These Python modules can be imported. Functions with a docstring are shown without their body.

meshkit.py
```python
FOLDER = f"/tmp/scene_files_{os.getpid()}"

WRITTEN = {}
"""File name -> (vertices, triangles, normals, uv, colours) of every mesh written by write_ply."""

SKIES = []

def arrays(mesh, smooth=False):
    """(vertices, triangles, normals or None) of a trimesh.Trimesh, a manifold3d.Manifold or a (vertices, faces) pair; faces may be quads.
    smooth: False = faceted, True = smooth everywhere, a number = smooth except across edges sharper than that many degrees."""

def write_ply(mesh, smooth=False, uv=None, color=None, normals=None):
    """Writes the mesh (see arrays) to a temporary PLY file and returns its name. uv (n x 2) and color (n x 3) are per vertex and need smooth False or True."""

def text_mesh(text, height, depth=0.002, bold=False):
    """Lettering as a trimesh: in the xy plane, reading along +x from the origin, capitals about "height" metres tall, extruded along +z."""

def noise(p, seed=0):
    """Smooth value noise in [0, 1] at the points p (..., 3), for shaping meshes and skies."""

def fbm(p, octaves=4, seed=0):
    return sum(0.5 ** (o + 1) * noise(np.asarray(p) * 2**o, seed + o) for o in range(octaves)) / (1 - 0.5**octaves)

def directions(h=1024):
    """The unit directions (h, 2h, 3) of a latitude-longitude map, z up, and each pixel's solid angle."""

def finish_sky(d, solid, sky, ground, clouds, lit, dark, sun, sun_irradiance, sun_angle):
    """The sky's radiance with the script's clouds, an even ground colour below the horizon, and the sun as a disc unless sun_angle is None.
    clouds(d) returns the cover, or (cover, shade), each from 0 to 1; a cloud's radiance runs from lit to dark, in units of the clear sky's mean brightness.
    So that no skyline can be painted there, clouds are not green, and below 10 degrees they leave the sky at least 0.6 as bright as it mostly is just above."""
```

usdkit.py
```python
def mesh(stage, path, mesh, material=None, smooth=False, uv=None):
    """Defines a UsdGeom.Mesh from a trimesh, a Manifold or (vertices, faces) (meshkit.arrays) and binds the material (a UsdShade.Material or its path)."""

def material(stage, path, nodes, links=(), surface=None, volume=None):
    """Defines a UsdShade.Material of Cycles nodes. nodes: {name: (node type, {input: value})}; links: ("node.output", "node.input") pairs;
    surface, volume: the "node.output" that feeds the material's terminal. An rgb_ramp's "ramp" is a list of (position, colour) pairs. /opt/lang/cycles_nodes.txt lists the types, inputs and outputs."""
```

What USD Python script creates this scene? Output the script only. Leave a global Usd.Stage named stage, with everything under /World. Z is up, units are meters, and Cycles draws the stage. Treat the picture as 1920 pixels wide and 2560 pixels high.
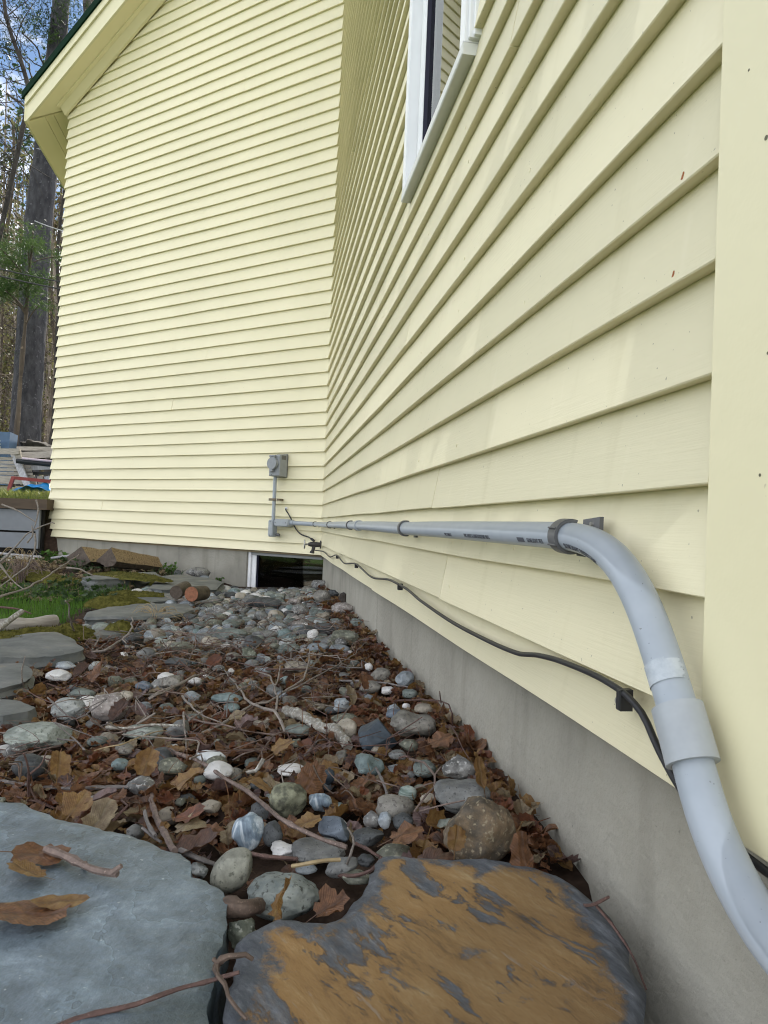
import math, random
import numpy as np, trimesh, usdkit, meshkit
from scipy.spatial import Delaunay
from shapely.geometry import Polygon, Point
from shapely import contains_xy
from pxr import Usd, UsdGeom, UsdLux, UsdShade, Gf, Sdf, Vt

stage = Usd.Stage.CreateInMemory()
UsdGeom.SetStageUpAxis(stage, UsdGeom.Tokens.z)
UsdGeom.SetStageMetersPerUnit(stage, 1.0)
world = UsdGeom.Xform.Define(stage, '/World')
stage.SetDefaultPrim(world.GetPrim())
UsdGeom.Scope.Define(stage, '/World/Looks')

# ---------------------------------------------------------------- camera
PITCH, ROLL, CAMZ, FPX = 0.0202, 0.0410, 0.5073, 1850.0
_f = np.array([0, math.cos(PITCH), math.sin(PITCH)]); _u = np.array([0, -math.sin(PITCH), math.cos(PITCH)]); _r = np.array([1.0, 0, 0])
right = math.cos(ROLL) * _r + math.sin(ROLL) * _u; up = -math.sin(ROLL) * _r + math.cos(ROLL) * _u
cam = UsdGeom.Camera.Define(stage, '/World/camera')
cam.AddTransformOp().Set(Gf.Matrix4d(*right, 0, *up, 0, *(-_f), 0, 0, 0, CAMZ, 1))
cam.CreateHorizontalApertureAttr(36.0); cam.CreateVerticalApertureAttr(48.0)
cam.CreateFocalLengthAttr(36.0 * FPX / 1920)
cam.CreateClippingRangeAttr(Gf.Vec2f(0.02, 2000))
cam.CreateFStopAttr(40.0); cam.CreateFocusDistanceAttr(1.7)
EXPOSURE = 1.44
cam.CreateExposureAttr(EXPOSURE)

# ---------------------------------------------------------------- sky and sun
SUN_AZ, SUN_EL = 0.0, 0.76
SKY = 0.05
SKYLOC = (3.3, 7.7, 5.5)
sky_mat = usdkit.material(stage, '/World/Looks/sky_light', {
    'tc': ('texture_coordinate', {}),
    'mp': ('mapping', {'scale': (1.6, 1.6, 3.6), 'location': SKYLOC}),
    'n': ('noise_texture', {'scale': 3.4, 'detail': 7, 'roughness': 0.55, 'distortion': 0.25}),
    'r': ('rgb_ramp', {'ramp': [(0.43, (0, 0, 0)), (0.57, (0.9, 0.9, 0.9))]}),
    's': ('sky_texture', {'sky_type': 'single_scattering', 'sun_disc': False, 'sun_elevation': SUN_EL, 'sun_rotation': SUN_AZ, 'aerosol_density': 0.05, 'ozone_density': 1.6}),
    'm': ('mix_color', {'b': (17.5, 17.5, 17.8), 'use_clamp': False}),
    'b': ('background_shader', {'strength': SKY})},
    [('tc.generated', 'mp.vector'), ('mp.vector', 'n.vector'), ('n.fac', 'r.fac'), ('s.color', 'm.a'), ('r.color', 'm.fac'), ('m.result', 'b.color')], surface='b.background')
dome = UsdLux.DomeLight.Define(stage, '/World/sky')
UsdShade.MaterialBindingAPI.Apply(dome.GetPrim()).Bind(sky_mat)
dome.GetPrim().SetCustomDataByKey('kind', 'structure')
sun = UsdLux.DistantLight.Define(stage, '/World/sun')
sun.CreateIntensityAttr(0.9); sun.CreateAngleAttr(0.53); sun.CreateColorAttr(Gf.Vec3f(1.0, 0.94, 0.84))
sun.GetPrim().CreateAttribute('inputs:normalize', Sdf.ValueTypeNames.Bool).Set(True)
sd = np.array([math.sin(SUN_AZ) * math.cos(SUN_EL), math.cos(SUN_AZ) * math.cos(SUN_EL), math.sin(SUN_EL)])
_x = np.cross([0, 0, 1], sd); _x /= np.linalg.norm(_x); _y = np.cross(sd, _x)
sun.AddTransformOp().Set(Gf.Matrix4d(*_x, 0, *_y, 0, *sd, 0, 0, 0, 30, 1))

# ---------------------------------------------------------------- frame of the house (metres, ground near z = 0)
CORNER = np.array([-0.4726, 5.5806])
D1 = np.array([0.1517, -0.9884]); N1 = np.array([-0.9884, -0.1517])      # near wall: along it towards the camera, out of it
D2 = np.array([-0.8435, 0.5371]); N2 = np.array([-0.5371, -0.8435])      # gable wall: along it to its far corner, out of it
E1 = np.array([-0.165, 0.986])
def W1(s, o, z): p = CORNER + s * D1 + o * N1; return np.array([p[0], p[1], z])
def W2(s, o, z): p = CORNER + s * D2 + o * N2; return np.array([p[0], p[1], z])

rng = np.random.default_rng(7); rnd = random.Random(11)
counts = {}
def numbered(parent, name):
    k = counts.get((parent, name), 0); counts[(parent, name)] = k + 1
    return f'{parent}/{name}' if k == 0 else f'{parent}/{name}_{k:03d}'
def tag(prim, label=None, cat=None, group=None, kind=None):
    for k, v in (('label', label), ('category', cat), ('group', group), ('kind', kind)):
        if v: prim.SetCustomDataByKey(k, v)
    return prim
def thing(name, label, cat, group=None, loc=(0, 0, 0)):
    x = UsdGeom.Xform.Define(stage, numbered('/World', name))
    if any(loc): x.AddTranslateOp().Set(Gf.Vec3d(*map(float, loc)))
    return tag(x.GetPrim(), label, cat, group)
def obj(name, mesh, mat, parent=None, smooth=30, label=None, cat=None, group=None, kind=None, uv=None, at=None):
    p = numbered(str(parent.GetPath()) if parent else '/World', name)
    if at is not None:
        v, f, _ = meshkit.arrays(mesh); mesh = (v, f)
    m = usdkit.mesh(stage, p, mesh, mat, smooth=smooth, uv=uv)
    if at is not None: UsdGeom.Xformable(m).AddTranslateOp().Set(Gf.Vec3d(*map(float, at)))
    return tag(m.GetPrim(), label, cat, group, kind)

# ---------------------------------------------------------------- mesh helpers
def join(ms): return trimesh.util.concatenate(ms)
def hexa(p):  # 8 corners: bottom ring 0-3, top ring 4-7
    f = [[0,3,2],[0,2,1],[4,5,6],[4,6,7],[0,1,5],[0,5,4],[1,2,6],[1,6,5],[2,3,7],[2,7,6],[3,0,4],[3,4,7]]
    m = trimesh.Trimesh(np.array(p, float), f, process=False); 
    if m.volume < 0: m.invert()
    return m
def wbox(W, s0, s1, o0, o1, z0, z1):
    return hexa([W(s0,o0,z0),W(s1,o0,z0),W(s1,o1,z0),W(s0,o1,z0),W(s0,o0,z1),W(s1,o0,z1),W(s1,o1,z1),W(s0,o1,z1)])
def cbox(W, s0, s1, o0, o1, z0, z1, c=0.002):  # box with bevelled front
    m0 = [W(s,o,z) for s in (s0,s1) for o in (o0,) for z in (z0,z1)]
    pts = []
    for s, a in ((s0, 1), (s1, -1)):
        for z, b in ((z0, 1), (z1, -1)):
            pts += [W(s, o0, z), W(s, o1 - c, z), W(s + a*c, o1, z + b*c)]
    return trimesh.convex.convex_hull(np.array(pts))
def box(c, s, yaw=0.0):
    m = trimesh.creation.box(s); m.apply_transform(trimesh.transformations.rotation_matrix(yaw, [0,0,1])); m.apply_translation(c); return m
def resample(P, step):
    P = np.asarray(P, float); d = np.r_[0, np.cumsum(np.linalg.norm(np.diff(P, axis=0), axis=1))]
    n = max(2, int(d[-1] / step) + 1); t = np.linspace(0, d[-1], n)
    return np.stack([np.interp(t, d, P[:, k]) for k in range(3)], 1)
def spline(P, step):
    P = np.asarray(P, float)
    if len(P) < 3: return resample(P, step)
    from scipy.interpolate import CubicSpline
    d = np.r_[0, np.cumsum(np.linalg.norm(np.diff(P, axis=0), axis=1) + 1e-9)]
    n = max(3, int(d[-1] / step) + 1)
    from scipy.interpolate import PchipInterpolator
    return PchipInterpolator(d, P)(np.linspace(0, d[-1], n))
def tube(P, r, n=8, cap=True):
    P = np.asarray(P, float); r = np.broadcast_to(np.asarray(r, float), (len(P),)) if np.ndim(r) else np.full(len(P), float(r))
    T = np.gradient(P, axis=0); T /= np.linalg.norm(T, axis=1, keepdims=True) + 1e-12
    a = np.array([0, 0, 1.0]) if abs(T[0][2]) < 0.9 else np.array([1.0, 0, 0])
    u = np.cross(a, T[0]); u /= np.linalg.norm(u); V = []; th = np.arange(n) / n * 2 * math.pi
    for i in range(len(P)):
        u = u - T[i] * (u @ T[i]); u /= np.linalg.norm(u) + 1e-12; w = np.cross(T[i], u)
        V.append(P[i] + r[i] * (np.cos(th)[:, None] * u + np.sin(th)[:, None] * w))
    V = np.vstack(V); F = []
    for i in range(len(P) - 1):
        for j in range(n):
            b, c = i*n + j, i*n + (j+1) % n
            F += [[b, c, c+n], [b, c+n, b+n]]
    if cap:
        V = np.vstack([V, P[0], P[-1]]); k = len(V)
        for j in range(n):
            F += [[k-2, (j+1) % n, j], [k-1, (len(P)-1)*n + j, (len(P)-1)*n + (j+1) % n]]
    return trimesh.Trimesh(V, F, process=False)
def ring_tube(P, r_in, r_out, n=24):  # open sleeve with wall thickness
    a = tube(P, r_out, n, cap=False); b = tube(P, r_in, n, cap=False); b.invert()
    m = len(a.vertices); V = np.vstack([a.vertices, b.vertices]); F = [*a.faces, *(b.faces + m)]
    L = len(P) - 1
    for j in range(n):
        k = (j+1) % n
        F += [[j, m+j, m+k], [j, m+k, k]]; q = L*n
        F += [[q+j, q+k, m+q+k], [q+j, m+q+k, m+q+j]]
    return trimesh.Trimesh(V, np.array(F), process=False)
def disc_along(c, ax, r, h, n=20):
    ax = np.asarray(ax, float) / np.linalg.norm(ax); return tube([np.asarray(c), np.asarray(c) + ax*h*0.5, np.asarray(c) + ax*h], [r, r, r], n)
def nz(p, s, seed=0, o=3): return meshkit.fbm(np.asarray(p) * s + 37.3, o, seed) - 0.5

# ---------------------------------------------------------------- materials
L = '/World/Looks/'
def mat(name, ramp, scale=6.0, rough=0.7, bump=0.0, bscale=40.0, bdist=0.004, stretch=None, rot=0.0, detail=5, spec=0.4, ramp2=None, scale2=1.5, mixf=0.5, speck=None, speck_scale=250.0, speck_t=(0.6, 0.68), distortion=0.0, island=0.0, extra=None, metallic=0.0, nr=0.6):
    """Noise-mottled procedural surface: two noises for colour, optional speckle, bump."""
    N = {'tc': ('texture_coordinate', {}), 'ma': ('mapping', {'rotation': (0, 0, rot)}), 'mb': ('mapping', {'scale': stretch or (1, 1, 1)}),
         'n': ('noise_texture', {'scale': scale, 'detail': detail, 'roughness': nr, 'distortion': distortion}), 'r': ('rgb_ramp', {'ramp': ramp}),
         'p': ('principled_bsdf', {'roughness': rough, 'specular_ior_level': spec, 'metallic': metallic})}
    K = [('tc.object', 'ma.vector'), ('ma.vector', 'mb.vector'), ('mb.vector', 'n.vector'), ('n.fac', 'r.fac')]
    col = 'r.color'
    if ramp2:
        N['n2'] = ('noise_texture', {'scale': scale2, 'detail': 4, 'roughness': 0.55}); N['r2'] = ('rgb_ramp', {'ramp': ramp2}); N['mx'] = ('mix_color', {'blend_type': 'multiply', 'fac': mixf})
        K += [('ma.vector', 'n2.vector'), ('n2.fac', 'r2.fac'), (col, 'mx.a'), ('r2.color', 'mx.b')]; col = 'mx.result'
    if speck:
        N['n3'] = ('noise_texture', {'scale': speck_scale, 'detail': 2, 'roughness': 0.6}); N['r3'] = ('rgb_ramp', {'ramp': [(speck_t[0], (0, 0, 0)), (speck_t[1], (1, 1, 1))]}); N['mx3'] = ('mix_color', {'b': speck})
        K += [('ma.vector', 'n3.vector'), ('n3.fac', 'r3.fac'), (col, 'mx3.a'), ('r3.color', 'mx3.fac')]; col = 'mx3.result'
    if island:
        N['g'] = ('geometry', {}); N['hv'] = ('hsv', {'saturation': 1.0}); N['mr'] = ('map_range', {'to_min': 1 - island, 'to_max': 1 + island})
        K += [('g.random_per_island', 'mr.value'), ('mr.result', 'hv.value'), (col, 'hv.color')]; col = 'hv.color'
    K.append((col, 'p.base_color'))
    if bump:
        N['nb'] = ('noise_texture', {'scale': bscale, 'detail': 6, 'roughness': 0.62}); N['b'] = ('bump', {'strength': bump, 'distance': bdist})
        K += [('mb.vector', 'nb.vector'), ('nb.fac', 'b.height'), ('b.normal', 'p.normal')]
    if extra: extra(N, K)
    return usdkit.material(stage, L + name, N, K, surface='p.BSDF')
def g(*c): return tuple(c) if len(c) == 3 else (c[0],) * 3
def ramp(c, d=0.25, t=(0.3, 0.7)): c = np.array(c); return [(t[0], tuple(c * (1 - d))), (t[1], tuple(np.minimum(c * (1 + d), 1)))]

def paint(name, base, rot, streak=1.0):
    """Painted clapboard: faint grain along the board, drip streaks, small dirt specks, a little gloss."""
    b = np.array(base)
    N = {'tc': ('texture_coordinate', {}), 'ma': ('mapping', {'rotation': (0, 0, rot)}),
         'mg': ('mapping', {'scale': (3.0, 3.0, 90.0)}), 'ms': ('mapping', {'scale': (16, 16, 0.9)}),
         'ng': ('noise_texture', {'scale': 3.0, 'detail': 5, 'roughness': 0.65}),
         'ns': ('noise_texture', {'scale': 1.0, 'detail': 3, 'roughness': 0.6}), 'rs': ('rgb_ramp', {'ramp': [(0.26, tuple(b * np.array((1 - 0.06 * streak, 1 - 0.065 * streak, 1 - 0.09 * streak)))), (0.42, tuple(b)), (0.62, tuple(b)), (0.74, tuple(np.minimum(b * np.array((1 + 0.04 * streak, 1 + 0.04 * streak, 1 + 0.08 * streak)), 1)))]}),
         'nl': ('noise_texture', {'scale': 1.3, 'detail': 3}), 'rl': ('rgb_ramp', {'ramp': [(0.3, (0.93, 0.93, 0.92)), (0.7, (1, 1, 1))]}),
         'mx': ('mix_color', {'blend_type': 'multiply', 'fac': 1.0}),
         'nd': ('noise_texture', {'scale': 160, 'detail': 1}), 'rd': ('rgb_ramp', {'ramp': [(0.775, (0, 0, 0)), (0.80, (0.6, 0.6, 0.6))]}), 'md': ('mix_color', {'b': (0.22, 0.19, 0.12)}),
         'nb': ('noise_texture', {'scale': 120, 'detail': 4, 'roughness': 0.7}), 'ad': ('math', {'math_type': 'multiply_add', 'value2': 0.35}),
         'bp': ('bump', {'strength': 0.28, 'distance': 0.0022}), 'p': ('principled_bsdf', {'roughness': 0.5, 'specular_ior_level': 0.35})}
    K = [('tc.object', 'ma.vector'), ('ma.vector', 'mg.vector'), ('mg.vector', 'ng.vector'), ('ma.vector', 'ms.vector'), ('ms.vector', 'ns.vector'), ('ns.fac', 'rs.fac'),
         ('tc.object', 'nl.vector'), ('nl.fac', 'rl.fac'), ('rs.color', 'mx.a'), ('rl.color', 'mx.b'), ('tc.object', 'nd.vector'), ('nd.fac', 'rd.fac'), ('mx.result', 'md.a'), ('rd.color', 'md.fac'),
         ('md.result', 'p.base_color'), ('tc.object', 'nb.vector'), ('nb.fac', 'ad.value1'), ('ng.fac', 'ad.value3'), ('ad.value', 'bp.height'), ('bp.normal', 'p.normal')]
    return usdkit.material(stage, L + name, N, K, surface='p.BSDF')

YEL = (0.85, 0.785, 0.545)
M = {}
M['paint_near'] = paint('yellow_paint_near', YEL, -0.152 + math.pi / 2)
M['paint_gable'] = paint('yellow_paint_gable', YEL, -2.575, 0.15)
M['paint_trim'] = mat('yellow_trim_paint', [(0.3, (0.70, 0.65, 0.425)), (0.7, (0.73, 0.68, 0.455))], 2.0, 0.5, 0.2, 70, 0.002, speck=(0.5, 0.45, 0.3), speck_scale=60, speck_t=(0.74, 0.78))
M['soffit'] = mat('yellow_soffit_paint', [(0.3, (0.79, 0.71, 0.44)), (0.7, (0.82, 0.74, 0.48))], 2.0, 0.55, 0.1, 50, 0.002)
M['sheath'] = mat('sheathing', ramp((0.25, 0.2, 0.12)), 3)
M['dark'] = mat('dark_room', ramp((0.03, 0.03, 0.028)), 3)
M['white'] = mat('white_vinyl', [(0.3, (0.78, 0.79, 0.80)), (0.7, (0.84, 0.85, 0.86))], 3.0, 0.38, 0.05, 80, 0.001)
M['sill'] = mat('window_sill_grey', [(0.3, (0.60, 0.61, 0.57)), (0.7, (0.72, 0.73, 0.69))], 5.0, 0.5, 0.1, 80, 0.001)
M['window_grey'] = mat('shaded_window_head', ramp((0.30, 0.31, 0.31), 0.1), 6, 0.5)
M['gasket'] = mat('dark_gasket', ramp((0.012, 0.012, 0.03)), 4, 0.5)
M['shingle'] = mat('green_roof_edge', ramp((0.004, 0.022, 0.011)), 20, 0.85, 0.3, 90, spec=0.08)
M['pvc'] = mat('grey_conduit', [(0.3, (0.305, 0.343, 0.385)), (0.7, (0.34, 0.378, 0.42))], 30, 0.36, 0.05, 200, 0.0006, spec=0.5, speck=(0.16, 0.16, 0.16), speck_scale=300, speck_t=(0.72, 0.76))
M['pvc_coupling'] = mat('grey_coupling', [(0.3, (0.30, 0.325, 0.345)), (0.7, (0.36, 0.385, 0.405))], 30, 0.33, 0.06, 120, 0.001, spec=0.5)
M['cement'] = mat('pipe_cement_smear', [(0.35, (0.35, 0.39, 0.43)), (0.65, (0.47, 0.51, 0.54))], 60, 0.2, 0.35, 120, 0.002, spec=0.6)
M['strap'] = mat('dark_grey_strap', ramp((0.10, 0.102, 0.105), 0.12), 40, 0.42, 0.05, 150, 0.001)
M['boxgrey'] = mat('grey_box_plastic', ramp((0.27, 0.285, 0.30), 0.1), 25, 0.45, 0.08, 150, 0.001)
M['label'] = mat('dark_label', ramp((0.12, 0.115, 0.11)), 300, 0.5)
M['ink'] = mat('printed_ink', ramp((0.07, 0.075, 0.09)), 40, 0.6)
M['bracket'] = mat('brown_metal', ramp((0.16, 0.13, 0.09)), 60, 0.45, 0.1, metallic=0.4)
M['cable'] = mat('black_cable', ramp((0.016, 0.016, 0.018), 0.2), 60, 0.42)
M['iron'] = mat('dark_iron', ramp((0.055, 0.05, 0.048)), 120, 0.5, 0.2, 200, 0.002, metallic=0.3)
M['chrome'] = mat('dull_steel', ramp((0.5, 0.49, 0.46)), 60, 0.35, metallic=0.9)
M['deck_hole'] = mat('old_nail_hole', ramp((0.12, 0.11, 0.07)), 30, 0.9)
M['rustspot'] = mat('rusty_nail', ramp((0.30, 0.10, 0.03)), 300, 0.8)
def fnd(N, K):
    N['wv'] = ('noise_texture', {'scale': 2.2, 'detail': 3}); N['sc'] = ('mapping', {'scale': (5, 5, 0.6)}); N['rv'] = ('rgb_ramp', {'ramp': [(0.32, (0.76, 0.755, 0.74)), (0.44, (1, 1, 1)), (0.7, (1.0, 1.0, 0.99))]})
    N['mv'] = ('mix_color', {'blend_type': 'multiply', 'fac': 0.75}); N['vo'] = ('noise_texture', {'scale': 95, 'detail': 4, 'roughness': 0.65}); N['rp'] = ('rgb_ramp', {'ramp': [(0.69, (0, 0, 0)), (0.74, (0.6, 0.6, 0.6))]}); N['mp2'] = ('mix_color', {'b': (0.08, 0.075, 0.06)})
    src = [k for k in K if k[1] == 'p.base_color'][0]; K.remove(src)
    K += [('tc.object', 'sc.vector'), ('sc.vector', 'wv.vector'), ('wv.fac', 'rv.fac'), (src[0], 'mv.a'), ('rv.color', 'mv.b'), ('tc.object', 'vo.vector'), ('vo.fac', 'rp.fac'), ('mv.result', 'mp2.a'), ('rp.color', 'mp2.fac'), ('mp2.result', 'p.base_color')]
M['concrete'] = mat('foundation_concrete', [(0.28, (0.215, 0.206, 0.175)), (0.5, (0.275, 0.263, 0.222)), (0.72, (0.325, 0.312, 0.268))], 3.5, 0.9, 0.55, 60, 0.008, extra=fnd)
def glass(name, tint, ior):
    return usdkit.material(stage, L + name, {'t': ('transparent_bsdf', {'color': tint}), 'gl': ('glossy_bsdf', {'color': (1, 1, 1), 'roughness': 0.01}), 'f': ('fresnel', {'IOR': ior}), 'm': ('mix_closure', {})},
        [('f.fac', 'm.fac'), ('t.BSDF', 'm.closure1'), ('gl.BSDF', 'm.closure2')], surface='m.closure')
M['glass'] = glass('window_glass', (0.75, 0.78, 0.77), 1.6)
# stones
ST = {'rust': ((0.085, 0.066, 0.042), (0.21, 0.135, 0.062), (0.27, 0.225, 0.15)), 'grey': ((0.13, 0.135, 0.13), (0.22, 0.225, 0.215), None), 'granite': ((0.10, 0.10, 0.095), (0.25, 0.245, 0.23), (0.40, 0.40, 0.38)),
      'navy': ((0.028, 0.04, 0.055), (0.055, 0.078, 0.10), None), 'greytan': ((0.16, 0.15, 0.12), (0.26, 0.24, 0.20), (0.1, 0.09, 0.08)), 'tan': ((0.24, 0.20, 0.14), (0.36, 0.31, 0.23), None), 'beige': ((0.34, 0.29, 0.21), (0.48, 0.42, 0.32), None),
      'blue': ((0.09, 0.125, 0.17), (0.16, 0.205, 0.265), None), 'olive': ((0.10, 0.105, 0.07), (0.19, 0.20, 0.145), (0.30, 0.30, 0.23)), 'oliveegg': ((0.20, 0.20, 0.15), (0.33, 0.33, 0.25), (0.14, 0.14, 0.11)), 'greengrey': ((0.10, 0.13, 0.115), (0.20, 0.24, 0.215), None),
      'paleblue': ((0.22, 0.27, 0.31), (0.42, 0.47, 0.50), None), 'slate': ((0.045, 0.05, 0.052), (0.095, 0.105, 0.11), None), 'white': ((0.60, 0.58, 0.55), (0.82, 0.81, 0.79), None), 'bluegrey': ((0.15, 0.18, 0.205), (0.27, 0.31, 0.34), None),
      'darkbrown': ((0.03, 0.022, 0.018), (0.07, 0.052, 0.04), None), 'pinkgrey': ((0.20, 0.165, 0.145), (0.36, 0.31, 0.28), (0.50, 0.47, 0.44)), 'mossy': ((0.07, 0.085, 0.055), (0.17, 0.19, 0.13), (0.30, 0.31, 0.26)), 'teal': ((0.12, 0.185, 0.185), (0.22, 0.31, 0.305), None),
      'lightgreen': ((0.20, 0.235, 0.195), (0.32, 0.355, 0.305), (0.15, 0.17, 0.14)), 'lightgrey': ((0.26, 0.285, 0.275), (0.42, 0.445, 0.43), (0.17, 0.18, 0.17)), 'whitespot': ((0.45, 0.49, 0.50), (0.72, 0.74, 0.74), (0.03, 0.03, 0.03)), 'greenbig': ((0.15, 0.185, 0.175), (0.26, 0.29, 0.255), (0.07, 0.075, 0.065))}
def _tone(c, k, sat=0.72): c = np.array(c); m = c.mean(); return tuple((m + (c - m) * sat) * k)
for k, (a, b, s) in ST.items():
    kk = 0.80 if k == 'white' else 1.0
    M['st_' + k] = mat('stone_' + k, [(0.22, _tone(a, 0.70)), (0.42, _tone(a, 1.05)), (0.58, _tone(b, 0.92 * kk)), (0.80, _tone(b, 1.22 * kk))], 26, 0.74, 0.55, 95, 0.005, speck=(0.46, 0.45, 0.43) if k == 'white' else s or _tone(np.array(a) * 0.55, 1.0), speck_scale=150 if s else 210, speck_t=(0.57, 0.66) if s else (0.60, 0.68), ramp2=[(0.3, (0.62, 0.62, 0.60)), (0.5, (0.95, 0.95, 0.95)), (0.7, (1.18, 1.17, 1.14))], scale2=12, mixf=0.85, detail=9, nr=0.74)
M['st_whitespot'] = mat('stone_whitespot', [(0.32, ST['whitespot'][0]), (0.68, ST['whitespot'][1])], 22, 0.6, 0.3, 130, 0.003, speck=(0.03, 0.03, 0.03), speck_scale=70, speck_t=(0.68, 0.70))
M['st_lichen'] = mat('stone_lichen', [(0.30, (0.045, 0.045, 0.034)), (0.45, (0.11, 0.112, 0.078)), (0.54, (0.20, 0.203, 0.135)), (0.75, (0.30, 0.305, 0.22))], 70, 0.85, 0.4, 130, 0.003)
M['st_navy'] = mat('stone_navy_veined', [(0.30, (0.020, 0.028, 0.038)), (0.50, (0.036, 0.050, 0.064)), (0.60, (0.055, 0.073, 0.090)), (0.635, (0.30, 0.32, 0.33)), (0.655, (0.045, 0.06, 0.075))], 9, 0.6, 0.45, 90, 0.005, detail=3, distortion=1.2)
M['st_marble'] = mat('stone_marble', [(0.36, (0.10, 0.13, 0.17)), (0.5, (0.20, 0.26, 0.31)), (0.60, (0.50, 0.55, 0.58)), (0.66, (0.26, 0.31, 0.35))], 28, 0.6, 0.3, 130, 0.003, stretch=(1, 1, 0.45), distortion=1.6)
M['st_striped'] = mat('stone_striped', [(0.35, (0.08, 0.12, 0.10)), (0.48, (0.20, 0.26, 0.23)), (0.56, (0.42, 0.47, 0.43)), (0.62, (0.14, 0.19, 0.165))], 22, 0.6, 0.3, 130, 0.003, stretch=(0.6, 0.6, 4.5), distortion=0.7)
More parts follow.
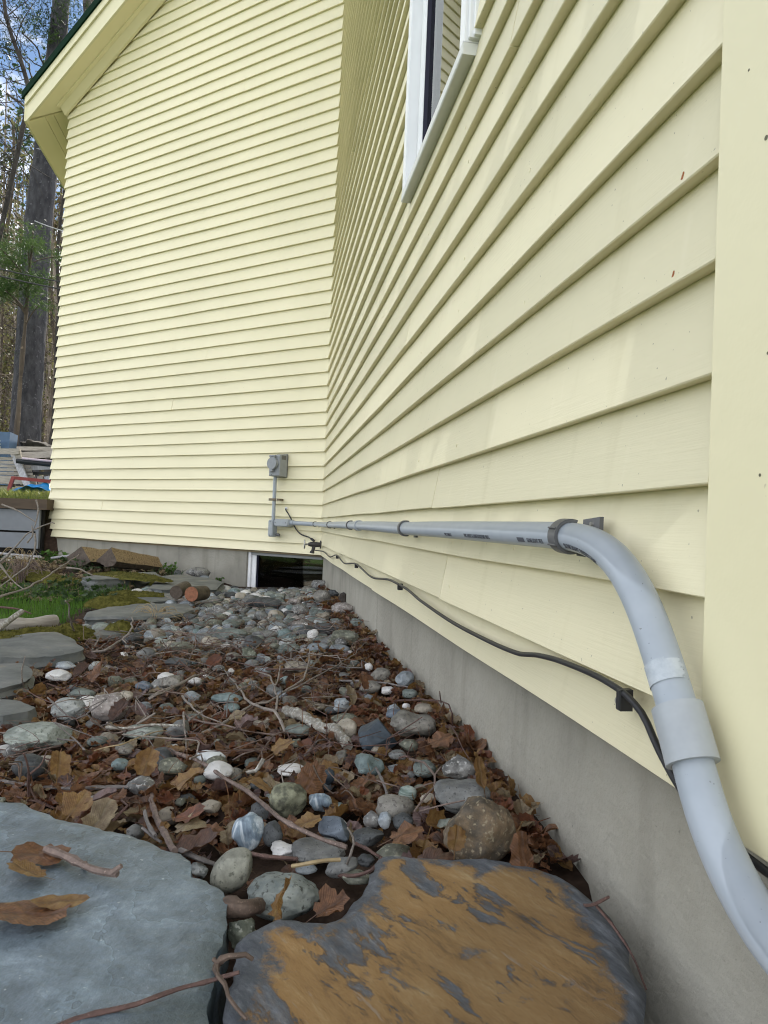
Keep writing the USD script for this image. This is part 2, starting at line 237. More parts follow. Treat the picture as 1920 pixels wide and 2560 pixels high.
# leaves
LEAF = {'brown': ((0.200, 0.086, 0.039), (0.503, 0.234, 0.100)), 'dark': ((0.095, 0.046, 0.030), (0.259, 0.126, 0.074)), 'orange': ((0.366, 0.147, 0.041), (0.600, 0.382, 0.133)), 'tan': ((0.360, 0.221, 0.120), (0.600, 0.494, 0.291)), 'red': ((0.174, 0.057, 0.026), (0.453, 0.158, 0.065)), 'purple': ((0.187, 0.113, 0.099), (0.458, 0.293, 0.265))}
for k, (a, b) in LEAF.items():
    N = {'tc': ('texture_coordinate', {}), 'n': ('noise_texture', {'scale': 85, 'detail': 8, 'roughness': 0.7}), 'r': ('rgb_ramp', {'ramp': [(0.28, tuple(np.array(a) * 0.7)), (0.5, tuple((np.array(a) + b) / 2)), (0.72, tuple(np.array(b) * 1.2))]}),
         'g': ('geometry', {}), 'mr': ('map_range', {'to_min': 0.5, 'to_max': 1.6}), 'hv': ('hsv', {'saturation': 1.0}),
         'sx': ('separate_xyz', {}), 'a1': ('math', {'math_type': 'absolute'}), 'm1': ('math', {'math_type': 'multiply_add', 'value2': -0.9}), 'wv': ('math', {'math_type': 'multiply', 'value2': 9.0}), 'fr': ('math', {'math_type': 'pingpong', 'value2': 0.5}),
         'mn': ('math', {'math_type': 'minimum'}), 'rv': ('rgb_ramp', {'ramp': [(0.0, (0.62, 0.62, 0.62)), (0.05, (0.72, 0.72, 0.72)), (0.11, (1, 1, 1))]}), 'mx': ('mix_color', {'blend_type': 'multiply', 'fac': 0.8}),
         'nb': ('noise_texture', {'scale': 150, 'detail': 4}), 'ab': ('math', {'math_type': 'multiply_add', 'value2': 0.5}), 'b': ('bump', {'strength': 0.8, 'distance': 0.004}),
         'p': ('principled_bsdf', {'roughness': 0.46, 'specular_ior_level': 0.5}), 't': ('translucent_bsdf', {}), 'mc': ('mix_closure', {'fac': 0.18})}
    K = [('tc.object', 'n.vector'), ('n.fac', 'r.fac'), ('g.random_per_island', 'mr.value'), ('mr.result', 'hv.value'), ('r.color', 'hv.color'), ('tc.UV', 'sx.vector'), ('sx.x', 'a1.value1'), ('a1.value', 'm1.value1'), ('sx.y', 'm1.value3'), ('m1.value', 'wv.value1'), ('wv.value', 'fr.value1'),
         ('a1.value', 'mn.value1'), ('fr.value', 'mn.value2'), ('mn.value', 'rv.fac'), ('hv.color', 'mx.a'), ('rv.color', 'mx.b'), ('mx.result', 'p.base_color'), ('mx.result', 't.color'), ('tc.object', 'nb.vector'), ('nb.fac', 'ab.value1'), ('rv.color', 'ab.value3'), ('ab.value', 'b.height'), ('b.normal', 'p.normal'), ('p.BSDF', 'mc.closure1'), ('t.BSDF', 'mc.closure2')]
    M['lf_' + k] = usdkit.material(stage, L + 'dead_leaf_' + k, N, K, surface='mc.closure')
def leafmat(name, a, b, tr=0.35, scale=3.0):
    return usdkit.material(stage, L + name, {'tc': ('texture_coordinate', {}), 'n': ('noise_texture', {'scale': scale, 'detail': 3}), 'r': ('rgb_ramp', {'ramp': [(0.35, a), (0.65, b)]}), 'g': ('geometry', {}), 'mr': ('map_range', {'to_min': 0.65, 'to_max': 1.35}), 'hv': ('hsv', {}), 'p': ('principled_bsdf', {'roughness': 0.5, 'specular_ior_level': 0.3}), 't': ('translucent_bsdf', {}), 'm': ('mix_closure', {'fac': tr})},
        [('tc.object', 'n.vector'), ('n.fac', 'r.fac'), ('g.random_per_island', 'mr.value'), ('mr.result', 'hv.value'), ('r.color', 'hv.color'), ('hv.color', 'p.base_color'), ('hv.color', 't.color'), ('p.BSDF', 'm.closure1'), ('t.BSDF', 'm.closure2')], surface='m.closure')
M['grass'] = leafmat('grass_blades', (0.10, 0.24, 0.03), (0.20, 0.38, 0.06))
M['grass_far'] = leafmat('terrace_grass', (0.20, 0.27, 0.05), (0.40, 0.40, 0.13), scale=2)
M['weed'] = leafmat('weed_leaf', (0.05, 0.10, 0.03), (0.11, 0.18, 0.07), scale=12)
M['moss'] = mat('moss', [(0.32, (0.05, 0.05, 0.012)), (0.5, (0.10, 0.094, 0.022)), (0.7, (0.165, 0.15, 0.04))], 60, 0.95, 0.9, 220, 0.01, spec=0.1)
M['needle'] = leafmat('pine_needles', (0.03, 0.07, 0.025), (0.08, 0.13, 0.045), 0.3, 1.5)
M['needle_lit'] = leafmat('young_pine_needles', (0.06, 0.13, 0.025), (0.12, 0.20, 0.05), 0.35, 1.5)
M['budleaf'] = leafmat('spring_bud_leaf', (0.12, 0.13, 0.045), (0.24, 0.23, 0.09), 0.4, 0.8)
M['drybrush'] = leafmat('dry_brush', (0.11, 0.09, 0.05), (0.22, 0.18, 0.10), 0.3, 0.5)
M['dneedle'] = leafmat('dead_pine_needles', (0.14, 0.055, 0.02), (0.28, 0.12, 0.05), 0.1, 20)
M['straw'] = mat('dry_straw', ramp((0.32, 0.24, 0.13), 0.2), 60, 0.7)
TWC = {'pale': (0.22, 0.19, 0.165), 'birch': (0.25, 0.23, 0.195), 'brownpale': (0.16, 0.118, 0.10), 'grey': (0.15, 0.135, 0.128), 'brown': (0.10, 0.058, 0.048), 'bark': (0.10, 0.07, 0.052)}
for k, c in TWC.items():
    M['tw_' + k] = mat('twig_' + k, ramp(c, 0.35), 90, 0.8, 0.5, 260, 0.002, speck=(0.42, 0.42, 0.38) if k == 'birch' else tuple(np.array(c) * 1.7), speck_scale=140 if k == 'birch' else 260, speck_t=(0.54, 0.6) if k == 'birch' else (0.62, 0.68))
M['tw_straw'] = M['straw']
M['soil'] = mat('bed_soil', [(0.3, (0.03, 0.02, 0.014)), (0.7, (0.08, 0.052, 0.038))], 25, 0.95, 0.8, 60, 0.01)
def bark(name, a, b, sc, st):
    return mat(name, [(0.32, a), (0.5, tuple((np.array(a) + b) / 2)), (0.68, b)], sc, 0.9, 0.9, sc * 1.5, 0.05, stretch=st, speck=tuple(np.array(b) * 1.6), speck_scale=14, speck_t=(0.63, 0.7))
M['pine_bark'] = bark('pine_bark', (0.014, 0.014, 0.017), (0.058, 0.057, 0.062), 9, (1, 1, 0.4))
M['dark_bark'] = bark('dark_bark', (0.018, 0.015, 0.012), (0.05, 0.043, 0.035), 9, (1, 1, 0.28))
M['brown_bark'] = bark('brown_bark', (0.045, 0.034, 0.025), (0.11, 0.085, 0.06), 9, (1, 1, 0.28))
M['pale_bark'] = bark('pale_bark', (0.12, 0.095, 0.07), (0.30, 0.25, 0.20), 6, (1, 1, 0.4))
def flakes(N, K, sc=5.5, steps=8.0, wb=0.9, dark=(0.42, 0.44, 0.45)):
    N.update({'fn': ('noise_texture', {'scale': sc, 'detail': 5, 'roughness': 0.55, 'distortion': 0.3}), 'fm': ('math', {'math_type': 'multiply', 'value2': steps}), 'ff': ('math', {'math_type': 'fraction'}), 'fl': ('math', {'math_type': 'floor'}),
              'fr': ('rgb_ramp', {'ramp': [(0.0, dark), (0.05, (1.28, 1.3, 1.3)), (0.16, (1, 1, 1)), (1.0, (0.93, 0.93, 0.93))]}), 'fx': ('mix_color', {'blend_type': 'multiply', 'fac': wb, 'use_clamp': False}), 'fh': ('math', {'math_type': 'multiply_add', 'value2': 0.8})})
    src = [k for k in K if k[1] == 'p.base_color'][0]; K.remove(src); bl = [k for k in K if k[1] == 'b.height'][0]; K.remove(bl)
    K += [('ma.vector', 'fn.vector'), ('fn.fac', 'fm.value1'), ('fm.value', 'ff.value1'), ('fm.value', 'fl.value1'), ('ff.value', 'fr.fac'), (src[0], 'fx.a'), ('fr.color', 'fx.b'), ('fx.result', 'p.base_color'), ('fl.value', 'fh.value1'), (bl[0], 'fh.value3'), ('fh.value', 'b.height')]
M['slate'] = mat('grey_slate', [(0.25, (0.042, 0.057, 0.068)), (0.42, (0.082, 0.107, 0.126)), (0.56, (0.124, 0.157, 0.184)), (0.74, (0.235, 0.285, 0.325))], 20, 0.40, 0.9, 70, 0.003, spec=0.5, detail=12, ramp2=[(0.36, (0.50, 0.55, 0.50)), (0.47, (0.80, 0.84, 0.81)), (0.53, (1.08, 1.10, 1.12)), (0.64, (1.5, 1.53, 1.56))], scale2=3.6, mixf=0.9, speck=(0.36, 0.40, 0.42), speck_scale=120, speck_t=(0.71, 0.75), distortion=0.4, extra=flakes, nr=0.78)
M['path_slate'] = mat('path_slate', [(0.30, (0.085, 0.09, 0.088)), (0.5, (0.13, 0.137, 0.132)), (0.72, (0.19, 0.19, 0.18))], 10, 0.65, 0.5, 70, 0.004, detail=8, ramp2=[(0.35, (0.75, 0.78, 0.78)), (0.6, (1, 1, 1)), (0.7, (1.35, 1.15, 0.9))], scale2=5, mixf=0.8, nr=0.75, extra=lambda N, K: flakes(N, K, 7.0, 6.0, 0.5))
def rustslab():
    N = {'tc': ('texture_coordinate', {}), 'ma': ('mapping', {'rotation': (0, 0, 0.95)}), 'mb': ('mapping', {'scale': (1.0, 3.2, 2.0)}), 'mc': ('mapping', {'scale': (1.0, 2.6, 2.0), 'location': (0.37, 0.2, 0.0)}), 'md': ('mapping', {'scale': (1.0, 9.0, 3.0)}),
         'n1': ('noise_texture', {'scale': 11, 'detail': 14, 'roughness': 0.80, 'distortion': 0.25}), 'r1': ('rgb_ramp', {'ramp': [(0.24, (0.06, 0.042, 0.026)), (0.36, (0.17, 0.102, 0.042)), (0.46, (0.31, 0.18, 0.062)), (0.57, (0.36, 0.225, 0.09)), (0.67, (0.44, 0.32, 0.165)), (0.80, (0.55, 0.49, 0.36))]}),
         'nv': ('noise_texture', {'scale': 3.0, 'detail': 4}), 'rv': ('rgb_ramp', {'ramp': [(0.32, (0.58, 0.56, 0.54)), (0.5, (0.95, 0.95, 0.95)), (0.68, (1.2, 1.12, 1.0))]}), 'mv': ('mix_color', {'blend_type': 'multiply', 'fac': 0.9, 'use_clamp': False}),
         'n2': ('noise_texture', {'scale': 6.5, 'detail': 14, 'roughness': 0.70, 'distortion': 0.3}), 'r2': ('rgb_ramp', {'ramp': [(0.548, (0, 0, 0)), (0.575, (0.85, 0.85, 0.85)), (0.63, (1, 1, 1))]}),
         'n3': ('noise_texture', {'scale': 22, 'detail': 10, 'roughness': 0.78}), 'r3': ('rgb_ramp', {'ramp': [(0.28, (0.035, 0.042, 0.052)), (0.50, (0.105, 0.118, 0.135)), (0.62, (0.19, 0.205, 0.225)), (0.74, (0.40, 0.42, 0.44))]}),
         'n4': ('noise_texture', {'scale': 7, 'detail': 8, 'roughness': 0.72}), 'r4': ('rgb_ramp', {'ramp': [(0.60, (0, 0, 0)), (0.68, (0.55, 0.55, 0.55))]}), 'm4': ('mix_color', {'b': (0.34, 0.335, 0.32)}),
         'at': ('attribute', {'attribute': 'rim'}), 'ar': ('math', {'math_type': 'multiply_add', 'value2': 0.42}), 'rr': ('rgb_ramp', {'ramp': [(0.66, (0, 0, 0)), (0.74, (1, 1, 1))]}), 'mm': ('math', {'math_type': 'maximum'}), 'mx': ('mix_color', {}),
         'n5': ('noise_texture', {'scale': 12, 'detail': 9, 'roughness': 0.7}), 'n6': ('noise_texture', {'scale': 60, 'detail': 8, 'roughness': 0.75}), 'ab': ('math', {'math_type': 'multiply_add', 'value2': 0.5}), 'ac': ('math', {'math_type': 'multiply_add', 'value2': -0.35}), 'b': ('bump', {'strength': 1.0, 'distance': 0.006}), 'p': ('principled_bsdf', {'roughness': 0.6, 'specular_ior_level': 0.45})}
    K = [('tc.object', 'ma.vector'), ('ma.vector', 'mb.vector'), ('ma.vector', 'mc.vector'), ('ma.vector', 'md.vector'), ('mb.vector', 'n1.vector'), ('n1.fac', 'r1.fac'), ('ma.vector', 'nv.vector'), ('nv.fac', 'rv.fac'), ('r1.color', 'mv.a'), ('rv.color', 'mv.b'), ('mc.vector', 'n2.vector'), ('n2.fac', 'r2.fac'), ('mb.vector', 'n3.vector'), ('n3.fac', 'r3.fac'),
         ('md.vector', 'n4.vector'), ('n4.fac', 'r4.fac'), ('mv.result', 'm4.a'), ('r4.color', 'm4.fac'), ('n5.fac', 'ar.value3'), ('tc.object', 'n5.vector'), ('at.fac', 'ar.value1'), ('ar.value', 'rr.fac'), ('rr.color', 'mm.value1'), ('r2.color', 'mm.value2'), ('mm.value', 'mx.fac'), ('m4.result', 'mx.a'), ('r3.color', 'mx.b'), ('mx.result', 'p.base_color'),
         ('mb.vector', 'n6.vector'), ('n6.fac', 'ab.value1'), ('n1.fac', 'ab.value3'), ('mm.value', 'ac.value1'), ('ab.value', 'ac.value3'), ('ac.value', 'b.height'), ('b.normal', 'p.normal')]
    return usdkit.material(stage, L + 'rusty_slab', N, K, surface='p.BSDF')
M['rusty_slab'] = rustslab()
M['wood_grey'] = mat('weathered_wood', ramp((0.33, 0.30, 0.265), 0.35), 8, 0.85, 0.4, 30, 0.004, stretch=(1, 1, 8))
M['wood_pale'] = mat('pale_weathered_wood', ramp((0.36, 0.36, 0.38), 0.3), 8, 0.85, 0.4, 30, 0.004, stretch=(6, 6, 1))
M['log_end'] = mat('log_end_grain', ramp((0.085, 0.066, 0.052), 0.3), 60, 0.9, 0.5, 160, 0.003)
M['log_face'] = mat('split_log_face', [(0.3, (0.06, 0.04, 0.022)), (0.42, (0.22, 0.155, 0.082)), (0.7, (0.34, 0.25, 0.14))], 9, 0.85, 0.6, 45, 0.006, rot=0.5, stretch=(2, 9, 9))
M['log_bark'] = mat('log_bark', ramp((0.10, 0.08, 0.055), 0.4), 40, 0.9, 0.7, 90, 0.005)
M['log_red'] = mat('log_red_end', ramp((0.24, 0.10, 0.055), 0.3), 60, 0.85, 0.4, 120, 0.003)
M['deck_cap'] = mat('brown_cap_board', ramp((0.075, 0.052, 0.033), 0.2), 6, 0.7, 0.3, 60, 0.003, stretch=(1, 6, 6))
M['deck_board'] = mat('grey_blue_board', ramp((0.19, 0.205, 0.225), 0.1), 6, 0.6, 0.2, 60, 0.002)
M['deck_dark'] = mat('dark_gap', ramp((0.012, 0.011, 0.010)), 6, 0.9)
M['tarp'] = mat('blue_tarp', ramp((0.01, 0.24, 0.62), 0.25), 14, 0.35, 0.3, 30, 0.01)
M['redpaint'] = mat('red_paint', ramp((0.20, 0.028, 0.024), 0.15), 12, 0.5)
M['bluebin'] = mat('blue_plastic', ramp((0.06, 0.11, 0.19), 0.15), 8, 0.45)
M['blackpipe'] = mat('black_pipe', ramp((0.012, 0.014, 0.018)), 8, 0.4)
M['lilac'] = mat('pale_lilac_plastic', ramp((0.5, 0.42, 0.5)), 8, 0.4)
M['wire'] = mat('wire', ramp((0.03, 0.03, 0.032)), 8, 0.5)
M['rope'] = mat('pale_rope', ramp((0.42, 0.42, 0.44)), 8, 0.6)

# ---------------------------------------------------------------- measured positions (metres)
FLAGS= {"rust":[[-0.1155,0.6175],[-0.1175,0.6349],[-0.1191,0.6533],[-0.1223,0.6876],[-0.1252,0.7284],[-0.1212,0.749],[-0.1078,0.7669],[-0.0934,0.781],[-0.0691,0.7806],[-0.0397,0.7789],[-0.0217,0.8009],[-0.0077,0.8361],[-0.0007,0.8633],[0.0035,0.893],[0.0095,0.9197],[0.0318,0.9271],[0.0632,0.9202],[0.1103,0.9169],[0.1566,0.9147],[0.1981,0.9018],[0.2201,0.878],[0.2385,0.8445],[0.2524,0.8132],[0.2579,0.7688],[0.2583,0.7461],[0.2532,0.7086],[0.251,0.6782],[0.24,0.639],[0.2149,0.5783],[0.1557,0.5298],[0.0551,0.5049],[-0.0529,0.5093],[-0.102,0.561]],"grey":[[-0.5296,1.063],[-0.4996,1.0694],[-0.4645,1.0433],[-0.4274,1.0188],[-0.3691,0.99],[-0.316,0.97],[-0.2789,0.9482],[-0.2521,0.9277],[-0.2347,0.926],[-0.2183,0.9088],[-0.2082,0.8648],[-0.193,0.8613],[-0.176,0.8458],[-0.1591,0.8344],[-0.1511,0.7908],[-0.1449,0.7472],[-0.1403,0.7005],[-0.1338,0.6507],[-0.1299,0.6215],[-0.1026,0.4911],[-0.3172,0.4808],[-0.5375,0.7523],[-0.6538,0.994],[-0.5907,1.0503]],"A":[[-1.1102,2.0578],[-1.0747,2.1176],[-1.0212,2.1411],[-0.9416,2.0317],[-0.9114,1.9747],[-0.8937,1.8857],[-0.9155,1.8104],[-0.984,1.8109]],"A2":[[-0.9048,1.6849],[-0.8601,1.7036],[-0.8161,1.7072],[-0.7569,1.6481],[-0.7509,1.6115],[-0.7861,1.5608],[-0.8357,1.5594]],"B":[[-1.3426,2.4079],[-1.2586,2.4713],[-1.1964,2.5762],[-1.1368,2.611],[-1.0439,2.5275],[-0.9079,2.3019],[-0.9504,2.2232],[-1.0332,2.1718],[-1.0873,2.1407],[-1.1889,2.1369]],"C":[[-1.1596,2.7711],[-1.126,2.9336],[-1.0684,3.0466],[-0.9998,2.9482],[-0.9832,2.8211],[-1.0404,2.7336],[-1.0992,2.6978]],"D":[[-1.328,3.3936],[-1.3238,3.6134],[-1.2469,3.7731],[-0.9976,3.8702],[-0.9121,3.6422],[-0.9343,3.4061],[-1.0887,3.2658],[-1.277,3.2173]],"E":[[-1.4181,4.1298],[-1.3713,4.3751],[-1.1927,4.4039],[-1.1212,4.0726],[-1.253,3.8097]],"F":[[-1.6502,5.5528],[-1.5587,5.7435],[-1.3038,5.5842],[-1.1049,5.2209],[-1.0364,4.6692],[-1.2986,4.4084],[-1.4325,4.5673]],"G":[[-1.9859,4.922],[-2.0411,5.2744],[-1.7202,5.6373],[-1.5773,5.3043],[-1.666,4.9584],[-1.8377,4.7802]]}
LEAVES= [[[-0.3904,0.8799,0.104],"brown",0,0.08,0.3,0.1,0.1,"brown leaf lying flat under the short twig on the grey slab",11],[[-0.3813,0.8354,0.106],"orange",0,0.055,2.9,-0.25,0.2,"small orange brown folded leaf on the grey slab",12],[[-0.344,0.753,0.104],"brown",0,0.09,0.15,0.05,-0.08,"large dull brown leaf lying flat on the grey slab at the left edge",13],[[-0.3183,0.7741,0.106],"orange",2,0.06,0.3,0.05,0.1,"orange tip of a leaf on the grey slab",14],[[-0.5602,1.6233,0.0826],"dark",0,0.075,0.5,-0.9,0.3,"dark brown leaf standing against the pinkish speckled boulder",21],[[-0.5176,1.628,0.0832],"purple",0,0.055,2.5,-0.6,-0.3,"purplish brown leaf beside the pinkish speckled boulder",22],[[-0.3934,1.2954,0.0795],"orange",0,0.075,1.4,-0.95,0.2,"pointed orange brown leaf standing upright by the dark green oval stone",23],[[-0.2985,1.2102,0.0864],"orange",0,0.075,0.2,-0.55,0.15,"broad round orange brown leaf in front of the dark green oval stone",24],[[-0.5344,1.2683,0.0823],"orange",0,0.075,1.9,-0.7,0.5,"curled orange brown leaf left of the middle, near the pale green grey boulder",25],[[-0.4347,1.0956,0.0782],"orange",1,0.07,1.2,-0.6,0.2,"crumpled orange brown leaf at the far edge of the grey slab",26],[[-0.3849,1.0585,0.0789],"tan",0,0.065,1.1,-0.7,0.3,"pale tan leaf at the far edge of the grey slab",27],[[-0.4118,1.1184,0.0786],"purple",0,0.08,0.4,-0.5,-0.2,"large purplish brown leaf behind the pale tan leaf",28],[[-0.2593,1.0609,0.0869],"red",0,0.065,0.0,-0.4,0.2,"reddish brown curled leaf right of the thick scaly twig",29],[[-0.2269,0.9718,0.0825],"dark",0,0.085,0.2,-0.35,0.1,"large dark leaf left of the olive tan egg stone",30],[[-0.258,1.0434,0.0769],"tan",1,0.075,0.1,-0.3,0.1,"pale dull leaf left of the blue and white marbled stone",31],[[-0.1744,1.3769,0.0926],"orange",1,0.075,0.4,-0.55,0.2,"bright orange leaf in the middle of the bed",32],[[-0.1738,1.175,0.091],"orange",0,0.062,2.8,-0.5,0.1,"orange toothed leaf overlapping the lichen covered boulder",33],[[-0.0999,1.2015,0.0956],"brown",0,0.085,1.1,-0.6,0.5,"large brown leaf beside the dark blue egg shaped stone",34],[[-0.2747,1.5529,0.0841],"purple",1,0.09,0.2,-0.25,0.1,"flat purplish grey leaf behind the red brown twig",35],[[-0.0917,1.0434,0.0896],"orange",1,0.065,0.3,-0.3,0.2,"orange brown leaf lying across the blue slate slab",36],[[0.1065,0.9289,0.1228],"orange",0,0.045,1.3,-1.0,0.3,"orange pointed leaf standing against the large brown boulder",37],[[0.1823,0.8944,0.115],"brown",2,0.085,1.7,-1.0,0.2,"long brown leaf standing between the large brown boulder and the foundation",38],[[0.159,1.1109,0.147],"orange",2,0.06,1.9,-1.1,0.1,"rolled orange brown leaf standing against the foundation beside the rough dark rock",39],[[0.0426,0.9874,0.1006],"brown",1,0.08,0.2,-0.3,0.1,"dark brown leaf in front of the dark pebble",40],[[0.075,0.9219,0.0983],"dark",1,0.085,0.2,-0.3,0.1,"dark leaf behind the back edge of the rusty slab",42],[[-0.061,1.7692,0.1076],"tan",2,0.07,2.0,-0.8,0.2,"narrow curled tan leaf beside the glinting white grey stone",44],[[0.1161,1.3638,0.1212],"brown",1,0.08,0.3,-0.4,0.3,"brown leaf below the grey peanut shaped stone by the foundation",45],[[-0.7481,1.9858,0.0915],"brown",0,0.1,0.4,-1.0,0.2,"large curled brown leaf standing behind the white stone at the path",46],[[-0.8171,2.0504,0.0761],"dark",0,0.07,1.0,-0.7,0.2,"dark leaf beside the large curled brown leaf at the path",47],[[-1.2062,2.8504,0.0703],"tan",0,0.07,0.1,-0.5,0.1,"pale orange leaf on the moss beside the lawn",48],[[-0.4865,2.2028,0.0855],"red",0,0.075,0.4,-0.7,0.6,"hollow curled red brown leaf left of the forked pale twig",49],[[-0.034,1.8724,0.1134],"brown",0,0.06,2.1,-0.9,0.3,"curled brown leaf on the left of the tan grey stone near the foundation",50],[[-0.3081,1.6342,0.0783],"tan",1,0.065,0.3,-0.4,0.2,"pale pinkish leaf below the small teal stone",51],[[-0.0435,0.8206,0.085],"brown",1,0.07,0.3,-0.4,0.2,"brown leaf lying at the foot of the big grey green stone",60],[[-0.0937,0.798,0.1],"orange",1,0.085,0.1,-1.1,0.1,"brown leaf stuck to the front of the big grey green stone",61]]
MOSS= [[-1.2168,2.6686,0.0653,0.19,0.05,0.028,"moss strip along the back of the thick grey path slab",0.35],[-1.1626,2.7847,0.0654,0.1,0.045,0.028,"moss patch between the lawn and the small mossy slab",0.2],[-1.0068,2.8886,0.0509,0.07,0.05,0.05,"round moss cushion at the right end of the small mossy slab",0.1],[-1.3533,3.8041,0.0503,0.17,0.07,0.05,"thick yellow green moss cushion on the path edge beside the weeds",0.2],[-1.4112,4.284,0.0504,0.22,0.06,0.03,"long moss strip behind the narrow mossy slab",0.1],[-1.3058,4.1319,0.0755,0.12,0.04,0.012,"thin moss patch on the narrow mossy slab",0.1],[-1.6764,4.9889,0.1002,0.36,0.1,0.03,"wide moss sheet on the dark slab under the split logs",-0.5],[-2.4938,5.2982,0.04,0.45,0.12,0.05,"mossy bank at the left below the grey boarded wall",-0.3],[-1.6078,5.2095,0.0403,0.3,0.07,0.03,"moss at the foot of the dark mossy slab",-0.4],[-1.2279,2.4627,0.0752,0.1,0.03,0.018,"small moss patch at the left edge by the weathered branch",0.3]]
SPRIG= [[[[-2.1624,4.2,0.2168],[-2.0692,4.2,0.319],[-2.0197,4.2,0.3801],[-1.9817,4.2,0.4079],[-1.9306,4.2,0.4363],[-1.866,4.2,0.4587],[-1.8623,4.2,0.4509]],[[-1.9739,4.2,0.5791],[-1.966,4.2,0.5532],[-1.9634,4.2,0.5007],[-1.9703,4.2,0.4412],[-1.9817,4.2,0.4079]],[[-2.2177,4.3,0.5458],[-2.163,4.3,0.5279],[-2.108,4.3,0.5066],[-2.0178,4.3,0.4531]],[[-2.0108,4.2,0.3345],[-1.9869,4.2,0.3814],[-1.9929,4.2,0.4337]],[[-1.9709,4.2,0.3887],[-1.9692,4.2,0.2903],[-2.0039,4.2,0.197],[-2.0736,4.2,0.1483],[-2.1553,4.2,0.0795]],[[-2.094,4.2,0.2917],[-2.1254,4.2,0.2642],[-2.1627,4.2,0.2233]]],[[[-1.8559,3.6,0.0869],[-1.8281,3.7,0.1045],[-1.802,3.8,0.1263],[-1.818,4.0,0.1531],[-1.8332,4.2,0.1975],[-1.8539,4.4,0.2267],[-1.8829,4.6,0.2593]],[[-2.1202,5.0,0.1449],[-2.0261,5.0,0.1371],[-1.9462,5.0,0.1013],[-1.818,5.0,0.0364]],[[-2.0591,4.0,0.2244],[-2.0054,4.0,0.1517],[-1.9274,4.0,0.0925]]],[[[-1.5352,3.0,0.1177],[-1.4649,3.0,0.1159],[-1.4078,3.0,0.0996]]]]
